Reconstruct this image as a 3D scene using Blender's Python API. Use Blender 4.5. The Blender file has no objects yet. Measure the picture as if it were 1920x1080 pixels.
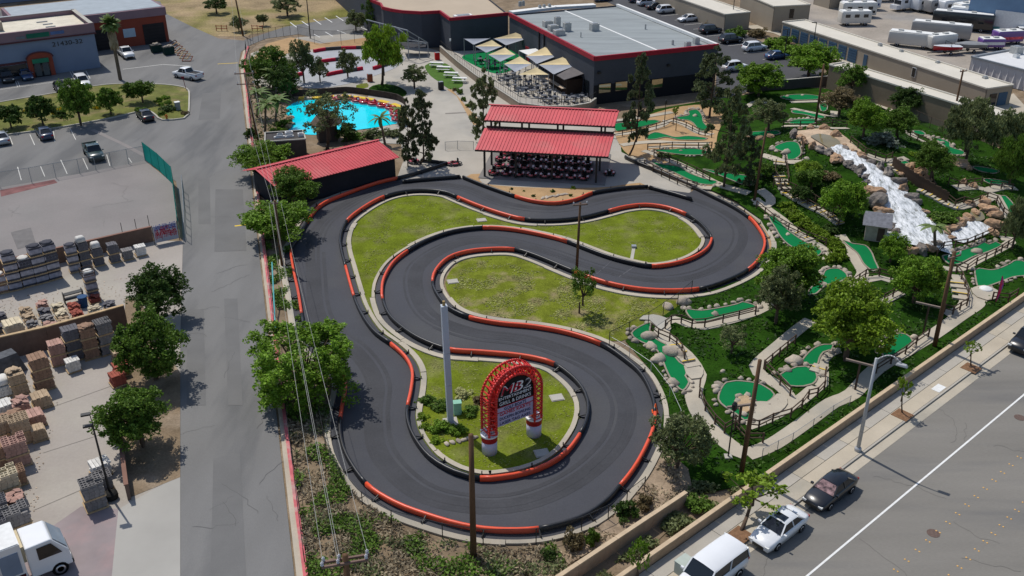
import bpy, bmesh, math, random
from mathutils import Vector, Matrix, noise
from mathutils.geometry import delaunay_2d_cdt
R = math.radians
SC = bpy.context.scene
COL = SC.collection
# ---------------------------------------------------------------- camera
FPX, PITCH, CAMH = 1803.0, R(27.5), 44.0          # focal length in photo pixels, tilt, drone height
cd = bpy.data.cameras.new('camera'); cam = bpy.data.objects.new('camera', cd); COL.objects.link(cam)
cd.sensor_width = 36; cd.lens = FPX / 1920 * 36; cd.clip_start = 0.5; cd.clip_end = 3000
cam.location = (0, 0, CAMH); cam.rotation_euler = (math.pi / 2 - PITCH, 0, 0); SC.camera = cam
# ---------------------------------------------------------------- sky, sun, exposure
SUN_EL, SUN_AZ = R(59), math.atan2(-0.64, 0.77)    # azimuth from +Y towards +X
w = bpy.data.worlds.new('World'); SC.world = w; w.use_nodes = True
nt = w.node_tree; nt.nodes.clear()
sky = nt.nodes.new('ShaderNodeTexSky'); sky.sky_type = 'NISHITA'; sky.sun_disc = False
sky.sun_elevation = SUN_EL; sky.sun_rotation = SUN_AZ; sky.altitude = 300; sky.air_density = 1.0; sky.dust_density = 1.2
bg = nt.nodes.new('ShaderNodeBackground'); bg.inputs['Strength'].default_value = 0.115
ow = nt.nodes.new('ShaderNodeOutputWorld'); nt.links.new(sky.outputs[0], bg.inputs[0]); nt.links.new(bg.outputs[0], ow.inputs[0])
sl = bpy.data.lights.new('sun', 'SUN'); sl.energy = 3.45; sl.angle = R(0.53); sl.color = (1.0, 0.955, 0.88)
so = bpy.data.objects.new('sun', sl); COL.objects.link(so); so.location = (-60, 120, 120)
sd = Vector((math.sin(SUN_AZ) * math.cos(SUN_EL), math.cos(SUN_AZ) * math.cos(SUN_EL), math.sin(SUN_EL)))
so.rotation_euler = sd.to_track_quat('Z', 'Y').to_euler()
SC.view_settings.view_transform = 'Standard'; SC.view_settings.look = 'None'
SC.view_settings.exposure = 0.0; SC.view_settings.gamma = 1.0; SC.view_settings.use_curve_mapping = False
SC.render.engine = 'CYCLES'; SC.cycles.use_denoising = True; SC.cycles.max_bounces = 5; SC.cycles.diffuse_bounces = 2
SC.cycles.transparent_max_bounces = 8; SC.cycles.glossy_bounces = 2; SC.cycles.transmission_bounces = 3
SC.cycles.caustics_reflective = False; SC.cycles.caustics_refractive = False
try: SC.cycles.denoising_input_passes = 'RGB_ALBEDO_NORMAL'
except Exception: pass
# ---------------------------------------------------------------- survey helpers: photo pixel -> point on the site
CP, SP = math.cos(PITCH), math.sin(PITCH)
def ray(px, py):
    x, y = (px - 960) / FPX, -(py - 540) / FPX
    return Vector((x, CP + y * SP, -SP + y * CP))
def G(px, py, z=0.0):
    d = ray(px, py); t = (z - CAMH) / d.z
    return Vector((d.x * t, d.y * t, z))
def hgt(b, py):                       # height of a point straight above ground point b seen at photo row py
    d = ray(960, py); t = b.y / d.y
    return CAMH + d.z * t
def pxm(b):                           # photo pixels per metre at a site point
    return FPX / (b.y * CP + (CAMH - b.z) * SP)
HC = G(1592, 262, 4.0)
def hz(x, y):                         # the mini-golf mound
    a = ((x - HC.x) / 10.5) ** 2 + ((y - HC.y) / 12.5) ** 2
    return max(0.0, 4.7 * math.exp(-a / 2) - 0.45)
def T(px, py, dz=0.0):
    p = G(px, py); 
    for _ in range(14):
        p = G(px, py, p.z * 0.35 + 0.65 * (hz(p.x, p.y) + dz))
    return Vector((p.x, p.y, hz(p.x, p.y) + dz))
def rnd(a, b): return random.uniform(a, b)
random.seed(7)
ORD = ['first', 'second', 'third', 'fourth', 'fifth', 'sixth', 'seventh', 'eighth', 'ninth', 'tenth', 'eleventh', 'twelfth', 'thirteenth',
       'fourteenth', 'fifteenth', 'sixteenth', 'seventeenth', 'eighteenth', 'nineteenth', 'twentieth']
# ---------------------------------------------------------------- lettering, made first while the scene is still small
TEXTM = {}
for _t, _sh in (('21430-32', 0), ('ORTES', 0), ('MB2', .25), ('MB', .25), ('2', .25), ('ENTERTAINMENT', 0), ('GRILL & DRINKS', 0), ('GOLF BOATS', 0), ('GAMES KARTS', 0), ('DUCKPIN BOWLING', 0), ('LASER TAG AXES', 0), ('LAND FOR LEASE', 0), ('FENCED', 0), ('18,700 Sq. Ft.', 0), ('(818) 997-8900', 0)):
    _c = bpy.data.curves.new('lettering', 'FONT'); _c.body = _t; _c.size = 1.0; _c.extrude = .012; _c.align_x = 'CENTER'; _c.align_y = 'CENTER'; _c.shear = _sh; _c.resolution_u = 3
    _o = bpy.data.objects.new('lettering', _c); COL.objects.link(_o); bpy.context.view_layer.update()
    TEXTM[_t] = bpy.data.meshes.new_from_object(_o.evaluated_get(bpy.context.evaluated_depsgraph_get())); bpy.data.objects.remove(_o); bpy.data.curves.remove(_c)
# ---------------------------------------------------------------- object helpers
def tag(o, label=None, cat=None, group=None, kind=None):
    if label: o['label'] = label
    if cat: o['category'] = cat
    if group: o['group'] = group
    if kind: o['kind'] = kind
    return o
def empty(name, loc=(0, 0, 0), rz=0.0, label=None, cat=None, group=None):
    o = bpy.data.objects.new(name, None); COL.objects.link(o); o.location = loc; o.rotation_euler.z = rz
    o.empty_display_size = 0.2
    return tag(o, label, cat, group)
def link(name, me, parent=None, loc=None, rz=0.0, sc=None):
    o = bpy.data.objects.new(name, me); COL.objects.link(o)
    if parent is not None: o.parent = parent
    if loc is not None: o.location = loc
    if rz: o.rotation_euler.z = rz
    if sc is not None: o.scale = sc if hasattr(sc, '__len__') else (sc, sc, sc)
    return o
def copy_tree(o, parent=None):
    c = o.copy(); COL.objects.link(c); c.parent = parent
    for ch in list(o.children): copy_tree(ch, c)
    return c
class MB:
    def __init__(s): s.v = []; s.f = []
    def add(s, vs, fs):
        n = len(s.v); s.v += [tuple(v) for v in vs]; s.f += [tuple(i + n for i in f) for f in fs]; return s
    def box(s, c, d, rz=0.0, top=1.0, topy=None):
        cx, cy, cz = c; dx, dy, dz = d[0] / 2, d[1] / 2, d[2] / 2; ty = top if topy is None else topy
        ca, sa = math.cos(rz), math.sin(rz); vs = []
        for z, kx, ky in ((-dz, 1, 1), (dz, top, ty)):
            for x, y in ((-dx, -dy), (dx, -dy), (dx, dy), (-dx, dy)):
                x *= kx; y *= ky
                vs.append((cx + x * ca - y * sa, cy + x * sa + y * ca, cz + z))
        return s.add(vs, [(3, 2, 1, 0), (4, 5, 6, 7), (0, 1, 5, 4), (1, 2, 6, 5), (2, 3, 7, 6), (3, 0, 4, 7)])
    def beam(s, a, b, wd, ht):                     # rectangular bar from a to b
        a, b = Vector(a), Vector(b); d = (b - a)
        if d.length < 1e-6: return s
        d.normalize(); u = Vector((0, 0, 1)).cross(d)
        if u.length < 1e-3: u = Vector((1, 0, 0))
        u.normalize(); t = d.cross(u); u = u * wd / 2; t = t * ht / 2
        vs = [a - u - t, a + u - t, a + u + t, a - u + t, b - u - t, b + u - t, b + u + t, b - u + t]
        return s.add(vs, [(0, 1, 2, 3), (7, 6, 5, 4), (0, 4, 5, 1), (1, 5, 6, 2), (2, 6, 7, 3), (3, 7, 4, 0)])
    def tube(s, a, b, r0, r1=None, n=7, cap=True):
        a, b = Vector(a), Vector(b); r1 = r0 if r1 is None else r1; d = (b - a)
        if d.length < 1e-6: return s
        d.normalize(); u = d.orthogonal().normalized(); t = d.cross(u); vs = []
        for c, r in ((a, r0), (b, r1)):
            for i in range(n):
                an = 2 * math.pi * i / n; vs.append(c + u * (r * math.cos(an)) + t * (r * math.sin(an)))
        fs = [(i, (i + 1) % n, n + (i + 1) % n, n + i) for i in range(n)]
        if cap: fs += [tuple(range(n - 1, -1, -1)), tuple(range(n, 2 * n))]
        return s.add(vs, fs)
    def path(s, pts, r, n=6):
        for a, b in zip(pts[:-1], pts[1:]): s.tube(a, b, r, r, n)
        return s
    def lathe(s, prof, n=12, c=(0, 0, 0)):
        vs = []; m = len(prof)
        for r, z in prof:
            for i in range(n):
                a = 2 * math.pi * i / n; vs.append((c[0] + r * math.cos(a), c[1] + r * math.sin(a), c[2] + z))
        fs = [(j * n + i, j * n + (i + 1) % n, (j + 1) * n + (i + 1) % n, (j + 1) * n + i) for j in range(m - 1) for i in range(n)]
        fs += [tuple(range(n - 1, -1, -1)), tuple(range((m - 1) * n, m * n))]
        return s.add(vs, fs)
    def prism(s, poly, z0, z1):
        n = len(poly); vs = [(p[0], p[1], z0) for p in poly] + [(p[0], p[1], z1) for p in poly]
        ar = sum(poly[i][0] * poly[(i + 1) % n][1] - poly[(i + 1) % n][0] * poly[i][1] for i in range(n))
        fs = [tuple(range(n - 1, -1, -1)), tuple(range(n, 2 * n))] + [(i, (i + 1) % n, n + (i + 1) % n, n + i) for i in range(n)]
        if ar < 0: fs = [tuple(reversed(f)) for f in fs]
        return s.add(vs, fs)
    def sweep(s, pts, prof, closed=False, up=Vector((0, 0, 1))):   # prof: (offset sideways, height) ring
        n = len(pts); m = len(prof); vs = []
        for i in range(n):
            a = pts[i - 1] if (i > 0 or closed) else pts[i]; b = pts[(i + 1) % n] if (i < n - 1 or closed) else pts[i]
            d = (b - a); d.z = 0; d.normalize(); sd_ = Vector((-d.y, d.x, 0))
            for o, h in prof: vs.append(pts[i] + sd_ * o + up * h)
        k = n if closed else n - 1
        fs = [(i * m + j, ((i + 1) % n) * m + j, ((i + 1) % n) * m + (j + 1) % m, i * m + (j + 1) % m) for i in range(k) for j in range(m)]
        if not closed: fs += [tuple(range(m)), tuple(range((n - 1) * m + m - 1, (n - 1) * m - 1, -1))]
        return s.add(vs, fs)
    def mesh(s, mat=None, smooth=False, name='mesh'):
        me = bpy.data.meshes.new(name); me.from_pydata(s.v, [], s.f); me.update()
        if mat: me.materials.append(mat)
        if smooth: me.polygons.foreach_set('use_smooth', [True] * len(me.polygons))
        return me
    def build(s, name, mat, parent=None, smooth=False, loc=None, rz=0.0):
        return link(name, s.mesh(mat, smooth, name), parent, loc, rz)
def bevelled(mb, mat, off=0.05, seg=2, smooth=True, name='mesh', ang=0.5):
    bm = bmesh.new(); me = mb.mesh(mat, False, name); bm.from_mesh(me)
    bmesh.ops.remove_doubles(bm, verts=bm.verts, dist=1e-4)
    bmesh.ops.recalc_face_normals(bm, faces=bm.faces)
    es = [e for e in bm.edges if len(e.link_faces) == 2 and e.calc_face_angle(0) > ang]
    bmesh.ops.bevel(bm, geom=es, offset=off, segments=seg, affect='EDGES', profile=0.5, clamp_overlap=True)
    bm.to_mesh(me); bm.free()
    if smooth: me.polygons.foreach_set('use_smooth', [True] * len(me.polygons))
    return me
def crom(pts, step=0.8, closed=False):              # Catmull-Rom, resampled
    n = len(pts); out = []
    for i in range(n if closed else n - 1):
        if closed: a, b, c, d = pts[i - 1], pts[i], pts[(i + 1) % n], pts[(i + 2) % n]
        else: a, b, c, d = pts[max(i - 1, 0)], pts[i], pts[i + 1], pts[min(i + 2, n - 1)]
        k = max(1, int((c - b).length / step))
        for j in range(k):
            t = j / k
            out.append(0.5 * ((2 * b) + (c - a) * t + (2 * a - 5 * b + 4 * c - d) * t * t + (3 * b - a - 3 * c + d) * t ** 3))
    if not closed: out.append(pts[-1].copy())
    return out
def offset(pts, o, closed=True):
    n = len(pts); r = []
    for i in range(n):
        a = pts[i - 1] if (i > 0 or closed) else pts[i]; b = pts[(i + 1) % n] if (i < n - 1 or closed) else pts[i]
        d = (b - a); d.z = 0; d.normalize(); r.append(pts[i] + Vector((-d.y, d.x, 0)) * o)
    return r
def area2(p): return sum(p[i].x * p[(i + 1) % len(p)].y - p[(i + 1) % len(p)].x * p[i].y for i in range(len(p)))
def inside(p, poly):
    c = False; n = len(poly); j = n - 1
    for i in range(n):
        a, b = poly[i], poly[j]
        if (a.y > p.y) != (b.y > p.y) and p.x < (b.x - a.x) * (p.y - a.y) / (b.y - a.y) + a.x: c = not c
        j = i
    return c
def sheet(name, pts, z, mat, parent=None, kind='structure', grid=None, follow=False, cut=None, thick=0.0):
    # a filled outline lying on the ground; with grid it is subdivided and can follow the mound
    P = [Vector((p.x, p.y)) for p in pts]; vs = list(P); n = len(P); es = [(i, (i + 1) % n) for i in range(n)]
    if grid:
        x0, x1 = min(p.x for p in P), max(p.x for p in P); y0, y1 = min(p.y for p in P), max(p.y for p in P)
        y = y0 + grid / 2; row = 0
        while y < y1:
            x = x0 + (grid / 2 if row % 2 else grid * 0.9)
            while x < x1:
                q = Vector((x, y))
                if inside(q, P): vs.append(q)
                x += grid
            y += grid * 0.87; row += 1
    r = delaunay_2d_cdt(vs, es, [], 1, 1e-4)
    V = [(v.x, v.y, (hz(v.x, v.y) if follow else 0.0) + z) for v in r[0]]
    me = bpy.data.meshes.new(name); me.from_pydata(V, [], [tuple(f) for f in r[2]]); me.update()
    if me.polygons and me.polygons[0].normal.z < 0: me.flip_normals()
    if thick:
        bm = bmesh.new(); bm.from_mesh(me); bmesh.ops.recalc_face_normals(bm, faces=bm.faces)
        bd = [e for e in bm.edges if e.is_boundary]; g = bmesh.ops.extrude_edge_only(bm, edges=bd)
        for v in g['geom']:
            if isinstance(v, bmesh.types.BMVert): v.co.z -= thick
        bm.to_mesh(me); bm.free()
    me.materials.append(mat)
    o = link(name, me, parent)
    if kind and parent is None: o['kind'] = kind
    return o
def PX(l, z=0.0, t=False): return [T(a, b, z) if t else G(a, b, z) for a, b in l]
# ---------------------------------------------------------------- materials
MATS = {}
def mat(name, col, rough=0.8, var=0.15, sc=0.6, fine=0.0, fsc=12.0, bump=0.0, bsc=8.0, metal=0.0, spec=0.16, col2=None, c2sc=0.15, c2lo=0.5, c2hi=0.65, coat=0.0, rand=0.0, isl=0.0, obj=True, stretch=None):
    if name in MATS: return MATS[name]
    m = bpy.data.materials.new(name); m.use_nodes = True; nt = m.node_tree; N = nt.nodes; L = nt.links
    b = N['Principled BSDF']; b.inputs['Roughness'].default_value = rough; b.inputs['Metallic'].default_value = metal
    b.inputs['Specular IOR Level'].default_value = spec
    if coat: b.inputs['Coat Weight'].default_value = coat; b.inputs['Coat Roughness'].default_value = 0.05
    tc = N.new('ShaderNodeTexCoord'); src = tc.outputs['Object']
    if stretch:
        mp = N.new('ShaderNodeMapping'); mp.inputs['Scale'].default_value = stretch[:3]
        if len(stretch) > 3: mp.inputs['Rotation'].default_value = (0, 0, stretch[3])
        L.new(src, mp.inputs[0]); src = mp.outputs[0]
    def nz(s, d=4.0, rg=0.55):
        n = N.new('ShaderNodeTexNoise'); n.inputs['Scale'].default_value = s; n.inputs['Detail'].default_value = d; n.inputs['Roughness'].default_value = rg
        L.new(src, n.inputs['Vector']); return n.outputs['Fac']
    def mixc(f, a, bb, mode='MIX'):
        x = N.new('ShaderNodeMix'); x.data_type = 'RGBA'; x.blend_type = mode
        if isinstance(f, float): x.inputs[0].default_value = f
        else: L.new(f, x.inputs[0])
        for k, s in ((6, a), (7, bb)):
            if isinstance(s, (tuple, list)): x.inputs[k].default_value = (*s[:3], 1)
            else: L.new(s, x.inputs[k])
        return x.outputs[2]
    def rampf(f, lo, hi, a=0.0, bb=1.0):
        x = N.new('ShaderNodeMapRange'); L.new(f, x.inputs[0])
        for i, v in enumerate((lo, hi, a, bb)): x.inputs[i + 1].default_value = v
        return x.outputs[0]
    c = tuple(col)
    if col2: c = mixc(rampf(nz(c2sc, 5), c2lo, c2hi), c, col2)
    def scale_by(c, f, amt):
        k = rampf(f, 0.3, 0.7, 1 - amt, 1 + amt); x = N.new('ShaderNodeMix'); x.data_type = 'RGBA'; x.blend_type = 'MULTIPLY'; x.inputs[0].default_value = 1
        if isinstance(c, tuple): x.inputs[6].default_value = (*c, 1)
        else: L.new(c, x.inputs[6])
        cb = N.new('ShaderNodeCombineColor')
        for i in range(3): L.new(k, cb.inputs[i])
        L.new(cb.outputs[0], x.inputs[7]); return x.outputs[2]
    if var: c = scale_by(c, nz(sc, 5), var)
    if fine: c = scale_by(c, nz(fsc, 3, 0.7), fine)
    if rand: c = scale_by(c, rampf(N.new('ShaderNodeObjectInfo').outputs['Random'], 0, 1, 0.3, 0.7), rand)
    if isl: c = scale_by(c, rampf(N.new('ShaderNodeNewGeometry').outputs['Random Per Island'], 0, 1, 0.3, 0.7), isl)
    if isinstance(c, tuple): b.inputs['Base Color'].default_value = (*c, 1)
    else: L.new(c, b.inputs['Base Color'])
    if bump:
        bp = N.new('ShaderNodeBump'); bp.inputs['Strength'].default_value = bump; bp.inputs['Distance'].default_value = 0.1
        L.new(nz(bsc, 4, 0.65), bp.inputs['Height']); L.new(bp.outputs[0], b.inputs['Normal'])
    MATS[name] = m; return m
def leafmat(name, col, isl=0.45, rand=0.12, trans=0.3):
    m = mat(name, col, rough=0.6, var=0.22, sc=0.5, isl=isl, rand=rand, spec=0.22)
    nt = m.node_tree; b = nt.nodes['Principled BSDF']; out = nt.nodes['Material Output']
    tr = nt.nodes.new('ShaderNodeBsdfTranslucent'); mx = nt.nodes.new('ShaderNodeMixShader'); mx.inputs[0].default_value = trans
    lk = b.inputs['Base Color'].links
    if lk: nt.links.new(lk[0].from_socket, tr.inputs['Color'])
    nt.links.new(b.outputs[0], mx.inputs[1]); nt.links.new(tr.outputs[0], mx.inputs[2]); nt.links.new(mx.outputs[0], out.inputs[0])
    return m
def paint(name, col, rough=0.3, coat=0.6, metal=0.0): return mat(name, col, rough=rough, var=0.03, sc=0.8, coat=coat, spec=0.5, metal=metal)
def S(r, g, b):                      # photo sRGB 0-255 -> linear
    f = lambda c: c / 12.92 if c <= 0.04045 else ((c + 0.055) / 1.055) ** 2.4
    return (f(r / 255), f(g / 255), f(b / 255))
ASPH_T = mat('track_asphalt', (0.061, 0.063, 0.073), rough=0.75, var=0.10, sc=0.12, fine=0.10, fsc=9, bump=0.06, bsc=20, col2=(0.072, 0.073, 0.078), c2sc=0.09)
ASPH_S = mat('street_asphalt', (0.178, 0.175, 0.170), rough=0.9, var=0.10, sc=0.10, fine=0.08, fsc=7, bump=0.08, bsc=14, col2=(0.13, 0.13, 0.13), c2sc=0.07, stretch=(3, 0.7, 1, R(16)))
ASPH_R = mat('road_asphalt', (0.200, 0.188, 0.168), rough=0.9, var=0.10, sc=0.12, fine=0.08, fsc=7, bump=0.08, bsc=14, col2=(0.165, 0.158, 0.148), c2sc=0.10, stretch=(0.5, 3, 1, R(-41)))
ASPH_D = mat('dark_asphalt', (0.075, 0.075, 0.08), rough=0.9, var=0.08, sc=0.2, fine=0.06)
PATCH = mat('asphalt_patch', (0.152, 0.150, 0.147), rough=0.9, var=0.08, sc=0.3, fine=0.06)
CONC = mat('concrete', (0.40, 0.37, 0.32), rough=0.9, var=0.10, sc=0.25, fine=0.05, fsc=5, col2=(0.34, 0.32, 0.285), c2sc=0.12)
CONC_W = mat('warm_concrete', (0.44, 0.39, 0.31), rough=0.9, var=0.10, sc=0.3, fine=0.05, fsc=5, col2=(0.37, 0.34, 0.28), c2sc=0.2)
CONC_L = mat('pale_concrete', (0.42, 0.40, 0.35), rough=0.9, var=0.08, sc=0.35, fine=0.06)
CONC_Y = mat('yard_concrete', (0.35, 0.315, 0.28), rough=0.9, var=0.09, sc=0.15, fine=0.05, fsc=4, col2=(0.38, 0.35, 0.30), c2sc=0.1)
LOT = mat('lot_concrete', (0.235, 0.215, 0.205), rough=0.9, var=0.08, sc=0.15, fine=0.05, fsc=4, col2=(0.225, 0.21, 0.20), c2sc=0.12)
DIRT = mat('dirt', (0.21, 0.155, 0.10), rough=0.95, var=0.22, sc=0.5, fine=0.2, fsc=6, bump=0.3, bsc=4, col2=(0.27, 0.21, 0.15), c2sc=0.3)
TAN = mat('decomposed_granite', (0.40, 0.26, 0.135), rough=0.95, var=0.12, sc=0.6, fine=0.14, fsc=8, bump=0.15, bsc=8)
GRASS = mat('mown_grass', (0.130, 0.165, 0.014), spec=0.04, rough=0.95, var=0.25, sc=0.5, fine=0.28, fsc=7, bump=0.5, bsc=7, col2=(0.17, 0.17, 0.06), c2sc=0.35, c2lo=0.5, c2hi=0.72)
GRASS_D = mat('dry_grass', (0.140, 0.165, 0.018), spec=0.04, rough=0.95, var=0.28, sc=0.7, fine=0.32, fsc=7, bump=0.5, bsc=7, col2=(0.24, 0.20, 0.10), c2sc=0.4, c2lo=0.5, c2hi=0.66)
LUSH = mat('lush_turf', (0.020, 0.056, 0.005), rough=1.0, var=0.35, sc=0.45, fine=0.4, fsc=5, bump=0.8, bsc=5, spec=0.04, col2=(0.011, 0.034, 0.004), c2sc=0.3)
PUTT = mat('putting_turf', (0.006, 0.165, 0.052), spec=0.05, rough=0.95, var=0.06, sc=0.5, fine=0.05, fsc=14)
FIELD = mat('meadow', (0.16, 0.155, 0.035), rough=0.95, var=0.3, sc=0.15, fine=0.3, fsc=2.5, col2=(0.29, 0.215, 0.12), c2sc=0.05, c2lo=0.40, c2hi=0.55)
WHITE = mat('white_paint', (0.72, 0.72, 0.70), rough=0.7, var=0.08, sc=3)
LINEW = mat('worn_road_paint', (0.60, 0.59, 0.55), rough=0.8, var=0.18, sc=4)
YELLOW = mat('yellow_paint', (0.68, 0.47, 0.05), rough=0.7, var=0.1, sc=3)
RED = mat('red_rail', (0.74, 0.085, 0.03), rough=0.38, var=0.06, sc=1.5, spec=0.5)
REDK = mat('red_kerb_paint', (0.52, 0.13, 0.14), rough=0.8, var=0.2, sc=1.5, col2=(0.45, 0.30, 0.27), c2sc=0.8)
BLACK = mat('black_rail', (0.013, 0.013, 0.015), rough=0.38, var=0.1, spec=0.5)
BLKM = mat('black_metal', (0.018, 0.018, 0.018), rough=0.5, var=0.1, spec=0.4)
GALV = mat('galvanised_steel', (0.42, 0.43, 0.44), rough=0.5, metal=0.3, var=0.08)
STEEL = mat('grey_steel', (0.30, 0.32, 0.34), rough=0.5, metal=0.4, var=0.06)
WOODP = mat('pole_wood', (0.12, 0.068, 0.038), rough=0.9, var=0.2, sc=0.8, fine=0.15, fsc=5, stretch=(4, 4, 0.5))
WOODF = mat('fence_wood', (0.085, 0.058, 0.042), rough=0.9, var=0.25, sc=1.2)
WOODT = mat('pale_timber', (0.46, 0.33, 0.19), rough=0.85, var=0.2, sc=2)
BARK = mat('bark', (0.10, 0.07, 0.05), rough=0.95, var=0.3, sc=2)
ROCK = mat('grey_boulder', (0.38, 0.33, 0.27), rough=0.9, var=0.22, sc=1.2, fine=0.12, fsc=6, bump=0.5, bsc=3, rand=0.22, col2=(0.46, 0.37, 0.27), c2sc=0.9)
ROCKT = mat('tan_rock', (0.42, 0.27, 0.165), rough=0.9, var=0.25, sc=0.5, fine=0.15, fsc=4, bump=0.8, bsc=1.5, rand=0.15, col2=(0.24, 0.185, 0.15), c2sc=0.5)
ROCKD = mat('dark_rock', (0.17, 0.15, 0.135), rough=0.9, var=0.3, sc=0.6, fine=0.15, fsc=4, bump=0.8, bsc=1.6, rand=0.2, col2=(0.30, 0.25, 0.20), c2sc=0.6)
GLASS = mat('dark_glass', (0.012, 0.016, 0.02), rough=0.04, var=0, spec=0.6)
TYRE = mat('tyre_rubber', (0.012, 0.012, 0.012), rough=0.8, var=0.1)
CHROME = mat('alloy', (0.5, 0.5, 0.52), rough=0.3, metal=0.8, var=0.05)
# ================================================================ GROUND, STREETS, TRACK
def struct(o): o['kind'] = 'structure'; return o
sheet('ground', [Vector((-420, 10)), Vector((420, 10)), Vector((520, 900)), Vector((-520, 900))], -0.05, DIRT)
sheet('meadow', PX([(255, 0), (330, 45), (400, 68), (452, 68), (540, 52), (600, 40), (700, 22), (760, 18)]) + [Vector((10, 420, 0)), Vector((-190, 420, 0)), Vector((-160, 250, 0))], -0.03, FIELD)
street = sheet('street', PX([(338, 1130), (338, 640), (343, 460), (340, 400), (330, 340), (274, 303), (150, 328), (-40, 364), (-220, 420), (-260, 190), (-160, 40), (150, 0), (300, 2),
        (312, 26), (360, 50), (410, 72), (456, 76), (535, 50), (620, 36), (700, 24), (740, 30), (735, 62), (640, 70), (595, 72), (560, 64), (500, 72), (470, 84), (452, 97), (447, 120), (456, 200), (467, 300), (483, 450), (497.5, 580), (524, 830), (552, 1080), (560, 1130)]), 0.0, ASPH_S)
def patch(name, l, m, par, z=0.012): return sheet(name, PX(l), z, m, par, kind=None)
# repairs, cracks and worn marks
patch('asphalt_patch', [(380, 175), (415, 172), (412, 222), (372, 225)], PATCH, street)
patch('asphalt_patch', [(404, 355), (455, 355), (462, 470), (402, 472)], PATCH, street)
patch('asphalt_patch', [(372, 335), (393, 335), (395, 420), (372, 420)], PATCH, street)
patch('asphalt_patch', [(420, 560), (445, 560), (455, 760), (428, 760)], PATCH, street)
patch('asphalt_patch', [(350, 580), (382, 580), (386, 760), (350, 760)], PATCH, street)
patch('asphalt_patch', [(400, 860), (450, 850), (462, 1090), (395, 1090)], PATCH, street)
TAR = mat('crack_sealer', (0.105, 0.103, 0.10), rough=0.8, var=0.1)
def cracks(par, n, x0, x1, y0, y1, sd, z=0.016, diag=0.5):
    rr = random.Random(sd); mb = MB()
    for _ in range(n):
        p = G(rr.uniform(x0, x1), rr.uniform(y0, y1)); a = rr.uniform(0, 6.28); pts = [p]
        for _ in range(rr.randint(5, 12)):
            a += rr.uniform(-0.3, 0.3); b_ = a + rr.uniform(-.5, .5); pts.append(pts[-1] + Vector((math.cos(b_), math.sin(b_), 0)) * rr.uniform(0.25, 0.6))
        for q in pts: q.z = z
        wd = rr.uniform(0.008, 0.018)
        A = offset(pts, wd, False); B = offset(pts, -wd, False)
        for i in range(len(pts) - 1): mb.add([A[i], A[i + 1], B[i + 1], B[i]], [(3, 2, 1, 0)])
    return mb
o = cracks(street, 26, 345, 520, 120, 1060, 3).build('crack', TAR, street)
# park line markings on the west lots
def line(par, a, b, wd=0.10, m=None, z=0.014, name='parking_line'):
    A, B = G(*a), G(*b); d = (B - A).normalized(); s_ = Vector((-d.y, d.x, 0)) * wd / 2; mb = MB()
    mb.add([A - s_ + Vector((0, 0, z)), B - s_ + Vector((0, 0, z)), B + s_ + Vector((0, 0, z)), A + s_ + Vector((0, 0, z))], [(0, 1, 2, 3)])
    return mb.build(name, m or LINEW, par)
for a, b in (((18, 256), (24, 271)), ((56, 252), (65, 272)), ((100, 246), (103, 266)), ((131, 240), (142, 262)), ((33, 313), (40, 338)), ((76, 312), (84, 331)), ((114, 300), (126, 326)), ((155, 296), (165, 318)),
             ((200, 290), (206, 311)), ((241, 296), (247, 305)), ((131, 134), (140, 150)), ((135, 133), (144, 149)), ((161, 133), (169, 147)), ((29, 152), (33, 163)), ((33, 152), (37, 162))): line(street, a, b)
line(street, (0, 168), (130, 150), 0.14); line(street, (230, 130), (305, 121), 0.2); line(street, (305, 121), (358, 124), 0.2); line(street, (408, 120), (446, 118), 0.25, YELLOW); line(street, (440, 424), (472, 420), 0.3, YELLOW)
for a, b in (((588, 36), (602, 46)), ((609, 33), (623, 42)), ((630, 30), (644, 39)), ((566, 40), (578, 48)), ((544, 42), (556, 51)), ((588, 64), (600, 70)), ((610, 60), (624, 68)), ((632, 57), (649, 63)), ((676, 51), (690, 57))): line(street, a, b, 0.2, WHITE)
patch('valley_gutter', [(168, 244), (177, 242), (240, 272), (276, 291), (272, 296), (225, 270)], LOT, street)
# fenced grey lot
lot = sheet('fenced_lot', PX([(-240, 425), (0, 352), (150, 326), (272, 302), (326, 345), (333, 440), (288, 437), (160, 472), (0, 510), (-240, 575)]), 0.02, LOT)
patch('dark_stain', [(20, 436), (58, 427), (68, 458), (33, 468)], mat('dark_lot_patch', (0.16, 0.15, 0.145), var=0.15, sc=1), lot, 0.03)
patch('red_strip', [(0, 357), (102, 337), (108, 343), (2, 369)], mat('red_lot_paint', (0.20, 0.09, 0.085), var=0.25, sc=0.8), lot, 0.03)
cracks(lot, 6, 20, 300, 340, 440, 5, 0.034).build('crack', mat('faint_crack', (0.17, 0.155, 0.15)), lot)
# stone yard
yard = sheet('stone_yard', PX([(-240, 575), (0, 512), (290, 452), (343, 452), (338, 640), (338, 1130), (-240, 1130)]), 0.015, CONC_Y)
patch('pink_slab', [(80, 1000), (152, 950), (222, 955), (205, 1130), (0, 1130)], mat('pink_concrete', (0.27, 0.225, 0.225), var=0.12, sc=0.4, col2=(0.33, 0.24, 0.235), c2sc=0.3), yard, 0.025)
patch('driveway_apron', [(222, 955), (338, 890), (338, 1130), (205, 1130)], mat('apron_concrete', (0.36, 0.345, 0.315), var=0.08, sc=0.2), yard, 0.025)
for a, b in (((95, 765), (215, 722)), ((80, 850), (190, 815)), ((62, 958), (150, 920)), ((100, 660), (215, 640))): line(yard, a, b, 0.05, mat('slab_joint', (0.2, 0.18, 0.16)), 0.03, 'slab_joint')
patch('earth_bed', [(240, 935), (338, 895), (338, 700), (300, 640), (262, 560), (235, 560), (225, 800)], DIRT, yard, 0.035)
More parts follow.
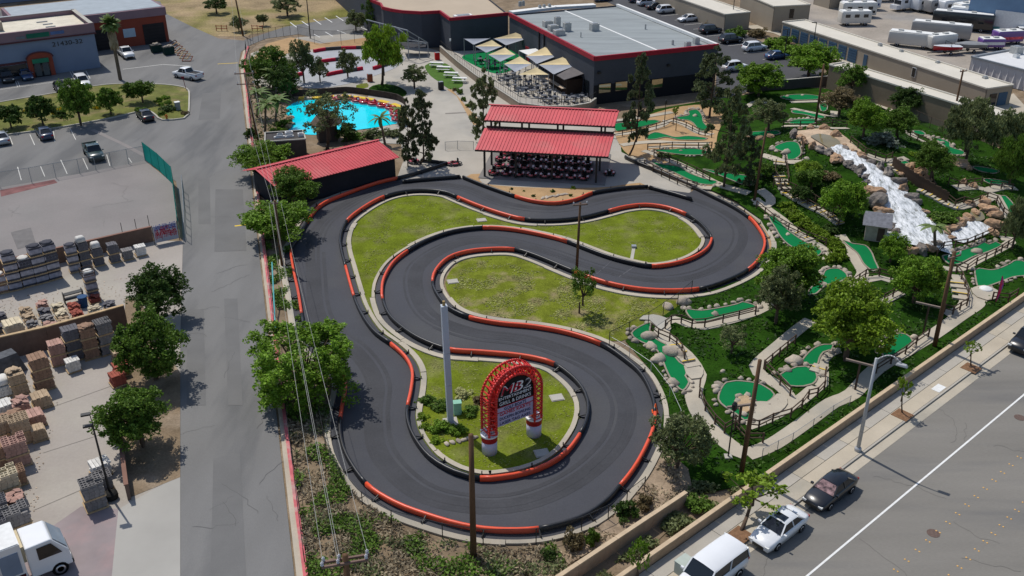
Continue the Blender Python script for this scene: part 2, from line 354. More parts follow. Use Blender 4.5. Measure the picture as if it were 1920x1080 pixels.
# west pavement strip with red kerb, boundary wall
wl = [(456, 97), (450, 120), (459, 200), (470, 300), (486, 450), (501, 580), (528, 830), (556, 1080), (562, 1130)]
wr = [(466, 88), (459, 120), (466, 200), (477, 300), (494, 450), (510, 580), (541, 830), (574, 1080), (580, 1130)]
pav_w = sheet('west_pavement', PX(wl) + PX(wr)[::-1], 0.10, CONC_W, thick=0.14)
mb = MB(); k = crom(PX(wr, 0.1), 2.0); mb.sweep(k, [(-0.18, 0), (0.12, 0), (0.12, 0.22), (-0.18, 0.22)]); mb.build('painted_kerb', REDK, pav_w)
# sloping bed between street and track, dirt underneath everything on the race site
sheet('planting_bed', PX([(466, 88), (459, 120), (466, 200), (477, 300), (494, 450), (510, 580), (541, 830), (574, 1080), (580, 1130), (1110, 1130), (1290, 960), (1330, 880), (1240, 700), (1100, 560), (700, 300), (640, 130), (560, 70), (500, 78)]), 0.0, DIRT)
# ---- plazas (concrete round pavilion and club house)
plaza = sheet('plaza', PX([(745, 332), (757, 300), (752, 270), (700, 268), (690, 200), (640, 172), (560, 170), (480, 160), (470, 100), (560, 70), (700, 60), (830, 98), (900, 150), (1120, 215), (1175, 260), (1200, 303), (1295, 350), (1295, 372), (1210, 360), (1000, 385), (868, 335), (757, 345)]), 0.01, CONC)
patch('path_joint', [(835, 212), (880, 210), (880, 212), (835, 214)], mat('slab_joint', (0.2, 0.18, 0.16)), plaza, 0.02)
sheet('picnic_lawn', crom(PX([(797, 123), (815, 117), (835, 119), (850, 130), (866, 150), (866, 163), (845, 168), (825, 155), (805, 140)]), 1, True), 0.03, mat('bright_lawn', (0.06, 0.13, 0.014), var=0.2, sc=1, fine=0.2), None)
sheet('tree_lawn', crom(PX([(692, 165), (710, 158), (740, 160), (762, 172), (755, 182), (720, 182), (696, 175)]), 1, True), 0.03, LUSH)
sheet('pond_lawn', crom(PX([(668, 160), (688, 156), (690, 164), (672, 168)]), 1, True), 0.03, GRASS)
sheet('shrub_bed', PX([(845, 166), (880, 205), (905, 232), (888, 235), (856, 180), (838, 168)]), 0.03, TAN)
sheet('upper_bed', PX([(465, 118), (500, 82), (545, 70), (600, 82), (690, 70), (700, 90), (640, 96), (590, 92), (540, 100), (480, 140)]), 0.02, TAN)
sheet('lower_bed', PX([(540, 178), (640, 172), (690, 182), (690, 170), (560, 162), (500, 168)]), 0.03, DIRT)
# ---------------------------------------------------------------- race track
OUT = [('r', [(745, 334), (710, 342), (655, 361), (603, 384)]), ('b', [(575, 418), (556, 452), (546, 470)]), ('r', [(546, 470), (550, 505), (559, 547)]), ('b', [(566, 590), (572, 615), (600, 658), (634, 688)]),
       ('r', [(645, 700), (648, 726), (643, 752)]), ('b', [(638, 785), (638, 815), (650, 855), (687, 908)]), ('r', [(687, 908), (740, 943), (800, 966), (866, 985), (930, 994)]), ('b', [(1010, 992), (1085, 972), (1130, 945), (1162, 912)]),
       ('r', [(1162, 912), (1195, 868), (1222, 812)]), ('b', [(1228, 775), (1222, 740), (1203, 703), (1175, 677), (1127, 645)]), ('r', [(1127, 645), (1065, 624), (1000, 612), (937, 606)]), ('b', [(880, 595), (842, 578), (820, 553), (811, 530)]),
       ('r', [(811, 530), (817, 507), (840, 484), (875, 472), (921, 467)]), ('b', [(965, 468), (1005, 480), (1078, 510)]), ('r', [(1078, 510), (1130, 528), (1185, 540), (1245, 545)]), ('b', [(1310, 542), (1358, 528), (1402, 506)]),
       ('r', [(1402, 506), (1425, 482), (1434, 455), (1425, 432)]), ('b', [(1405, 408), (1372, 386), (1330, 365), (1285, 343), (1240, 323), (1200, 307), (1172, 294)])]
INN = [('r', [(650, 415), (682, 389), (720, 369)]), ('b', [(720, 369), (760, 359), (800, 357), (835, 361), (858, 370)]), ('r', [(858, 370), (900, 387), (945, 402), (984, 411)]), ('b', [(984, 411), (1035, 413), (1090, 408), (1140, 396)]),
       ('r', [(1140, 396), (1172, 388), (1210, 384), (1250, 389), (1287, 402)]), ('b', [(1287, 402), (1312, 418), (1328, 436), (1334, 448)]), ('r', [(1334, 448), (1326, 466), (1300, 483), (1265, 494), (1222, 499)]), ('b', [(1222, 499), (1180, 492), (1130, 478), (1064, 453)]),
       ('r', [(1064, 453), (1020, 441), (960, 430), (905, 427)]), ('b', [(905, 427), (850, 434), (805, 449), (764, 471)]), ('r', [(764, 471), (737, 493), (720, 522), (716, 545), (718, 563)]), ('b', [(718, 563), (730, 591), (755, 615), (790, 637), (840, 655)]),
       ('r', [(840, 655), (900, 660), (960, 665), (1005, 672), (1040, 683)]), ('b', [(1040, 683), (1077, 711), (1097, 738), (1103, 765), (1098, 792), (1087, 815)]), ('r', [(1087, 815), (1063, 847), (1028, 871), (985, 887), (940, 895), (900, 897)]), ('b', [(900, 897), (852, 885), (806, 858), (776, 820), (764, 788), (764, 763)]),
       ('r', [(764, 763), (771, 730), (773, 697), (760, 670), (733, 645)]), ('b', [(733, 645), (705, 625), (686, 602), (672, 577), (664, 557)]), ('r', [(664, 557), (656, 530), (648, 500)]), ('b', [(648, 500), (640, 470), (638, 445), (650, 415)])]
PAVR = [('b', [(868, 332), (900, 345), (930, 356), (966, 368)]), ('r', [(966, 368), (1000, 377), (1040, 381), (1080, 374), (1110, 362)]), ('b', [(1110, 362), (1150, 355), (1185, 351), (1215, 350)])]
def chain(segs):
    pts, cols = [], []
    for c, l in segs:
        for q in l:
            if pts and pts[-1] == q: continue
            pts.append(q); cols.append(c)
    return pts
def smooth_segs(segs, closed, z=0.30):
    allp = PX(chain(segs), z)
    if closed and (allp[0] - allp[-1]).length < 0.1: allp.pop()
    C = crom(allp, 0.7, closed)
    return C
RAILP = [(-0.10, -0.22), (0.10, -0.22), (0.13, -0.10), (0.13, 0.14), (0.07, 0.23), (-0.07, 0.23), (-0.13, 0.14), (-0.13, -0.10)]
BRK = MB().beam((0, 0, 0.42), (0, 0.75, 0.10), 0.07, 0.07).beam((0, 0.72, 0.12), (0, 0.72, 0.40), 0.07, 0.07).beam((0, 0.05, 0.10), (0, 0.75, 0.06), 0.07, 0.07).box((0, 0.74, 0.06), (0.22, 0.22, 0.12)).mesh(BLKM, name='bracket')
def barrier(segs, closed, label, side):
    C = smooth_segs(segs, closed); root = empty('track_barrier', C[0] * 1, 0, label, 'barrier', 'barriers of the kart track'); o0 = C[0].copy()
    cuts = []
    for c, l in segs: cuts.append((c, min(range(len(C)), key=lambda i: (C[i] - G(*l[0], 0.3)).length)))
    n = len(C)
    for k, (c, i0) in enumerate(cuts):
        i1 = cuts[k + 1][1] if k + 1 < len(cuts) else (n + cuts[0][1] if closed else n - 1)
        pts = [C[i % n] - o0 for i in range(i0, i1 + 1)]
        if len(pts) < 2: continue
        mb = MB().sweep(pts, RAILP); m = mb.mesh(RED if c == 'r' else BLACK, True, 'rail')
        q = link('rail_section', m, root); 
        if c == 'r': q['label'] = 'glossy red rail section'
    d = 0.0
    for i in range(1, n - 1):
        d += (C[i] - C[i - 1]).length
        if d > 3.6:
            d = 0; t = (C[i + 1] - C[i - 1]); a = math.atan2(t.y, t.x)
            b = link('bracket', BRK, root, C[i] - o0 + Vector((0, 0, -0.30)), a if side > 0 else a + math.pi)
    return C
CO = barrier(OUT, False, 'long red and black rail following the outer edge of the kart track', -1)
CI = barrier(INN, True, 'closed red and black rail round the grass infield of the kart track', -1)
CPV = barrier(PAVR, False, 'red and black rail curving in front of the kart pavilion', 1)

def nearest(C, p): return min(range(len(C)), key=lambda i: (C[i] - p).length)
def flat(C, z=0.0): return [Vector((p.x, p.y, z)) for p in C]
ie = nearest(CO, G(1292, 346, 0.3))
tp = offset(flat(CO[:ie]), -0.85, False) + PX([(1292, 362), (1255, 357)]) + flat(CPV)[::-1] + PX([(862, 331), (757, 339)])
track = sheet('race_track', tp, 0.03, ASPH_T)
for a, b, w_ in (((1118, 515), (1150, 487), 0.06), ((1160, 520), (1195, 497), 0.10), ((860, 600), (905, 585), 0.05)): line(track, a, b, w_, mat('chalk_mark', (0.11, 0.11, 0.12)), 0.042, 'chalk_mark')
SKID = mat('tyre_rubber_line', (0.050, 0.051, 0.057), rough=0.7, var=0.16, sc=0.3, fine=0.12, fsc=6)
RL = crom(PX([(720, 352), (640, 395), (600, 440), (598, 520), (612, 600), (680, 660), (715, 715), (712, 780), (725, 850), (790, 915), (880, 940), (980, 935), (1080, 890), (1150, 820), (1160, 750), (1110, 690), (1000, 645), (880, 628), (800, 596), (770, 545), (780, 495), (850, 455), (930, 448), (1030, 470), (1120, 500), (1230, 522), (1320, 508), (1378, 465), (1378, 420), (1320, 385), (1240, 364), (1150, 372), (1050, 394), (950, 385), (860, 352), (760, 346)], 0), 0.8, True)
rr = random.Random(8)
for k in range(9):
    o_ = rr.uniform(-1.4, 1.4); w_ = rr.uniform(.10, .22); n_ = len(RL); s0 = rr.randint(0, n_ - 1); ln = rr.randint(n_ // 3, n_ - 20); P_ = [RL[(s0 + i) % n_] + Vector((0, 0, .036 + k * .0012)) for i in range(ln)]
    A = offset(P_, o_ + w_, False); B = offset(P_, o_ - w_, False); mb = MB()
    for i in range(ln - 1): mb.add([A[i], A[i + 1], B[i + 1], B[i]], [(3, 2, 1, 0)])
    mb.build('tyre_mark', SKID, track)
lawn = sheet('infield_lawn', offset(flat(CI), -0.65), 0.05, GRASS)
tongue = sheet('tongue_lawn', flat(crom(PX([(838, 545), (838, 520), (860, 493), (905, 480), (960, 481), (1030, 505), (1090, 528), (1180, 551), (1245, 556), (1295, 553), (1265, 580), (1215, 615), (1165, 640), (1120, 634), (1050, 612), (940, 596), (870, 582)]), 1.0, True)), 0.045, GRASS_D)
def kerb_run(name, C, o0, o1, closed, mats, hgt_=0.14, gap=0.0, lo=0.0, par=None):
    rr = random.Random(len(C)); A = flat(C); n = len(A); k = rr.randint(8, 14); i = 0; mb = MB()
    while i < n - (0 if closed else 1):
        j = min(i + rr.randint(6, 16), n if closed else n - 1); e = rr.uniform(-0.10, 0.16)
        pts = [A[t % n] for t in range(i, j + 1)]
        if len(pts) > 1: MBp = MB().sweep(pts, [(o0, lo), (o1 - e, lo), (o1 - e, lo + hgt_), (o0, lo + hgt_)]); MBp.build('kerb_stone', mats, par)
        i = j
kr = empty('infield_kerb', (0, 0, 0)); kr['kind'] = 'structure'; kerb_run('kerb', CI, -0.70, -1.10, True, CONC_W, 0.14, 0, 0.03, kr)
ko = empty('outer_kerb', (0, 0, 0)); ko['kind'] = 'structure'; kerb_run('kerb', CO[:ie + 20], -0.72, -1.15, False, CONC_W, 0.14, 0, 0.03, ko)
sheet('pavilion_bed', flat(crom(PX([(872, 333), (903, 326), (905, 344), (1000, 352), (1120, 352), (1160, 348), (1200, 343), (1216, 350), (1185, 352), (1110, 362), (1080, 373), (1040, 380), (1000, 376), (940, 359)]), 1.0, True)), 0.035, TAN)
# dark rubber line on the racing line
# -- main road on the east: frame along the kerb
E1 = Vector((math.cos(R(41.2)), math.sin(R(41.2)), 0)); E2 = Vector((math.sin(R(41.2)), -math.cos(R(41.2)), 0)); K0 = G(1615, 855)
def rd(a, b, z=0.0): return K0 + E1 * a + E2 * b + Vector((0, 0, z))
def rdab(px, py): v = G(px, py) - K0; return v.dot(E1), v.dot(E2)
def quad(name, a0, a1, b0, b1, z, m, par=None, kind='structure'):
    mb = MB().add([rd(a0, b1, z), rd(a1, b1, z), rd(a1, b0, z), rd(a0, b0, z)], [(0, 1, 2, 3)]); o = mb.build(name, m, par)
    if par is None: o['kind'] = kind
    return o
WB = rdab(1575, 812)[1]
road = quad('road', -70, 140, 0.0, 30, 0.0, ASPH_R)
gut = quad('gutter', -70, 140, 0.02, 0.75, 0.012, CONC_W, road)
bw = rdab(1700, 924)[1]; quad('lane_line', -70, 140, bw - 0.07, bw + 0.07, 0.014, WHITE, road)
STUD = MB().lathe([(0.06, 0), (0.06, 0.012), (0.035, 0.03)], 8).mesh(mat('road_stud', (0.75, 0.42, 0.12), rough=0.4, var=0.05))
for (p, q) in (((1670, 1064), (1905, 876)), ((1800, 1064), (1906, 957))):
    b0 = (rdab(*p)[1] + rdab(*q)[1]) / 2; a0, a1 = rdab(*p)[0], rdab(*q)[0]; n = 13 if p[0] == 1670 else 8; st = (a1 - a0) / (n - 1)
    for i in range(-2, n + 6):
        for e in (-0.13, 0.13): link('road_stud', STUD, road, rd(a0 + st * i, b0 + e, 0.004))
rr = random.Random(4)
def road_cracks(n, b0, b1):
    mb = MB()
    for _ in range(n):
        a, b = rr.uniform(-14, 22), rr.uniform(b0, b1); an = rr.uniform(0, 6.28); pts = [rd(a, b, 0.01)]
        for _ in range(rr.randint(6, 14)):
            an += rr.uniform(-0.3, 0.3); b_ = an + rr.uniform(-.5, .5); pts.append(pts[-1] + Vector((math.cos(b_), math.sin(b_), 0)) * 0.4)
        wd = 0.012; A = offset(pts, wd, False); B = offset(pts, -wd, False)
        for i in range(len(pts) - 1): mb.add([A[i], A[i + 1], B[i + 1], B[i]], [(3, 2, 1, 0)])
    return mb
road_cracks(26, 0.9, 14).build('crack', mat('road_crack', (0.125, 0.118, 0.108)), road)
for a, b in ((rdab(1912, 783)), (rdab(1750, 1000))):
    MB().lathe([(0.42, 0), (0.42, 0.012), (0.36, 0.013)], 20, rd(a, b, 0.004)).build('manhole_cover', mat('cast_iron', (0.13, 0.09, 0.075), rough=0.7, var=0.2, sc=8), road)
walk = quad('sidewalk', -70, 140, WB, 0.0, 0.09, mat('joint_grey', (0.15, 0.13, 0.11)))
# slabs, each a piece with open joints; a narrow strip by the wall, a wide one by the kerb
wsp = WB * 0.52; rr = random.Random(12); a = -24.0
SLABS = [CONC_W, mat('concrete_slab_grey', (0.40, 0.37, 0.32), var=0.09, sc=0.4, fine=0.05), mat('concrete_slab_buff', (0.46, 0.40, 0.31), var=0.09, sc=0.4, fine=0.05)]
while a < 60:
    L_ = 3.05
    mb = MB(); c = rd(a + L_ / 2, (WB + wsp) / 2, 0.10); mb.box(c, (L_ - 0.035, abs(WB - wsp) - 0.035, 0.05), R(41.2)); mb.build('paving_slab', SLABS[rr.choice((0, 1, 1))], walk)
    a += L_
a = -24.0
while a < 60:
    L_ = 6.1
    c = rd(a + L_ / 2, (wsp - 0.16) / 2, 0.10); MB().box(c, (L_ - 0.02, abs(wsp) - 0.21, 0.05), R(41.2)).build('paving_slab', SLABS[rr.choice((0, 2, 2))], walk)
    c = rd(a + L_ / 2, -0.08, 0.06); MB().box(c, (L_ - 0.01, 0.155, 0.14), R(41.2)).build('kerb_stone', CONC, walk)
    a += L_
for px, py in ((1573, 760), (1830, 655), (1280, 1070), (1765, 680)):
    pass
# ================================================================ MINI GOLF
def rock_mesh(seed, sub=1, mt=None, flat_=0.75, amp=0.28):
    bm = bmesh.new(); bmesh.ops.create_icosphere(bm, subdivisions=sub, radius=1.0)
    off = Vector((seed * 7.3, seed * 3.1, seed * 1.7))
    for v in bm.verts:
        k = 1 + amp * noise.noise(v.co * 1.1 + off) + 0.12 * noise.noise(v.co * 2.7 + off)
        k += (0.22 * noise.noise(v.co * 2.3 + off * 2) + 0.14 * noise.noise(v.co * 4.9 + off) + 0.07 * noise.noise(v.co * 9.0 + off)) if amp > 0.4 else 0
        v.co = Vector((v.co.x * k, v.co.y * k * 0.85, max(v.co.z * k * flat_, -0.35)))
    me = bpy.data.meshes.new('boulder'); bm.to_mesh(me); bm.free(); me.materials.append(mt or ROCK)
    me.polygons.foreach_set('use_smooth', [mt is None and sub > 1] * len(me.polygons)); return me
ROCKS = [rock_mesh(i, 2) for i in range(5)]
ROCKS_T = [rock_mesh(10 + i, 3, ROCKT, 0.8, 0.5) for i in range(4)]
ROCKS_D = [rock_mesh(20 + i, 3, ROCKD, 0.9, 0.5) for i in range(4)]
golf = sheet('golf_lawn', PX([(1165, 285), (1196, 301), (1290, 341), (1375, 381), (1425, 415), (1450, 455), (1440, 492), (1412, 518), (1300, 556), (1172, 640), (1215, 690), (1245, 760), (1235, 830), (1215, 890), (1250, 930), (1330, 925), (1395, 910), (1440, 884), (1575, 797), (1775, 667), (1920, 548), (2060, 455), (2060, 330), (1900, 290), (1780, 240), (1640, 186), (1560, 168), (1480, 162), (1400, 178), (1330, 188), (1230, 205), (1160, 235)]), 0.06, LUSH, grid=1.6, follow=True)
sheet('sandy_garden', crom(PX([(1155, 240), (1220, 215), (1280, 200), (1340, 198), (1360, 215), (1345, 260), (1335, 300), (1290, 296), (1230, 290), (1300, 330), (1350, 352), (1330, 358), (1290, 341), (1230, 314), (1196, 300), (1170, 284)]), 1.5, True), 0.09, TAN, grid=1.6, follow=True)
sheet('track_verge', flat(crom(PX([(1330, 356), (1375, 376), (1420, 405), (1444, 435), (1456, 470), (1446, 480), (1436, 440), (1410, 408), (1370, 384), (1320, 361)]), 1.5, True)), 0.10, TAN)
sheet('corner_bed', PX([(1245, 840), (1290, 880), (1300, 925), (1260, 950), (1150, 1010), (1040, 1075), (1000, 1075), (1100, 1010), (1180, 935), (1220, 880)]), 0.07, mat('bare_earth', (0.30, 0.225, 0.155), var=0.25, sc=1, fine=0.2, fsc=6, bump=0.3))
GREENS = [
 ('long bent green with two big boulders beside the lower track loop', [(1184, 625), (1200, 612), (1220, 605), (1218, 622), (1232, 637), (1255, 650), (1263, 665), (1275, 680), (1290, 690), (1285, 705), (1292, 716), (1280, 732), (1262, 716), (1250, 695), (1240, 670), (1230, 655), (1212, 645), (1195, 637)], 'l'),
 ('straight green behind a row of pale boulders near the middle track bend', [(1287, 580), (1315, 582), (1355, 576), (1382, 570), (1392, 566), (1418, 575), (1385, 586), (1357, 593), (1323, 602), (1306, 603), (1293, 594)], 't'),
 ('round green curling about a tan rock island', [(1347, 749), (1352, 729), (1362, 717), (1380, 714), (1417, 718), (1436, 726), (1452, 740), (1437, 755), (1414, 757), (1406, 772), (1406, 786), (1396, 788), (1380, 776), (1360, 763)], 'a'),
 ('small rounded green next to yellow edged steps', [(1463, 702), (1481, 693), (1493, 688), (1510, 687), (1526, 692), (1532, 709), (1523, 720), (1507, 724), (1481, 723), (1472, 713)], 't'),
 ('shaded green running under the big lime tree', [(1504, 678), (1514, 663), (1529, 651), (1545, 646), (1562, 646), (1560, 655), (1544, 660), (1536, 672), (1532, 684), (1517, 684)], 'a'),
 ('green with a rock rim to the east of the big lime tree', [(1653, 661), (1664, 640), (1677, 626), (1699, 627), (1711, 639), (1702, 652), (1681, 663), (1670, 672), (1658, 670)], 'a'),
 ('wide green with a rocky back by the magenta flag', [(1828, 506), (1836, 503), (1855, 506), (1871, 504), (1892, 495), (1905, 488), (1925, 492), (1940, 505), (1925, 516), (1901, 519), (1871, 530), (1850, 537), (1834, 537), (1829, 519)], 'a'),
 ('long green ramp below the white plunge pool', [(1767, 480), (1782, 477), (1810, 467), (1833, 460), (1845, 454), (1854, 458), (1867, 453), (1879, 459), (1855, 471), (1828, 480), (1797, 495), (1778, 494)], 't'),
 ('narrow diagonal green along the east bend of the track', [(1441, 406), (1450, 404), (1460, 412), (1474, 428), (1490, 441), (1507, 452), (1529, 463), (1541, 471), (1530, 480), (1500, 470), (1478, 458), (1463, 443), (1454, 428)], 'a'),
 ('green between two broad trees with a stone back row', [(1549, 506), (1573, 504), (1589, 518), (1568, 531), (1549, 534), (1529, 551), (1515, 552), (1522, 538), (1540, 522)], 't'),
 ('slim green below the little grey hut', [(1580, 450), (1600, 457), (1622, 460), (1634, 473), (1640, 488), (1647, 505), (1637, 508), (1620, 495), (1608, 475), (1592, 462)], None),
 ('green beside the red roofed pavilion corner', [(1154, 232), (1170, 230), (1192, 227), (1228, 225), (1238, 227), (1216, 236), (1195, 240), (1168, 245), (1154, 245)], None),
 ('kinked green with one boulder in front of the grey club house', [(1269, 220), (1291, 216), (1291, 208), (1307, 206), (1316, 216), (1319, 229), (1328, 241), (1313, 245), (1299, 230), (1288, 225), (1274, 224)], 't'),
 ('wavy narrow green in the sandy garden', [(1212, 256), (1228, 248), (1247, 252), (1266, 257), (1291, 255), (1327, 259), (1321, 262), (1274, 262), (1250, 257), (1228, 261), (1215, 261)], None),
 ('lens shaped green with two balls of stone in the sandy garden', [(1222, 281), (1258, 280), (1285, 278), (1313, 280), (1328, 285), (1316, 290), (1282, 290), (1250, 286)], 'a'),
 ('long sloping green closest to the track rail behind the pavilion', [(1220, 302), (1238, 307), (1271, 312), (1294, 325), (1321, 335), (1344, 340), (1337, 346), (1310, 344), (1286, 334), (1261, 322), (1238, 314)], 'a'),
 ('green shaded by the tall pines at the track bend', [(1318, 317), (1345, 321), (1368, 325), (1404, 331), (1410, 346), (1392, 345), (1373, 338), (1345, 327)], None),
 ('deep green pool shaped putting hollow at the foot of the summit rocks', [(1452, 275), (1475, 266), (1494, 267), (1501, 278), (1501, 290), (1488, 299), (1477, 299), (1473, 286), (1458, 281)], 'a'),
 ('farthest green below the car park wall', [(1463, 182), (1479, 178), (1513, 177), (1537, 181), (1533, 186), (1482, 187)], None),
 ('upper green with a white rock beside the curved path', [(1486, 207), (1510, 207), (1529, 213), (1547, 219), (1537, 222), (1510, 215), (1488, 212)], None),
 ('green just above the summit pool', [(1479, 230), (1494, 224), (1526, 224), (1528, 231), (1501, 233)], 't'),
 ('green behind the tall pine left of the summit', [(1403, 249), (1431, 246), (1457, 245), (1461, 251), (1431, 255), (1405, 255)], None),
 ('winding green below the storage wall', [(1744, 257), (1753, 258), (1779, 266), (1783, 276), (1807, 284), (1803, 290), (1776, 287), (1771, 274), (1758, 266)], 'a'),
 ('rectangular green on the upper right terrace', [(1844, 336), (1862, 336), (1891, 341), (1889, 345), (1855, 344)], None),
 ('tiny round green at the head of the timber wall', [(1683, 303), (1690, 301), (1699, 302), (1705, 306), (1698, 310), (1686, 309)], 'a'),
 ('plain oblong green by the right hand bridge', [(1874, 367), (1885, 367), (1905, 389), (1902, 397), (1890, 400), (1881, 385)], None),
 ('dark shaded green under the willowy trees', [(1825, 312), (1847, 314), (1872, 320), (1862, 325), (1832, 319)], None),
 ('small green beside the rusty leaved tree', [(1537, 194), (1550, 194), (1550, 206), (1540, 208)], None),
 ('short green at the top of the right hand ramp', [(1712, 245), (1728, 246), (1735, 252), (1720, 252)], None)]
random.seed(21)
GP = []
for lab, px, edge in GREENS:
    C = crom(PX(px, 0.15, True), 0.45, True)
    g = sheet('putting_green', C, 0.15, PUTT, None, None, grid=1.0, follow=True); tag(g, lab, 'putting green', 'putting greens of the golf course'); GP.append(C)
    rim = MB().sweep([p + Vector((0, 0, 0.0)) for p in C], [(-0.07, -0.05), (0.07, -0.05), (0.07, 0.04), (-0.07, 0.04)], True); rim.build('rim', mat('green_rim', (.28, .24, .19), var=.15, sc=1.5), g)
    if edge is None:
        continue
    sgn = -1 if area2(C) > 0 else 1
    O = offset(C, 0.34 * sgn); d = 0.0; yc = sum(p.y for p in C) / len(C); xc = sum(p.x for p in C) / len(C)
    for i in range(len(O)):
        d += (O[i] - O[i - 1]).length
        if edge == 't' and O[i].y < yc + 0.1: continue
        if edge == 'l' and O[i].x > xc + 0.9 * (yc - O[i].y) * 0.5 and O[i].x > xc - 2: continue
        if d > 0.55:
            d = 0.0; s = rnd(0.20, 0.33) * (1.2 if O[i].y > yc else 0.8)
            if edge == 'a' and random.random() < 0.25: continue
            b = link('boulder', random.choice(ROCKS), g, (O[i].x + rnd(-.1, .1), O[i].y + rnd(-.1, .1), hz(O[i].x, O[i].y) + 0.12), rnd(0, 6), (s * rnd(.9, 1.3), s, s * rnd(.8, 1.2)))
def boulder(px, py, s, label, ms=ROCKS, sz=1.0, dz=0.0, name='boulder', sx=1.0, grp='garden boulders of the golf course'):
    p = T(px, py); o = link(name, random.choice(ms), None, p + Vector((0, 0, s * 0.15 * sz + dz)), rnd(0, 6), (s * sx * .8, s * .72, s * sz * .72)); return tag(o, label, 'boulder', grp)
# loose boulders
for px, py, s, lab in ((1217, 634, 1.0, 'big buff boulder in the bend of the long lower green'), (1259, 664, 1.15, 'large round white boulder beside the stepped path'), (1272, 668, 0.85, 'pale boulder leaning on the large round white one'),
        (1221, 653, 0.85, 'pointed pale boulder on the track side of the lower green'), (1235, 676, 0.95, 'lumpy double boulder on the track side of the lower green'), (1262, 720, 0.8, 'flat tan boulder at the near end of the lower green'),
        (1252, 577, 0.8, 'pale boulder at the west end of the stone row'), (1283, 569, 1.0, 'widest grey boulder of the stone row behind the straight green'), (1345, 575, 0.45, 'small white stone in the straight green'), (1341, 591, 0.6, 'white stone at the path edge of the straight green'),
        (1303, 720, 0.0, ''), (1355, 697, 0.35, 'lone white stone on the dark lawn above the round green'), (1488, 680, 1.0, 'knobbly pale boulder above the small rounded green'), (1475, 696, 0.6, 'white boulder at the west corner of the small rounded green'),
        (1303, 219, 0.6, 'single boulder lying in the kinked green'), (1277, 284, 0.4, 'left of the two stones in the lens shaped green'), (1284, 280, 0.35, 'right of the two stones in the lens shaped green'), (1474, 288, 0.9, 'white boulder on the rim of the deep putting hollow'),
        (1511, 301, 0.7, 'white boulder on the dark lawn below the putting hollow'), (1505, 210, 0.5, 'white rock lying in the upper green'), (1504, 180, 0.45, 'small white rock on the farthest green'), (1476, 182, 0.5, 'buff rock at the end of the farthest green'),
        (1830, 474, 0.8, 'cluster boulder beside the long green ramp'), (1477, 441, 0.45, 'white stone in the narrow diagonal green'), (1545, 536, 0.6, 'white stone at the near tip of the green between two trees'), (1765, 270, 0.6, 'stone in the winding green below the storage wall')):
    if s: boulder(px, py, s, lab)
# rock island of the round green
isl = sheet('rock_island', crom(PX([(1385, 743), (1401, 741), (1411, 750), (1408, 768), (1394, 776), (1384, 763)], 0.3), 0.5, True), 0.32, mat('island_earth', (0.42, 0.30, 0.18), var=0.25, sc=1.5, fine=0.2), None, None, thick=0.35)
tag(isl, 'tan earth island ringed with stones in the round green', 'island')
C = crom(PX([(1385, 743), (1401, 741), (1411, 750), (1408, 768), (1394, 776), (1384, 763)], 0.2), 0.55, True)
for p in C: link('boulder', random.choice(ROCKS), isl, p, rnd(0, 6), (0.36, 0.32, 0.3))
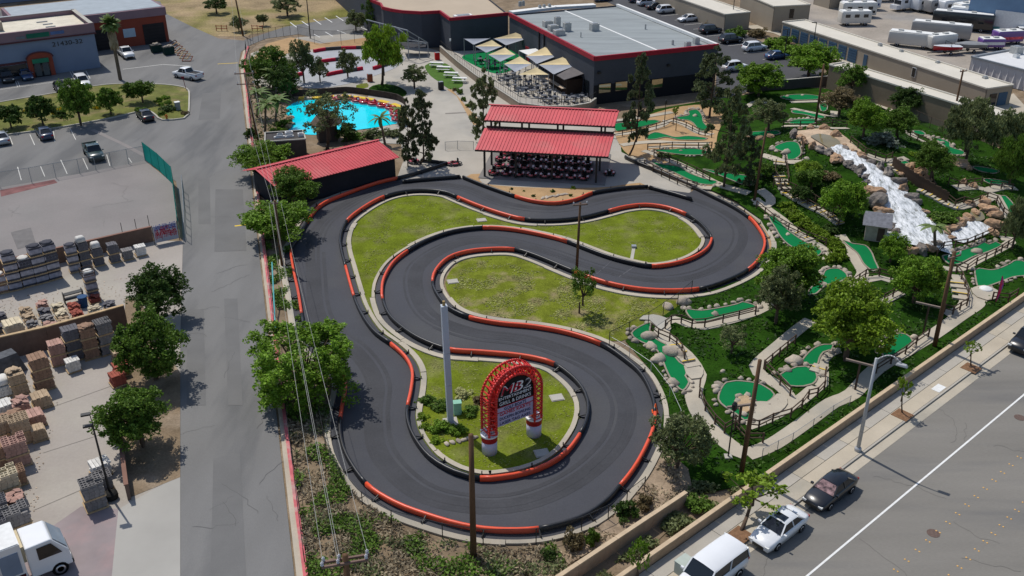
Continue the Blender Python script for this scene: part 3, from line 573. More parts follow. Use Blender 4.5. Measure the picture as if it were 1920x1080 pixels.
# ---------------------------------------------------------------- paths
def ribbon(name, px, wd, m, z=0.12, step=0.8, parent=None):
    C = crom(PX(px, z, True), step); A = offset(C, wd / 2, False); B = offset(C, -wd / 2, False); mb = MB(); n = len(C)
    vs = []
    for i in range(n):
        for q, dz in ((A[i], -0.12), (A[i], 0), (B[i], 0), (B[i], -0.12)): vs.append((q.x, q.y, hz(q.x, q.y) + z + dz))
    fs = [(i * 4 + j, i * 4 + j + 1, i * 4 + 5 + j, i * 4 + 4 + j) for i in range(n - 1) for j in range(3)]
    mb.add(vs, fs); o = mb.build(name, m, parent)
    if parent is None: o['kind'] = 'structure'
    return C
PATHS = [([(1212, 599), (1240, 606), (1265, 598), (1290, 607), (1320, 612), (1360, 602), (1400, 590), (1430, 577), (1450, 560)], 1.25), ([(1216, 601), (1246, 604), (1240, 624), (1262, 645), (1284, 664), (1300, 684), (1309, 702), (1303, 722), (1301, 745), (1315, 780), (1345, 815), (1385, 846), (1402, 852)], 1.45),
 ([(1400, 852), (1450, 832), (1520, 784), (1560, 755), (1598, 738), (1640, 694), (1700, 657), (1750, 627), (1800, 592), (1832, 570), (1838, 552), (1834, 541)], 1.35), ([(1400, 797), (1440, 782), (1474, 763), (1482, 748), (1470, 730), (1446, 714), (1424, 700), (1418, 687), (1436, 668), (1462, 646), (1495, 618), (1520, 600)], 1.25),
 ([(1474, 765), (1500, 750), (1522, 732), (1540, 718), (1541, 700), (1541, 675), (1556, 660), (1570, 655)], 1.15), ([(1415, 372), (1440, 392), (1468, 412), (1495, 436), (1520, 452), (1545, 466), (1556, 478), (1548, 488)], 1.0), ([(1575, 440), (1590, 462), (1604, 486), (1618, 512), (1606, 526), (1590, 536)], 1.2),
 ([(1604, 536), (1626, 524), (1650, 520), (1672, 526)], 1.1), ([(1655, 566), (1690, 548)], 1.0), ([(1768, 502), (1800, 504), (1836, 486), (1886, 460), (1898, 448), (1875, 446)], 1.0), ([(1770, 588), (1795, 584), (1812, 568), (1806, 540), (1795, 515)], 1.3),
 ([(1152, 252), (1200, 246), (1240, 235), (1255, 226), (1285, 234), (1310, 248), (1336, 252)], 1.1), ([(1165, 272), (1200, 267), (1250, 266), (1330, 268)], 1.1), ([(1206, 282), (1230, 290), (1270, 306), (1310, 326), (1350, 346), (1405, 362)], 1.0), ([(1200, 296), (1225, 310), (1260, 330), (1300, 348), (1335, 352)], 0.9), ([(1215, 276), (1260, 274), (1330, 275)], 0.8),
 ([(1150, 226), (1200, 220), (1260, 210)], 1.0), ([(1482, 191), (1515, 190), (1548, 189)], 0.9), ([(1485, 203), (1515, 209), (1548, 216), (1563, 218), (1564, 208)], 1.1), ([(1468, 236), (1520, 236), (1562, 240), (1590, 240)], 1.0), ([(1428, 290), (1450, 296), (1470, 303), (1502, 303)], 0.9), ([(1700, 244), (1715, 256), (1740, 268), (1760, 280)], 1.2), ([(1790, 352), (1830, 350), (1850, 356), (1880, 350), (1905, 352)], 1.2),
 ([(1770, 376), (1790, 388), (1812, 384), (1845, 376), (1868, 364)], 1.1), ([(1868, 364), (1880, 385), (1890, 408), (1902, 412)], 1.0), ([(1400, 200), (1420, 190), (1460, 196)], 0.9), ([(1625, 290), (1655, 300), (1680, 300), (1700, 296)], 0.9), ([(1418, 378), (1440, 385), (1445, 372), (1425, 355)], 1.1)]
PC = [ribbon('golf_path', l, w_, CONC_W, 0.10 + 0.0035 * i) for i, (l, w_) in enumerate(PATHS)]
pad = sheet('tee_pad', crom(PX([(1198, 602), (1206, 595), (1225, 593), (1248, 599), (1252, 608), (1238, 622), (1228, 612), (1218, 603)]), 0.6, True), 0.212, CONC_L, thick=0.1)
sheet('tee_pad', crom(PX([(1282, 690), (1300, 684), (1318, 695), (1314, 712), (1296, 714), (1286, 704)]), 0.6, True), 0.216, CONC_W, thick=0.1)
sheet('tee_pad', crom(PX([(1820, 545), (1845, 538), (1870, 548), (1872, 560), (1850, 566), (1832, 560)]), 0.6, True), 0.216, CONC_W, thick=0.1)
sheet('tee_pad', crom(PX([(1412, 757), (1440, 757), (1456, 742), (1470, 742), (1476, 760), (1455, 780), (1420, 792), (1406, 785)]), 0.6, True), 0.220, CONC_W, thick=0.1)
# ---------------------------------------------------------------- timber post and rail fences
POSTM = MB().box((0, 0, 0.45), (0.11, 0.11, 0.95)).mesh(WOODF, name='post')
def fence(px, label, h=0.95, rails=(0.45, 0.86), step=1.7, m=None, post=None, t=True, dz=0.1, cat='fence', group='timber fences of the golf course', name='timber_fence', rr_=0.035, wd=None):
    pts = PX(px, dz, True) if t else PX(px, 0)
    C = [pts[0]]
    for a, b in zip(pts[:-1], pts[1:]):
        k = max(1, round((b - a).length / step))
        for j in range(1, k + 1):
            q = a.lerp(b, j / k); C.append(Vector((q.x, q.y, (hz(q.x, q.y) + dz) if t else 0)))
    root = empty(name, C[0], 0, label, cat, group); o0 = C[0]
    for p in C: link('post', post or POSTM, root, p - o0, rnd(0, 0.2))
    for a, b in zip(C[:-1], C[1:]):
        for r in rails:
            MB().beam(a - o0 + Vector((0, 0, r)), b - o0 + Vector((0, 0, r)), 0.06, 0.09).build('rail', m or WOODF, root)
    return root
FENCES = [([(1247, 616), (1258, 607), (1277, 606), (1297, 614), (1321, 613), (1355, 605), (1385, 598), (1416, 590)], 'brown rail fence in front of the straight green'), ([(1221, 622), (1234, 632), (1255, 641), (1268, 650), (1278, 662), (1283, 676)], 'brown rail fence beside the stepped path of the long lower green'),
 ([(1312, 726), (1311, 745), (1322, 770), (1340, 795), (1358, 812), (1378, 800)], 'rail fence west of the round green'), ([(1404, 804), (1422, 806), (1448, 793), (1482, 783), (1503, 765), (1515, 748), (1532, 744), (1545, 730), (1547, 705)], 'long brown rail fence below the round green'),
 ([(1432, 692), (1461, 668), (1490, 644)], 'short rail fence climbing beside the sloping path'), ([(1434, 694), (1462, 722), (1481, 742)], 'rail fence dividing the round green from the small rounded green'), ([(1378, 806), (1400, 832)], 'two rail fence between the lamp post and the utility pole'),
 ([(1403, 830), (1430, 830)], 'stub of rail fence behind the street utility pole'), ([(1642, 700), (1670, 682), (1697, 664), (1717, 648), (1740, 632)], 'brown rail fence along the kerbside path east of the lime tree'), ([(1598, 536), (1622, 520), (1648, 518), (1670, 524)], 'brown rail fence at the foot of the broad bright tree'),
 ([(1657, 566), (1690, 548)], 'short rail fence between the two broad bright trees'), ([(1770, 586), (1786, 590), (1812, 574), (1814, 556), (1802, 524), (1792, 512)], 'rail fence beside the yellow edged wooden steps'), ([(1780, 500), (1812, 510), (1830, 497), (1865, 480), (1900, 458)], 'brown rail fence in front of the long green ramp'),
 ([(1756, 482), (1768, 468), (1812, 462), (1840, 450), (1862, 440), (1885, 444)], 'brown rail fence between plunge pool and long green ramp'), ([(1772, 374), (1790, 388), (1806, 382), (1822, 386), (1850, 374), (1868, 380), (1880, 402), (1892, 412)], 'brown rail fence along the rocky bridge'), ([(1778, 346), (1796, 352), (1840, 346)], 'upper rail fence above the rocky bridge'),
 ([(1856, 352), (1897, 358)], 'rail fence in front of the upper right terrace green'), ([(1706, 258), (1720, 264), (1738, 272)], 'rail fence on the short white ramp below the storage wall'), ([(1468, 240), (1500, 238), (1530, 238), (1560, 236), (1587, 240)], 'dark rail fence behind the summit pool'),
 ([(1150, 258), (1200, 249), (1245, 238), (1262, 232), (1286, 240), (1310, 252), (1334, 258)], 'dark rail fence curving through the sandy garden'), ([(1214, 281), (1260, 278), (1334, 278)], 'dark rail fence in front of the wavy narrow green'), ([(1226, 292), (1270, 310), (1305, 326), (1330, 340)], 'rail fence on the slope above the long sloping green'),
 ([(1208, 312), (1240, 330), (1270, 345), (1306, 354)], 'thin rail fence along the track side of the sandy garden'), ([(1450, 350), (1480, 368), (1530, 396), (1572, 424)], 'pale rail fence on the lower side of the hillside steps'), ([(1470, 350), (1512, 370), (1562, 400), (1578, 412)], 'rail fence on the upper side of the hillside steps'),
 ([(1594, 268), (1622, 290), (1660, 304), (1672, 298)], 'rail fence east of the summit pool'), ([(1502, 268), (1505, 284), (1502, 300)], 'short pale rail fence round the putting hollow'), ([(1454, 312), (1452, 330), (1462, 348)], 'rail fence left of the upper stairs'), ([(1472, 306), (1476, 326), (1478, 345)], 'rail fence right of the upper stairs'),
 ([(1860, 563), (1890, 566), (1906, 556)], 'short rail fence beside the magenta flag'), ([(1418, 390), (1450, 416), (1478, 432), (1512, 448), (1548, 462)], 'wavy rail fence beside the hedge bank')]
for l, lab in FENCES: fence(l, lab)
# stairs
def stairs(px, n, wd, label, yellow=True):
    C = crom(PX(px, 0.12, True), 0.2); root = empty('hillside_steps', C[0], 0, label, 'steps'); o0 = C[0]
    for i in range(n):
        p = C[int((len(C) - 1) * i / max(1, n - 1))]; q = C[min(len(C) - 1, int((len(C) - 1) * i / max(1, n - 1)) + 2)]; r_ = C[max(0, int((len(C) - 1) * i / max(1, n - 1)) - 2)]
        a = math.atan2((q - r_).y, (q - r_).x)
        z = hz(p.x, p.y) + 0.16
        st = MB().box((0, 0, 0), (0.62, wd, 0.22)).build('step', CONC_W, root, False, Vector((p.x, p.y, z)) - o0, a)
        if yellow and i % 2 == 0: MB().box((0.26, 0, 0.115), (0.12, wd * 0.96, 0.02)).build('nosing', YELLOW, st)
    return root
stairs([(1463, 304), (1458, 325), (1464, 336), (1469, 350), (1476, 362)], 9, 1.5, 'pale stair flight with yellow edges below the putting hollow')
stairs([(1476, 362), (1498, 376), (1523, 389), (1551, 403), (1572, 418)], 13, 1.2, 'long stair flight with yellow edges down the planted hillside')
stairs([(1262, 646), (1275, 662), (1288, 675), (1298, 686)], 6, 1.3, 'yellow edged steps beside the large round white boulder')
stairs([(1492, 436), (1505, 442), (1517, 449)], 4, 0.9, 'three yellow edged steps beside the narrow diagonal green')
stairs([(1795, 530), (1800, 545), (1802, 560)], 4, 1.6, 'yellow edged timber steps near the magenta flag')
stairs([(1538, 690), (1533, 697)], 2, 1.3, 'yellow edged steps by the small rounded green')
stairs([(1672, 310), (1680, 318), (1690, 326)], 4, 1.0, 'yellow edged steps at the head of the timber wall')
stairs([(1725, 358), (1745, 368), (1770, 382), (1790, 390)], 9, 0.8, 'narrow pale steps with yellow edges below the timber wall')
# ---------------------------------------------------------------- summit pool, waterfall, rocks
WATERM = bpy.data.materials.new('white_water'); WATERM.use_nodes = True
_nt = WATERM.node_tree; _b = _nt.nodes['Principled BSDF']; _tc = _nt.nodes.new('ShaderNodeTexCoord'); _mp = _nt.nodes.new('ShaderNodeMapping'); _mp.inputs['Rotation'].default_value = (0, 0, R(20)); _mp.inputs['Scale'].default_value = (1.6, 0.55, 1)
_n = _nt.nodes.new('ShaderNodeTexNoise'); _n.inputs['Scale'].default_value = 1.5; _n.inputs['Detail'].default_value = 8; _n.inputs['Roughness'].default_value = 0.72
_r = _nt.nodes.new('ShaderNodeValToRGB'); _r.color_ramp.elements[0].position = 0.36; _r.color_ramp.elements[0].color = (0.16, 0.17, 0.15, 1); _r.color_ramp.elements[1].position = 0.58; _r.color_ramp.elements[1].color = (0.86, 0.88, 0.90, 1)
e_ = _r.color_ramp.elements.new(0.47); e_.color = (0.55, 0.58, 0.60, 1)
_bp = _nt.nodes.new('ShaderNodeBump'); _bp.inputs['Strength'].default_value = 0.7; _bp.inputs['Distance'].default_value = 0.3
_nt.links.new(_tc.outputs['Object'], _mp.inputs[0]); _nt.links.new(_mp.outputs[0], _n.inputs['Vector']); _nt.links.new(_n.outputs['Fac'], _r.inputs[0]); _nt.links.new(_r.outputs[0], _b.inputs['Base Color']); _nt.links.new(_n.outputs['Fac'], _bp.inputs['Height']); _nt.links.new(_bp.outputs[0], _b.inputs['Normal']); _b.inputs['Roughness'].default_value = 0.35
FALL = [(1567, 277, 20), (1588, 290, 24), (1610, 306, 28), (1638, 328, 34), (1662, 352, 42), (1680, 380, 50), (1694, 405, 58), (1708, 430, 76), (1716, 450, 90), (1716, 466, 84)]
pts = [T(a, b, 0.12) for a, b, _ in FALL]; wds = [1.5 * c / pxm(p) for (_, _, c), p in zip(FALL, pts)]
Cw = crom(pts, 0.5); n = len(Cw); mb = MB(); vs = []; M_ = 13
for i in range(n):
    t = i / (n - 1) * (len(wds) - 1); k = min(int(t), len(wds) - 2); wd = wds[k] + (wds[k + 1] - wds[k]) * (t - k)
    a = Cw[max(0, i - 1)]; b = Cw[min(n - 1, i + 1)]; d = (b - a); d.z = 0; d.normalize(); s_ = Vector((-d.y, d.x, 0))
    for j in range(M_):
        f = j / (M_ - 1) - 0.5; q = Cw[i] + s_ * (f * wd)
        z = hz(q.x, q.y) + 0.50 + 0.26 * noise.noise(Vector((q.x * 0.9, q.y * 0.7, 1.0))) + 0.14 * noise.noise(Vector((q.x * 2.6, q.y * 1.6, 4.0))) - 2.6 * abs(f) ** 3
        vs.append((q.x, q.y, z))
mb.add(vs, [(i * M_ + j, i * M_ + j + 1, (i + 1) * M_ + j + 1, (i + 1) * M_ + j) for i in range(n - 1) for j in range(M_ - 1)])
wf = mb.build('waterfall', WATERM, None, True); wf['kind'] = 'structure'
sheet('summit_pool', crom(PX([(1519, 256), (1533, 252), (1556, 255), (1574, 266), (1574, 278), (1560, 281), (1540, 270)], 0.2, True), 0.6, True), 0.30, mat('murky_water', (0.20, 0.165, 0.085), rough=0.08, var=0.1, sc=0.4, spec=0.5), grid=1.0, follow=True)
pp = sheet('plunge_pool', crom(PX([(1782, 440), (1800, 428), (1816, 415), (1835, 416), (1856, 425), (1856, 436), (1836, 446), (1806, 456), (1790, 452)], 0.15, True), 0.5, True), 0.22, WATERM, grid=0.6, follow=True)
sheet('upper_pool', crom(PX([(1822, 396), (1840, 398), (1846, 412), (1830, 416), (1818, 410)], 0.15, True), 0.5, True), 0.26, MATS['murky_water'], grid=0.8, follow=True)
sheet('rocky_ledge', crom(PX([(1480, 248), (1510, 243), (1540, 240), (1572, 248), (1600, 268), (1622, 292), (1605, 300), (1585, 285), (1575, 282), (1550, 286), (1528, 272), (1505, 262)], 0.2, True), 0.7, True), 0.16, mat('rock_pavement', (0.46, 0.345, 0.24), var=0.25, sc=0.5, fine=0.15, fsc=4, bump=0.6, bsc=2), grid=1.0, follow=True)
random.seed(5)
BIG = [(1487, 257, 1.6, 'D'), (1502, 262, 1.3, 'T'), (1520, 243, 1.2, 'T'), (1545, 243, 1.7, 'T'), (1566, 256, 1.6, 'T'), (1508, 270, 1.2, 'T'), (1523, 278, 1.4, 'T'), (1538, 284, 1.6, 'D'), (1553, 288, 1.3, 'D'), (1568, 302, 1.9, 'T'), (1590, 312, 1.5, 'D'), (1612, 322, 1.6, 'D'), (1625, 335, 1.2, 'D'), (1584, 284, 1.3, 'D'), (1600, 290, 1.2, 'T'), (1615, 298, 1.6, 'T'),
       (1632, 308, 1.3, 'D'), (1650, 318, 1.4, 'D'), (1665, 330, 1.7, 'D'), (1684, 345, 1.7, 'D'), (1692, 358, 1.4, 'T'), (1708, 375, 1.7, 'D'), (1718, 382, 1.3, 'D'), (1735, 400, 0.9, 'T'), (1745, 415, 0.8, 'T'), (1640, 365, 2.3, 'T'), (1642, 385, 2.8, 'D'), (1655, 400, 1.9, 'T'), (1648, 412, 1.8, 'D'), (1668, 428, 1.7, 'D'), (1680, 440, 1.3, 'D'), (1660, 425, 1.2, 'T'),
       (1818, 385, 1.2, 'T'), (1828, 402, 1.3, 'T'), (1815, 412, 1.5, 'T'), (1800, 422, 1.6, 'T'), (1785, 432, 1.5, 'T'), (1775, 440, 1.0, 'T'), (1845, 385, 1.7, 'T'), (1852, 398, 2.0, 'T'), (1865, 408, 1.6, 'T'), (1868, 428, 1.9, 'T'), (1862, 440, 1.2, 'T'), (1788, 305, 1.4, 'T'), (1800, 312, 1.8, 'T'), (1815, 318, 1.2, 'T'), (1705, 320, 1.8, 'T'), (1722, 328, 2.0, 'T'), (1738, 340, 1.3, 'T'), (1690, 330, 1.3, 'T'), (1806, 345, 1.2, 'T'), (1824, 352, 1.4, 'T'), (1400, 262, 1.2, 'T'), (1425, 262, 1.2, 'T'), (1445, 258, 1.0, 'T'), (1500, 243, 0.9, 'T'), (1630, 362, 1.4, 'T'), (1690, 470, 1.4, 'D'), (1708, 475, 1.5, 'T'), (1726, 474, 1.6, 'D'), (1743, 470, 1.4, 'T'), (1756, 462, 1.2, 'D')]
wr = empty('waterfall_rockwork', T(1640, 340), 0, 'tan and grey rockwork lining the waterfall and pools', 'rockwork')
for px, py, s, k in BIG:
    p = T(px, py); link('rock', random.choice(ROCKS_T if k == 'T' else ROCKS_D), wr, p - wr.location + Vector((0, 0, s * 0.15)), rnd(0, 6), (s * rnd(.8, 1.2) * 0.50, s * 0.42, s * rnd(.35, .6)))
for i in range(len(Cw)):                # stones in and along the cascade
    if i % 3 == 0:
        t = i / (n - 1) * (len(wds) - 1); k = min(int(t), len(wds) - 2); wd = wds[k] + (wds[k + 1] - wds[k]) * (t - k)
        d = Cw[min(n - 1, i + 1)] - Cw[max(0, i - 1)]; d.z = 0; d.normalize(); s_ = Vector((-d.y, d.x, 0))
        for f in (-0.5, 0.52) + ((rnd(-.3, .3),) if i % 9 == 0 else ()):
            q = Cw[i] + s_ * (f * wd + rnd(-.2, .2)); s = rnd(0.22, 0.6); link('rock', random.choice(ROCKS_D + ROCKS_T), wr, Vector((q.x, q.y, hz(q.x, q.y) + 0.15)) - wr.location, rnd(0, 6), (s, s * .8, s * .7))
# curved timber wall beside the cascade
TW = crom(PX([(1672, 314), (1690, 330), (1715, 348), (1745, 366), (1775, 384)], 0, True), 0.24); tw = empty('timber_wall', TW[0], 0, 'curving dark brown timber plank wall beside the waterfall', 'wall')
for i, (a, b) in enumerate(zip(TW[:-1], TW[1:])):
    MB().box((0, 0, 0.7), ((b - a).length * 0.94, 0.09, 1.5 + 0.12 * (i % 3))).build('plank', WOODF, tw, False, (a + b) / 2 - TW[0], math.atan2((b - a).y, (b - a).x))
tag(sheet('sand_hollow', crom(PX([(1690, 322), (1715, 320), (1732, 326), (1730, 340), (1712, 338)], 0.2, True), 0.6, True), 0.35, mat('ochre_earth', (0.42, 0.26, 0.10), var=0.2, sc=1), None, None, grid=0.8, follow=True), 'ochre earth hollow held by rocks behind the timber wall', 'earth bed')
# little grey hut
hp = T(1640, 446); hut = empty('mill_hut', hp, R(-20), 'little grey roofed hut at the foot of the waterfall', 'hut')
MB().box((0, 0, 1.0), (2.2, 2.0, 2.0)).build('wall', mat('hut_render', (0.40, 0.35, 0.28), var=0.15, sc=2), hut)
MB().add([(-1.5, -1.4, 1.9), (1.5, -1.4, 1.9), (1.5, 1.4, 1.9), (-1.5, 1.4, 1.9), (-1.4, 0, 3.0), (1.4, 0, 3.0)], [(0, 1, 5, 4), (2, 3, 4, 5), (1, 2, 5), (3, 0, 4), (3, 2, 1, 0)]).build('roof', mat('hut_shingle', (0.22, 0.22, 0.24), var=0.25, sc=3), hut)
MB().box((1.11, 0.2, 1.2), (0.04, 0.5, 0.5)).build('window', GLASS, hut)
MB().box((0.5, -1.01, 0.85), (0.7, 0.04, 1.5)).build('door', WOODF, hut)
# hedge banks follow in the vegetation part; small water bowl above the putting hollow
# ================================================================ BUILDINGS
def U(a): return Vector((math.cos(a), math.sin(a), 0))
def poly_walls(root, poly, z0, z1, m, name='wall'):
    n = len(poly); o0 = root.location
    for i in range(n):
        a, b = Vector(poly[i]), Vector(poly[(i + 1) % n]); d = (b - a).normalized(); nn = Vector((d.y, -d.x, 0)) * 0.1
        mb = MB().add([Vector((a.x, a.y, z0)) - o0, Vector((b.x, b.y, z0)) - o0, Vector((b.x, b.y, z1)) - o0, Vector((a.x, a.y, z1)) - o0,
                       Vector((a.x, a.y, z0)) - o0 - nn, Vector((b.x, b.y, z0)) - o0 - nn, Vector((b.x, b.y, z1)) - o0 - nn, Vector((a.x, a.y, z1)) - o0 - nn],
                      [(0, 1, 2, 3), (7, 6, 5, 4), (3, 2, 6, 7), (1, 0, 4, 5), (2, 1, 5, 6), (0, 3, 7, 4)])
        mb.build(name, m, root)
def flat_roof(root, poly, z, m, name='roof'):
    o0 = root.location; P = [Vector((p.x, p.y)) for p in poly]; r = delaunay_2d_cdt(P, [(i, (i + 1) % len(P)) for i in range(len(P))], [], 1, 1e-4)
    me = bpy.data.meshes.new(name); me.from_pydata([(v.x - o0.x, v.y - o0.y, z - o0.z) for v in r[0]], [], [tuple(f) for f in r[2]]); me.update()
    if me.polygons[0].normal.z < 0: me.flip_normals()
    me.materials.append(m); return link(name, me, root)
def trim(root, pts, wd, ht, m, name='trim'):
    o0 = root.location
    for a, b in zip(pts[:-1], pts[1:]): MB().beam(a - o0, b - o0, wd, ht).build(name, m, root)
def Z(p, z): return Vector((p.x, p.y, z))
# ---- grey club house
HB = 7.2
a_, b_, c_ = G(955, 27, HB), G(1115, 110, HB), G(1347, 86, HB)
d1 = (b_ - a_).normalized(); d2 = (c_ - b_).normalized(); dd = c_ + (a_ - b_)
WALLG = mat('charcoal_stucco', (0.062, 0.068, 0.082), rough=0.85, var=0.10, sc=0.3, fine=0.05, fsc=3)
WALLK = mat('black_wall_base', (0.016, 0.017, 0.02), rough=0.7, var=0.1)  # near-black tone of the lower wall band and the downpipes
REDT = mat('crimson_trim', (0.33, 0.018, 0.035), rough=0.5, var=0.08, sc=1)
ROOFG = mat('grey_membrane', (0.275, 0.30, 0.305), rough=0.85, var=0.10, sc=0.25, fine=0.04, fsc=2, col2=(0.235, 0.255, 0.26), c2sc=0.15, stretch=(0.4, 2.5, 1, R(-22)))
ROOFT = mat('tan_membrane', (0.44, 0.36, 0.27), rough=0.9, var=0.06, sc=0.15)
club = empty('club_house', Z(b_, 0), 0, 'charcoal club house with pale grey flat roof and crimson parapet', 'building')
B_ = [a_, b_, c_, dd]
poly_walls(club, B_, 0, HB, WALLG); flat_roof(club, B_, HB - 0.25, ROOFG)
trim(club, [Z(a_, HB), Z(b_, HB), Z(c_, HB)], 0.35, 0.7, REDT, 'parapet_trim'); trim(club, [Z(c_, HB + .05), Z(dd, HB + .05)], 0.5, 0.45, WHITE, 'parapet_coping')
trim(club, [G(1056, 19, HB - .2), G(1231, 94, HB - .2)], 0.35, 0.12, WHITE, 'roof_seam')
# black base band and windows on the golf side
nn = Vector((d2.y, -d2.x, 0)) 
MB().box((0, 0, 1.5), ((c_ - b_).length - 0.1, 0.06, 3.0), math.atan2(d2.y, d2.x)).build('base_band', WALLK, club, False, Z((b_ + c_) / 2 + nn * 0.04, 0) - Z(b_, 0))
WING = mat('window_mirror_glass', (0.30, 0.33, 0.30), rough=0.03, var=0.0, metal=0.9, spec=0.8)
for px, py, w_ in ((1134, 165, 2.0), (1165, 161, 2.0), (1232, 156, 1.9)):
    t = G(px, py, 0); # slide along the wall to the pixel column
    best = min((i * 0.1 for i in range(0, 220)), key=lambda s: abs(960 + FPX * (b_ + d2 * s).x / ((b_ + d2 * s).y * CP + (CAMH - 2.9) * SP) - px))
    q = b_ + d2 * best; zz = hgt(q, py)
    f = MB().box((0, 0, 0), (w_ + 0.2, 0.10, 1.55), math.atan2(d2.y, d2.x)).build('window', BLKM, club, False, Z(q + nn * 0.08, zz) - Z(b_, 0))
    MB().box((0, 0, 0), (w_, 0.04, 1.35), math.atan2(d2.y, d2.x)).build('pane', WING, f, False, nn * 0.06)
for s in (0.8, 13.0): 
    q = b_ + d2 * s; MB().box((0, 0, 0), (0.45, 0.35, 0.35), math.atan2(d2.y, d2.x)).build('wall_lamp', BLKM, club, False, Z(q + nn * 0.2, 5.0) - Z(b_, 0))
# downpipes on the patio wall, patio door
n1 = Vector((d1.y, -d1.x, 0)); n1 = -n1 if n1.x > 0 else n1
for s in (0.46, 0.40): q = a_.lerp(b_, s); MB().box((0, 0, HB / 2), (0.25, 0.2, HB - .4), math.atan2(d1.y, d1.x)).build('downpipe', WALLK, club, False, Z(q + n1 * 0.12, 0) - Z(b_, 0))
q = a_.lerp(b_, 0.25); MB().box((0, 0, 2.0), (1.6, 0.08, 2.4), math.atan2(d1.y, d1.x)).build('door', REDT, club, False, Z(q + n1 * 0.06, 0) - Z(b_, 0))
q = a_.lerp(b_, 0.93); MB().box((0, 0, 2.2), (1.8, 0.08, 2.2), math.atan2(d1.y, d1.x)).build('door', GLASS, club, False, Z(q + n1 * 0.06, 0) - Z(b_, 0))
# rooftop units
UNIT = mat('roof_unit_metal', (0.42, 0.42, 0.40), rough=0.6, var=0.15, sc=2)
def unit(root, px, py, zr, s, name='roof_unit', m=None, ang=R(22)):
    p = G(px, py, zr); u = MB().box((0, 0, s[2] / 2), s, ang).build(name, m or UNIT, root, False, p - root.location)
    MB().box((0, 0, s[2] + 0.04), (s[0] * 0.7, s[1] * 0.7, 0.08), ang).build('fan_cover', STEEL, u); return u
for px, py, s in ((1027, 50, (1.6, 1.2, 1.0)), (1037, 57, (1.6, 1.3, 0.9)), (1045, 50, (0.9, 0.9, 1.7)), (1063, 58, (1.2, 1.0, 1.4)), (1048, 66, (1.8, 1.2, 0.9)), (1056, 64, (0.5, 0.5, 0.9)), (1114, 57, (1.4, 1.2, 1.2)), (1305, 82, (0.9, 0.8, 1.0)), (1289, 89, (0.9, 0.7, 0.9)), (1261, 84, (0.3, 0.3, 0.7)), (1210, 55, (0.2, 0.2, 0.8)), (1089, 70, (0.15, 0.15, 0.8))): unit(club, px, py, HB - .25, s)
# tan roofed hall
HA = 6.6
A_ = PX([(714, 8), (718, 15), (735, 19), (755, 22), (790, 24), (825, 22), (844, 36)], HA); a2 = G(955, 27, HA) - d1 * 0.6
hall = empty('rounded_hall', Z(A_[0], 0), 0, 'dark rounded hall with sandy flat roof and crimson rim', 'building')
far = [a2, a2 - d1 * 40 + d2 * 5, A_[0] - d1 * 42, A_[0] - d1 * 6 + d2 * -1.0]
PA = A_ + far
poly_walls(hall, PA, 0, HA, WALLG); flat_roof(hall, PA, HA - 0.3, ROOFT); trim(hall, [Z(p, HA) for p in A_ + [a2]], 0.35, 0.55, REDT, 'parapet_trim'); trim(hall, [Z(far[-1], HA), Z(A_[0], HA)], 0.35, 0.55, REDT, 'parapet_trim')
unit(hall, 868, 33, HA - .3, (3.4, 1.3, 0.5), m=WHITE); trim(hall, [G(958, 24, HA), G(1040, 14, HA), G(1115, 10, HA)], 1.6, 0.5, WHITE, 'roof_duct')
for px, py in ((1012, 19), (1020, 18), (1030, 17), (975, 12), (981, 11)): unit(hall, px, py, HA - .2, (0.5, 0.5, 0.9))
for px, py in ((844, 68), (844, 75)):
    MB().box((0, 0, 0), (0.3, 0.3, 0.4)).build('wall_lamp', WHITE, hall, False, G(px, py, 3.2) - hall.location)
# ---- terrace
TZ = 0.8
tpoly = PX([(826, 90), (858, 118), (895, 146), (935, 171), (975, 197), (1020, 203), (1070, 203), (1105, 197), (1117, 188)], TZ) + [Z(b_ + n1 * .2, TZ), Z(a_ + n1 * .2, TZ), Z(A_[-1], TZ)]
terr = sheet('terrace', tpoly, TZ, CONC, thick=TZ)
sheet('terrace_turf', crom(PX([(866, 108), (890, 100), (935, 94), (985, 96), (990, 112), (965, 130), (935, 138), (910, 132)], TZ), 1, True), TZ + 0.02, PUTT, terr)
tw_ = empty('terrace_wall', tpoly[0], 0, 'tan block retaining wall with dark railing along the patio terrace', 'wall')
WBLK = mat('tan_block', (0.30, 0.235, 0.175), rough=0.9, var=0.12, sc=1.0, fine=0.1, fsc=3)
for a, b in zip(tpoly[:8], tpoly[1:9]):
    o0 = tw_.location; MB().beam(a - o0 + Vector((0, 0, -0.25)), b - o0 + Vector((0, 0, -0.25)), 0.3, 1.2).build('block_wall', WBLK, tw_)
    MB().beam(a - o0 + Vector((0, 0, 0.38)), b - o0 + Vector((0, 0, 0.38)), 0.36, 0.08).build('coping', CONC_L, tw_)
    MB().beam(a - o0 + Vector((0, 0, 1.35)), b - o0 + Vector((0, 0, 1.35)), 0.05, 0.06).build('handrail', BLKM, tw_)
    k = int((b - a).length / 0.9)
    for j in range(k + 1): p = a.lerp(b, j / max(1, k)); MB().box((0, 0, 0.85), (0.04, 0.04, 1.0)).build('baluster', BLKM, tw_, False, p - o0)
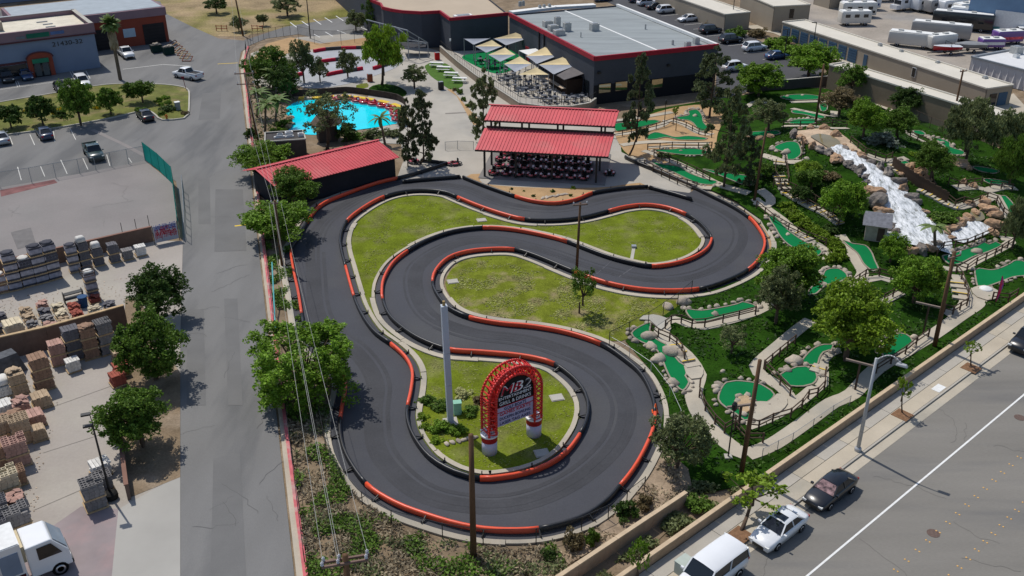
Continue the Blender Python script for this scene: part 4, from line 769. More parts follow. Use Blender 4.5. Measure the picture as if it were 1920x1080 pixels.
# ---- shade sails
SAILY = mat('cream_sailcloth', (0.74, 0.60, 0.34), rough=0.8, var=0.04, sc=1); SAILG = mat('grey_sailcloth', (0.34, 0.36, 0.40), rough=0.8, var=0.04, sc=1)
def tri_sail(A, B, C, root, m, name, sag=0.085, N_=8):
    mb = MB(); o0 = root.location; idx = {}; vs = []
    for i in range(N_ + 1):
        for j in range(N_ + 1 - i):
            u, v = i / N_, j / N_; w_ = 1 - u - v; c = (A + B + C) / 3; p = A * w_ + B * u + C * v
            pull = 4 * sag * (u * v + v * w_ + u * w_); edge = min(u, v, w_)
            p = p.lerp(c, pull * (1 - edge * 3) * 0.55); p.z -= 0.25 * edge * 3
            idx[(i, j)] = len(vs); vs.append(p - o0)
    fs = []
    for i in range(N_):
        for j in range(N_ - i):
            fs.append((idx[(i, j)], idx[(i + 1, j)], idx[(i, j + 1)]))
            if i + j < N_ - 1: fs.append((idx[(i + 1, j)], idx[(i + 1, j + 1)], idx[(i, j + 1)]))
    mb.add(vs, fs); return mb.build(name, m, root, True)
SAILS = [(None, (870, 72.6), (918.7, 72), (887.7, 84), 'all grey shade sail at the end of the terrace by the hall'), ((967.5, 61), (926, 72.5), (992, 71.5), (948.6, 85), 'rearmost cream and grey shade sail against the club house'), ((922.6, 75), (891, 87), (941.5, 87), (911.6, 99), 'cream and grey shade sail over the terrace turf'),
 ((946.7, 89), (915.5, 102.5), (966.7, 102.5), (937.6, 116), 'cream and grey shade sail at the near edge of the terrace turf'), ((1022, 88), (986, 105), (1050, 103), (1006, 120), 'cream and grey shade sail beside the white canopy'), ((974.6, 105.6), (944.7, 120), (997, 120), (966, 135.5), 'cream and grey shade sail in the middle of the patio'),
 ((1055, 107), (1010, 121.4), (1083, 121.4), (1038, 139.5), 'widest cream and grey shade sail beside the patio bar'), ((1005.6, 126), (971.4, 140), (1029, 140), None, 'nearest shade sail, all cream')]
for pk, lf, rt, lw, lab in SAILS:
    zl = TZ + 3.4; Lp, Rp = G(*lf, zl), G(*rt, zl); root = empty('shade_sail', Z((Lp + Rp) / 2, TZ), 0, lab, 'shade sail', 'shade sails over the patio')
    if pk: P_ = G(*pk, zl + .75); tri_sail(Lp, Rp, P_, root, SAILY, 'upper_cloth')
    if lw: W_ = G(*lw, zl - .6); tri_sail(Rp, Lp, W_, root, SAILG, 'lower_cloth')
    for q in ([P_] if pk else []) + [Lp, Rp] + ([W_] if lw else []): MB().tube(Z(q, TZ) - root.location, q - root.location + Vector((0, 0, 0.1)), 0.07, 0.06, 7).build('post', STEEL, root)
# white flat canopy and timber bar
cv = empty('patio_canopy', G(1000, 112, TZ), 0, 'white flat fabric canopy against the club house wall', 'canopy'); o0 = cv.location
q4 = PX([(973, 94.6), (1004, 90.7), (1034, 106), (1000, 108)], TZ + 3.0); MB().add([p - o0 for p in q4] + [p - o0 - Vector((0, 0, .08)) for p in q4], [(0, 1, 2, 3), (7, 6, 5, 4), (0, 4, 5, 1), (1, 5, 6, 2), (2, 6, 7, 3), (3, 7, 4, 0)]).build('cloth', WHITE, cv)
for p in q4: MB().tube(Z(p, TZ) - o0, p - o0, 0.05).build('post', WHITE, cv)
bar = empty('patio_bar', G(1075, 172, TZ), math.atan2(d1.y, d1.x), 'dark timber patio bar with sloping slate roof by the club house corner', 'bar')
MB().box((-2.2, -0.2, 1.2), (7.0, 3.2, 2.4)).build('bar_body', mat('dark_timber', (0.035, 0.022, 0.016), var=0.25, sc=2), bar)
MB().add([(-6.2, -2.4, 2.6), (1.6, -2.4, 2.6), (1.6, 1.8, 3.4), (-6.2, 1.8, 3.4), (-6.2, -2.4, 2.5), (1.6, -2.4, 2.5), (1.6, 1.8, 3.3), (-6.2, 1.8, 3.3)], [(0, 1, 2, 3), (7, 6, 5, 4), (0, 4, 5, 1), (1, 5, 6, 2), (2, 6, 7, 3), (3, 7, 4, 0)]).build('roof', mat('slate_roof', (0.13, 0.12, 0.12), var=0.15, sc=1), bar)
MB().box((-2.2, -2.2, 1.05), (6.6, 0.7, 0.08)).build('counter', mat('pale_counter', (0.48, 0.38, 0.28), var=0.1), bar)
# ---- steel stair frame by the hall
fr = empty('steel_ramp', G(765, 92), 0, 'grey steel ramp frame standing in front of the rounded hall', 'frame'); o0 = fr.location
for a, b in (((687, 37, 6.0), (764, 57, 5.4)), ((764, 57, 5.4), (802, 80, 2.8)), ((762, 66, 4.0), (800, 84, 1.6)), ((740, 50, 5.5), (764, 66, 4.2)), ((740, 80, 1.5), (800, 82, 2.0)), ((742, 72, 3.0), (800, 80, 2.9))): MB().beam(G(*a) - o0, G(*b) - o0, 0.16, 0.16).build('beam', STEEL, fr)
for p in ((764, 57, 5.4), (802, 80, 2.8), (740, 50, 5.5), (748, 62, 4.3), (712, 44, 5.8), (785, 70, 4.0)):
    q = G(*p); MB().tube(Z(q, 0) - o0, q - o0, 0.09).build('post', STEEL, fr)
dq = PX([(752, 80), (800, 80), (798, 88), (757, 90)], 1.8); MB().add([p - o0 for p in dq], [(3, 2, 1, 0)]).build('deck', mat('dark_deck', (0.05, 0.05, 0.055), var=0.1), fr)
# ---- kart pavilion with ribbed red roofs
REDR = mat('red_metal_roof', (0.60, 0.088, 0.10), rough=0.5, var=0.10, sc=0.35, fine=0.05, fsc=3, spec=0.3, col2=(0.56, 0.12, 0.12), c2sc=0.25)
e0, e1 = G(890.5, 280.6, 3.9), G(1141, 294, 3.9); pu = (e1 - e0).normalized(); pv = Vector((-pu.y, pu.x, 0)); PW = (e1 - e0).length
pav = empty('kart_pavilion', Z(e0, 0), math.atan2(pu.y, pu.x), 'open kart pavilion with two tier ribbed red metal roof', 'pavilion')
def ribbed(x0, x1, y0, z0, y1, z1, pitch=0.42, rib=0.07, sk=0.0):    # standing-seam sheet, ribs run down the slope
    mb = MB(); n = int((x1 - x0) / pitch); vs = []; fs = []
    prof = []
    for i in range(n):
        x = x0 + (x1 - x0) * i / n; w_ = (x1 - x0) / n
        prof += [(x, 0), (x + w_ * 0.62, 0), (x + w_ * 0.70, rib), (x + w_ * 0.92, rib)]
    prof.append((x1, 0)); m = len(prof)
    for (y, z, s) in ((y0, z0, 0.0), (y1, z1, sk)):
        for x, r in prof: vs.append((x + s, y, z + r))
    for (y, z, s) in ((y0, z0, 0.0), (y1, z1, sk)):
        for x, r in prof: vs.append((x + s, y, z - 0.05))
    fs = [(i, i + 1, m + i + 1, m + i) for i in range(m - 1)] + [(2 * m + i + 1, 2 * m + i, 3 * m + i, 3 * m + i + 1) for i in range(m - 1)]
    fs += [(2 * m + i, 2 * m + i + 1, i + 1, i) for i in range(m - 1)] + [(3 * m - 1, 4 * m - 1, 2 * m - 1, m - 1), (0, m, 3 * m, 2 * m)]
    return mb.add(vs, fs)
ribbed(0, PW, 0, 3.9, 4.75, 5.2, sk=0.35).build('lower_roof', REDR, pav); ribbed(0.35, PW + 0.35, 4.75, 6.25, 8.0, 7.25, sk=0.3).build('upper_roof', REDR, pav); ribbed(0.6, PW + 0.6, 8.0, 7.25, 11.2, 6.25, sk=0.1).build('upper_roof', REDR, pav)
MB().box((PW / 2 + 0.4, 8.0, 7.33), (PW, 0.35, 0.08)).build('ridge_cap', REDR, pav)
MB().box((PW / 2, -0.02, 3.80), (PW, 0.06, 0.22)).build('fascia', BLKM, pav); MB().box((PW / 2 + 0.4, 4.72, 6.14), (PW, 0.06, 0.18)).build('fascia', BLKM, pav); MB().box((PW / 2 + 0.4, 4.78, 5.35), (PW - .4, 0.06, 0.34)).build('clerestory_curb', BLKM, pav)
for x in (1.0, 5.0, 9.6, PW - 1.5):
    for y in (0.9, 5.2, 10.6): MB().box((x + 0.03 * y, y, 2.0 if y < 3 else 3.0), (0.24, 0.24, 4.0 if y < 3 else 6.2)).build('column', BLKM, pav)
for y, z in ((0.9, 3.9), (5.2, 5.0), (5.2, 6.1), (10.6, 6.1)): MB().box((PW / 2 + 0.3, y, z), (PW - 1, 0.2, 0.3)).build('beam', BLKM, pav)
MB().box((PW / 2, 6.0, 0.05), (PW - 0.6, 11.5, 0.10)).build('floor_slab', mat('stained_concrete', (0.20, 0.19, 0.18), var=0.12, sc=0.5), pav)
# ---- long red roofed workshop
s0, s1 = G(598, 333, 2.9), G(749, 295, 2.9); su = (s1 - s0).normalized(); SWD = (s1 - s0).length + 5.5
shop = empty('kart_workshop', Z(s1, 0), math.atan2(su.y, su.x), 'long low workshop with ribbed red gable roof and black walls', 'building')
ribbed(-SWD, 0, 0, 2.9, 4.2, 4.1, sk=-0.5).build('roof', REDR, shop); ribbed(-SWD - 0.5, -0.5, 4.2, 4.1, 7.6, 3.0, sk=-0.3).build('roof', REDR, shop)
MB().box((-SWD / 2 - 0.3, 4.2, 4.18), (SWD, 0.3, 0.07)).build('ridge_cap', REDR, shop)
WBLACK = mat('black_siding', (0.022, 0.023, 0.028), rough=0.7, var=0.15, sc=1)
MB().box((-SWD / 2, 0.55, 1.42), (SWD - 0.8, 0.12, 2.84)).build('wall', WBLACK, shop); MB().box((-0.45, 3.8, 1.45), (0.12, 6.4, 2.9)).build('wall', WBLACK, shop); MB().box((-SWD + .45, 3.8, 1.45), (0.12, 6.4, 2.9)).build('wall', WBLACK, shop); MB().box((-SWD / 2, 7.0, 1.45), (SWD - 0.8, 0.12, 2.9)).build('wall', WBLACK, shop)
MB().add([(-0.4, 0.7, 2.85), (-0.4, 7.0, 2.85), (-0.62, 4.1, 4.0)], [(0, 1, 2)]).build('gable', WBLACK, shop)
# ---- pump house and pond hut
SH = PX([(497, 249), (567.7, 244.4), (573, 261), (497, 266)], 3.0); pump = empty('pump_house', Z(SH[0], 0), 0, 'flat roofed dark brown pump house near the boat pond', 'building')
WBR = mat('brown_siding', (0.085, 0.072, 0.062), rough=0.85, var=0.12, sc=1)
poly_walls(pump, SH[::-1], 0, 3.0, WBR); flat_roof(pump, SH, 2.9, mat('dark_roof_felt', (0.06, 0.055, 0.055), var=0.15)); trim(pump, [Z(p, 3.02) for p in SH + SH[:1]], 0.18, 0.15, CONC_L, 'coping')
for px, py, s in ((542, 252, (1.0, 0.6, 0.4)), (543, 257, (1.1, 0.3, 0.2)), (524, 258, (1.4, 0.3, 0.2)), (525, 253, (0.8, 0.2, 0.2)), (564, 255, (0.7, 0.6, 0.4))): unit(pump, px, py, 2.9, s, m=WHITE)
hp = G(614, 262); hut = empty('thatched_hut', hp, R(20), 'small brown thatched hut behind the leafy tree at the pond', 'hut')
MB().box((0, 0, 1.3), (2.6, 2.4, 2.6)).build('wall', WBR, hut); MB().lathe([(2.3, 2.5), (1.7, 3.2), (0.8, 4.0), (0.1, 4.4)], 8).build('thatched_roof', mat('thatch', (0.13, 0.10, 0.075), var=0.3, sc=3), hut)
# ---- storage buildings on the east
TANW = mat('beige_stucco', (0.34, 0.29, 0.225), rough=0.9, var=0.06, sc=0.3); TANW2 = mat('brown_block', (0.235, 0.18, 0.125), rough=0.9, var=0.08, sc=0.5, fine=0.06, fsc=3)
ROOFC = mat('cream_roof', (0.60, 0.56, 0.48), rough=0.85, var=0.06, sc=0.3); BLUED = mat('blue_rollup_door', (0.055, 0.105, 0.17), rough=0.6, var=0.08, sc=1)
def storage(label, front0, front1, z, depth, wallm, name='storage_building'):
    A, B = G(*front0, z), G(*front1, z); u = (B - A).normalized(); v = Vector((-u.y, u.x, 0)); v = v if v.y > 0 else -v
    P = [A, B, B + v * depth, A + v * depth]; r = empty(name, Z(A, 0), 0, label, 'building', 'storage buildings')
    poly_walls(r, P, 0, z, wallm); flat_roof(r, P, z - 0.1, ROOFC); trim(r, [Z(p, z) for p in P + P[:1]], 0.22, 0.22, ROOFC, 'coping'); return r, A, B, u, v
st, A, B, u, v = storage('longest beige storage building with a row of blue roll-up doors', (1467, 41), (1851, 166), 3.1, 5.4, TANW)
for i in range(8):
    q = A + u * (1.6 + i * 2.75); dr = MB().box((0, 0, 1.25), (2.2, 0.08, 2.4), math.atan2(u.y, u.x)).build('rollup_door', BLUED, st, False, Z(q - v * 0.04, 0) - st.location)
    for k in range(5): MB().box((0, 0, 0.35 + k * 0.45), (2.1, 0.03, 0.04), math.atan2(u.y, u.x)).build('door_rib', mat('blue_rib', (0.04, 0.085, 0.14)), dr, False, -v * 0.05)
q = A + u * 24.3; MB().box((0, 0, 1.1), (0.9, 0.08, 2.1), math.atan2(u.y, u.x)).build('door', BLUED, st, False, Z(q - v * 0.05, 0) - st.location)
q = A + u * 36; f = MB().box((0, 0, 1.9), (0.9, 0.1, 1.6), math.atan2(u.y, u.x)).build('window', WHITE, st, False, Z(q - v * 0.05, 0) - st.location); MB().box((0, 0, 1.9), (0.75, 0.06, 1.45), math.atan2(u.y, u.x)).build('pane', GLASS, f, False, -v * 0.05)
q = B + v * 1.6; MB().box((0, 0, 1.1), (0.12, 1.4, 2.0), math.atan2(u.y, u.x)).build('door', GLASS, st, False, Z(q + u * 0.05, 0) - st.location); q = B + v * 3.6; MB().box((0, 0, 1.1), (0.12, 1.8, 2.0), math.atan2(u.y, u.x)).build('door', BLUED, st, False, Z(q + u * 0.05, 0) - st.location)
unit(st, 1690, 97, 3.0, (0.6, 0.5, 0.3)); unit(st, 1758, 118, 3.0, (0.7, 0.5, 0.25)); unit(st, 1847, 147, 3.0, (0.8, 0.6, 0.3)); unit(st, 1650, 86, 3.0, (0.6, 0.6, 0.4))
st2, *_ = storage('brown walled storage row bordering the golf course', (1555, 121), (1965, 247), 4.0, 3.2, TANW2)
st3, A3, B3, u3, v3 = storage('beige storage block beside the far car park', (1230, -18), (1360, 27), 3.4, 6.0, TANW)
st4, A4, B4, u4, v4 = storage('taller beige block behind the car park hedge', (1390, -14), (1452, 12), 5.0, 8.0, TANW)
q = B4 + v4 * 4; MB().box((0, 0, 3.4), (0.1, 0.9, 1.8), math.atan2(u4.y, u4.x)).build('window', GLASS, st4, False, Z(q + u4 * 0.05, 0) - st4.location)
storage('far beige block at the upper right', (1530, -30), (1560, -22), 4.5, 8, TANW)
# alley between the two storage rows, RV yard
sheet('storage_alley', PX([(1380, 50), (1450, 62), (1560, 110), (1640, 135), (1900, 222), (1960, 240), (1900, 175), (1846, 205), (1700, 150), (1610, 120), (1470, 66), (1440, 45)]), 0.02, CONC_W)
sheet('golf_back_path', PX([(1600, 168), (1628, 178), (1680, 205), (1668, 212), (1610, 185)]), 0.3, CONC_W)
sheet('vehicle_yard', PX([(1500, 2), (1560, -40), (2080, -40), (2080, 200), (1905, 160), (1507, 39)]), 0.01, mat('yard_gravel', (0.33, 0.29, 0.245), rough=0.95, var=0.15, sc=0.15, fine=0.1, fsc=2, col2=(0.25, 0.235, 0.22), c2sc=0.06))
# white ribbed warehouse on the right edge
W0, W1 = G(1822, 107, 3.2), G(1990, 150, 3.2); wu = (W1 - W0).normalized(); wv = Vector((-wu.y, wu.x, 0)); wh = empty('ribbed_warehouse', Z(W0, 0), 0, 'pale warehouse with vertical fins on the right edge', 'building')
PW_ = [W0, W1, W1 + wv * 22, W0 + wv * 22]; WHW = mat('pale_metal_cladding', (0.50, 0.49, 0.50), rough=0.6, var=0.05); poly_walls(wh, PW_, 0, 3.2, WHW); flat_roof(wh, PW_, 3.1, mat('white_roof', (0.62, 0.62, 0.62), var=0.06)); trim(wh, [Z(p, 3.25) for p in PW_ + PW_[:1]], 0.35, 0.3, STEEL, 'coping')
for i in range(9): 
    q = W0 + wu * (0.8 + i * 1.3); MB().add([Vector((0, 0, 0.1)) - wu * .5 , Vector((0, 0, 0.1)) + wu * .5, Vector((0, 0, 3.0)), Vector((0, 0, 0.1)) - wv * .28 ], [(0, 3, 2), (3, 1, 2), (0, 1, 3)]).build('wall_fin', WHW, wh, False, Z(q, 0) - wh.location)
unit(wh, 1905, 100, 3.1, (1.6, 1.6, 1.2)); unit(wh, 1905, 108, 3.1, (0.8, 0.8, 0.6), m=WHITE)
bb = G(1860, 22); bl = empty('blue_warehouse', bb, 0, 'blue and white warehouse at the upper right corner', 'building')
PB = PX([(1822, -12), (1960, 4), (1990, -30), (1850, -40)], 7.0); bl.location = Z(PB[0], 0); poly_walls(bl, PB, 0, 7.0, mat('blue_cladding', (0.17, 0.27, 0.40), var=0.06)); flat_roof(bl, PB, 7.1, WHITE)
uu = (PB[1] - PB[0]).normalized(); MB().box((0, 0, 2.4), (7.5, 0.12, 4.2), math.atan2(uu.y, uu.x)).build('loading_door', WHITE, bl, False, Z(PB[0] + uu * 9 + Vector((uu.y, -uu.x, 0)) * .1, 0) - bl.location)
# ---- west street buildings
lu = U(R(34)); lv = U(R(124)); C0 = G(189, 126)
shopb = empty('retail_building', C0, R(34), 'slate blue stucco shop with mauve parapet and numbers 21430-32', 'building')
BLUEW = mat('slate_blue_stucco', (0.19, 0.235, 0.32), rough=0.9, var=0.05, sc=0.4); MAUVE = mat('mauve_parapet', (0.25, 0.165, 0.185), rough=0.9, var=0.06, sc=0.4); TERR = mat('terracotta_stucco', (0.26, 0.062, 0.038), rough=0.9, var=0.08, sc=0.5)
MB().box((-20, 7, 3.0), (40, 14, 6.0)).build('wall', BLUEW, shopb)
for c, s in (((-20, 0.1, 6.85), (40.4, 0.5, 1.7)), ((0.0, 7, 6.85), (0.5, 14.2, 1.7)), ((-20, 13.9, 6.85), (40.4, 0.5, 1.7))): MB().box(c, s).build('parapet', MAUVE, shopb)
MB().box((-20, -0.22, 6.02), (40.6, 0.25, 0.22)).build('cornice', mat('maroon_cornice', (0.10, 0.04, 0.045)), shopb)
MB().box((-20, 7, 6.9), (39.4, 13.2, 0.1)).build('roof', mat('cream_gravel_roof', (0.62, 0.57, 0.46), var=0.12, sc=0.8, fine=0.1), shopb)
MB().box((-0.2, 7, 7.75), (0.7, 14.0, 0.08)).build('coping', CONC_L, shopb); MB().box((-20, 13.9, 7.75), (40, 0.7, 0.08)).build('coping', STEEL, shopb)
for x, y, s, m in ((-14.5, 6.8, (2.4, 2.2, 1.5), TANW), (-16.5, 10.8, (1.8, 1.8, 1.5), TANW), (-18.6, 10.6, (2.0, 1.8, 1.5), STEEL), (-6.5, 9.5, (1.8, 0.25, 0.15), STEEL), (-6, 7.0, (1.6, 0.25, 0.15), STEEL), (-6, 4.6, (1.6, 0.25, 0.15), STEEL), (-20, 8.0, (1.6, 0.25, 0.15), STEEL), (-20.4, 6.0, (1.6, 0.25, 0.15), STEEL), (-19.6, 4.2, (1.6, 0.25, 0.15), STEEL)):
    MB().box((0, 0, s[2] / 2), s).build('roof_unit', m, shopb, False, (x, y, 6.95))
# arched entrance
pr = MB(); n = 14
arc = [(-2.0, 0), (-2.0, 3.1)] + [(-2.0 * math.cos(math.pi * i / n), 3.1 + 1.0 * math.sin(math.pi * i / n)) for i in range(1, n)] + [(2.0, 3.1), (2.0, 0)]
porch = MB().add([(x, -0.9, z) for x, z in arc] + [(x, 0.05, z) for x, z in arc], [tuple(range(len(arc)))[::-1]] + [(i, i + 1, len(arc) + i + 1, len(arc) + i) for i in range(len(arc) - 1)]).build('entrance_arch', TERR, shopb, False, (-9.6, 0, 0))
MB().path([Vector((x * 1.06, -0.95, z + 0.08)) for x, z in arc[1:-1]], 0.12).build('arch_moulding', mat('maroon_cornice', (0.10, 0.04, 0.045)), porch)
MB().box((0, -0.96, 1.35), (2.5, 0.1, 2.7)).build('door', GLASS, porch); MB().box((0, -1.05, 2.75), (2.6, 0.25, 0.7)).build('awning', mat('green_awning', (0.03, 0.20, 0.11), var=0.1), porch)
for x in (-0.62, 0.62): MB().box((x, -1.02, 1.3), (0.9, 0.05, 2.2)).build('door_leaf', mat('door_frame', (0.09, 0.10, 0.10)), porch)
MB().box((-15.5, -0.1, 2.6), (7.6, 0.25, 0.35)).build('window_hood', mat('maroon_cornice', (0.10, 0.04, 0.045)), shopb); MB().box((-15.5, -0.05, 1.4), (7.4, 0.15, 1.8)).build('window', GLASS, shopb)
def lettering(txt, size, m, parent, loc, rot, ext=0.02, name='lettering', align='CENTER', shear=0.0, sx=1.0):
    me = TEXTM[txt].copy(); me.materials.clear(); me.materials.append(m); o = link(name, me, parent, loc); o.rotation_euler = rot; o.scale = (sx * size, size, 1); return o
lettering('21430-32', 1.05, BLKM, shopb, (-4.6, -0.06, 4.9), (math.pi / 2, 0, 0), sx=1.25)
sg = MB().box((-9.0, -0.2, 6.8), (3.6, 0.1, 0.75)).build('shop_sign', mat('green_sign', (0.02, 0.14, 0.09)), shopb); MB().box((-5.9, -0.2, 6.85), (2.2, 0.1, 0.5)).build('shop_sign', mat('blue_sign', (0.10, 0.16, 0.33)), shopb); MB().box((-11.7, -0.2, 6.7), (1.4, 0.1, 0.4)).build('shop_sign', mat('grey_sign', (0.16, 0.18, 0.2)), shopb)
C1 = G(318, 78); ora = empty('garage_building', C1, R(34), 'terracotta garage building with dark roll-up doors and mauve fascia', 'building')
MB().box((-13, 8, 2.6), (26, 16, 5.2)).build('wall', TERR, ora); MB().box((-13, 8, 5.9), (26.4, 16.4, 1.5)).build('fascia', MAUVE, ora); MB().box((-13, 8.1, 6.68), (25.4, 15.4, 0.08)).build('roof', mat('grey_deck_roof', (0.33, 0.37, 0.40), var=0.08), ora)
for x in (-2.6, -12.5): 
    dr = MB().box((x, -0.04, 1.9), (4.0, 0.12, 3.8)).build('rollup_door', mat('dark_door', (0.035, 0.03, 0.03)), ora)
    for k in range(6): MB().box((x, -0.11, 0.4 + k * 0.6), (3.9, 0.04, 0.05)).build('door_rib', mat('dark_rib', (0.02, 0.02, 0.02)), dr)
MB().box((-7.2, -0.05, 2.6), (2.2, 0.12, 1.6)).build('window', mat('blind_window', (0.42, 0.52, 0.60), rough=0.2), ora)
back = empty('grey_warehouse', G(20, 30), R(34), 'long pale roofed warehouse behind the shops at the upper left', 'building')
MB().box((-10, 26, 3.6), (60, 20, 7.2)).build('wall', BLUEW, back); MB().box((-10, 26, 7.25), (59, 19.4, 0.1)).build('roof', mat('pale_deck', (0.55, 0.52, 0.46), var=0.1), back)
# low walls
def low_wall(px, label, h, m, th=0.22, cap=None, z0=0.0, name='boundary_wall', follow=False, cat='wall'):
    P = PX(px, z0); r = empty(name, P[0], 0, label, cat); o0 = P[0]
    for a, b in zip(P[:-1], P[1:]):
        MB().beam(a - o0 + Vector((0, 0, h / 2)), b - o0 + Vector((0, 0, h / 2)), th, h).build('wall_panel', m, r)
        if cap: MB().beam(a - o0 + Vector((0, 0, h + 0.04)), b - o0 + Vector((0, 0, h + 0.04)), th + 0.08, 0.09).build('coping', cap, r)
    return r
BRN = mat('brown_block_wall', (0.155, 0.105, 0.08), rough=0.9, var=0.15, sc=1, fine=0.1, fsc=3); BUFF = mat('buff_block', (0.40, 0.285, 0.19), rough=0.9, var=0.10, sc=1.0, fine=0.1, fsc=3); BUFFC = mat('buff_coping', (0.52, 0.40, 0.27), rough=0.9, var=0.1, sc=2)
low_wall([(-80, 540), (0, 520), (160, 482), (288, 452)], 'brown block wall between the fenced lot and the stone yard', 1.7, BRN, cap=mat('wall_coping_red', (0.22, 0.12, 0.09)))
low_wall([(-60, 690), (0, 676), (95, 654), (240, 612)], 'brown wall behind the stacked masonry in the stone yard', 2.2, BRN, cap=WOODT)
low_wall([(243, 938), (238, 900), (228, 820)], 'short brown wall beside the round tree at the yard gate', 1.3, BRN, cap=mat('wall_coping_red', (0.22, 0.12, 0.09)))
aW = lambda px, py: rdab(px, py)[0]
def road_wall(a0, a1, b, h, label, step=3.2):
    r = empty('retaining_wall', rd(a0, b), R(41.2), label, 'wall'); n = max(1, int((a1 - a0) / step)); L_ = (a1 - a0) / n
    for i in range(n):
        MB().box(((i + .5) * L_, 0, h / 2), (L_ - 0.015, 0.22, h)).build('wall_panel', BUFF, r); MB().box(((i + .5) * L_, 0, h + 0.05), (L_ - 0.015, 0.30, 0.10)).build('coping', BUFFC, r)
road_wall(-30, 60, WB - 0.16, 0.85, 'long buff block retaining wall along the pavement')
b2 = rdab(1284, 946)[1]; road_wall(rdab(1067, 1085)[0] - 3, rdab(1284, 946)[0], b2, 1.05, 'upper buff block retaining wall below the track bend')
low_wall([(1400, 172), (1470, 168), (1560, 160)], 'dark block wall between the car park and the golf course', 1.6, mat('dark_block', (0.085, 0.075, 0.07), var=0.1), cap=CONC_L)
# ================================================================ VEGETATION
import numpy as np
def card_mesh(name, pts, size, asp, droop, up, rs, m):
    n = len(pts); s = size * rs.uniform(0.6, 1.4, n)[:, None]; nr = rs.normal(0, 1, (n, 3)); nr[:, 2] += up; nr /= np.linalg.norm(nr, axis=1)[:, None]
    if droop: d = rs.normal(0, .5, (n, 3)); d[:, 2] = -droop
    else: d = rs.normal(0, 1, (n, 3)); d[:, 2] *= .6
    u = np.cross(nr, d); u /= np.linalg.norm(u, axis=1)[:, None] + 1e-9; d = np.cross(u, nr) if not droop else d; d /= np.linalg.norm(d, axis=1)[:, None] + 1e-9
    l = s * asp * .5; V = np.stack([pts - d * l, pts + u * s * .5, pts + d * l, pts - u * s * .5], 1).reshape(-1, 3)
    me = bpy.data.meshes.new(name); me.vertices.add(4 * n); me.vertices.foreach_set('co', V.astype(np.float32).ravel()); me.loops.add(4 * n); me.loops.foreach_set('vertex_index', np.arange(4 * n, dtype=np.int32)); me.polygons.add(n); me.polygons.foreach_set('loop_start', np.arange(0, 4 * n, 4, dtype=np.int32)); me.update(calc_edges=True); me.materials.append(m); return me
def crown_mesh(name, seed, m, K, L, leaf, kind='round', asp=1.6, droop=0.0, cr=(0.24, 0.38), fill=0.9):
    rng = random.Random(seed); rs = np.random.RandomState(seed + 5); cl = []; tries = 0; off = Vector((seed * 1.7, seed * .9, 0))
    while len(cl) < K and tries < 6000:
        tries += 1
        d = Vector((rng.gauss(0, 1), rng.gauss(0, 1), rng.gauss(0, 1))).normalized(); lump = 1 + 0.32 * noise.noise(d * 1.5 + off)
        if kind == 'round':
            if d.z < -0.6: continue
            c = d * rng.uniform(0.40, 0.84) * lump; c.z *= 0.92
        elif kind == 'box':
            c = Vector((rng.uniform(-.82, .82), rng.uniform(-.82, .82), rng.uniform(-.75, .78 + .1 * lump)))
            if max(abs(c.x), abs(c.y), abs(c.z)) < 0.5: continue
        elif kind == 'pine':
            z = rng.uniform(-1, 0.95); r = 0.85 * lump * (1 - max(0, z) ** 1.6) * (0.55 + 0.45 * min(1, (z + 1.15) / 0.8)); a = rng.uniform(0, 6.28); r *= math.sqrt(rng.uniform(0.08, 1))
            c = Vector((r * math.cos(a), r * math.sin(a), z))
        elif kind == 'flat':
            c = d * rng.uniform(0.4, 0.85) * lump; c.z = abs(c.z) * 0.9 - 0.25
        if all((c - q).length > (0.18 if K > 20 else 0.3) for q, _ in cl) or tries > 4000: cl.append((c, rng.uniform(*cr)))
    # every clump carries a handful of twigs, the leaves sit round the twigs
    tw = []
    for c, r in cl:
        for _ in range(9):
            d = Vector((rng.gauss(0, 1), rng.gauss(0, 1), rng.gauss(.25, 1))).normalized()
            if kind == 'pine': d.z *= .55
            tw.append((*(c + d * r * rng.uniform(.45, .95)), r * rng.uniform(.30, .55)))
    tw = np.array(tw); ix = rs.randint(0, len(tw), L); dv = rs.normal(0, 1, (L, 3)); dv[:, 2] = np.where(dv[:, 2] < -.4, dv[:, 2] * .4, dv[:, 2]); dv /= np.linalg.norm(dv, axis=1)[:, None]
    if kind == 'pine': dv[:, 2] *= .6
    P = tw[ix, :3] + dv * (tw[ix, 3] * rs.uniform(.4, 1.0, L))[:, None]
    me = card_mesh(name, P, leaf, asp, droop, .45, rs, m)
    br = MB()
    if kind == 'pine':
        br.tube((0, 0, -1), (0.03, 0, 0.85), 0.055, 0.012, 6)
        for c, r in cl[::2]: br.tube((0, 0, c.z - 0.12), c, 0.018, 0.006, 4, False)
    else:
        br.tube((0, 0, -1.0), (0, 0, -0.45), 0.075, 0.06, 6)
        for c, r in cl[::2]:
            mid = Vector((c.x * 0.4, c.y * 0.4, c.z * 0.35 - 0.35)); br.tube((0, 0, -0.55), mid, 0.045, 0.028, 5, False); br.tube(mid, c, 0.028, 0.008, 4, False)
    return me, br.mesh(BARK, name='branches')
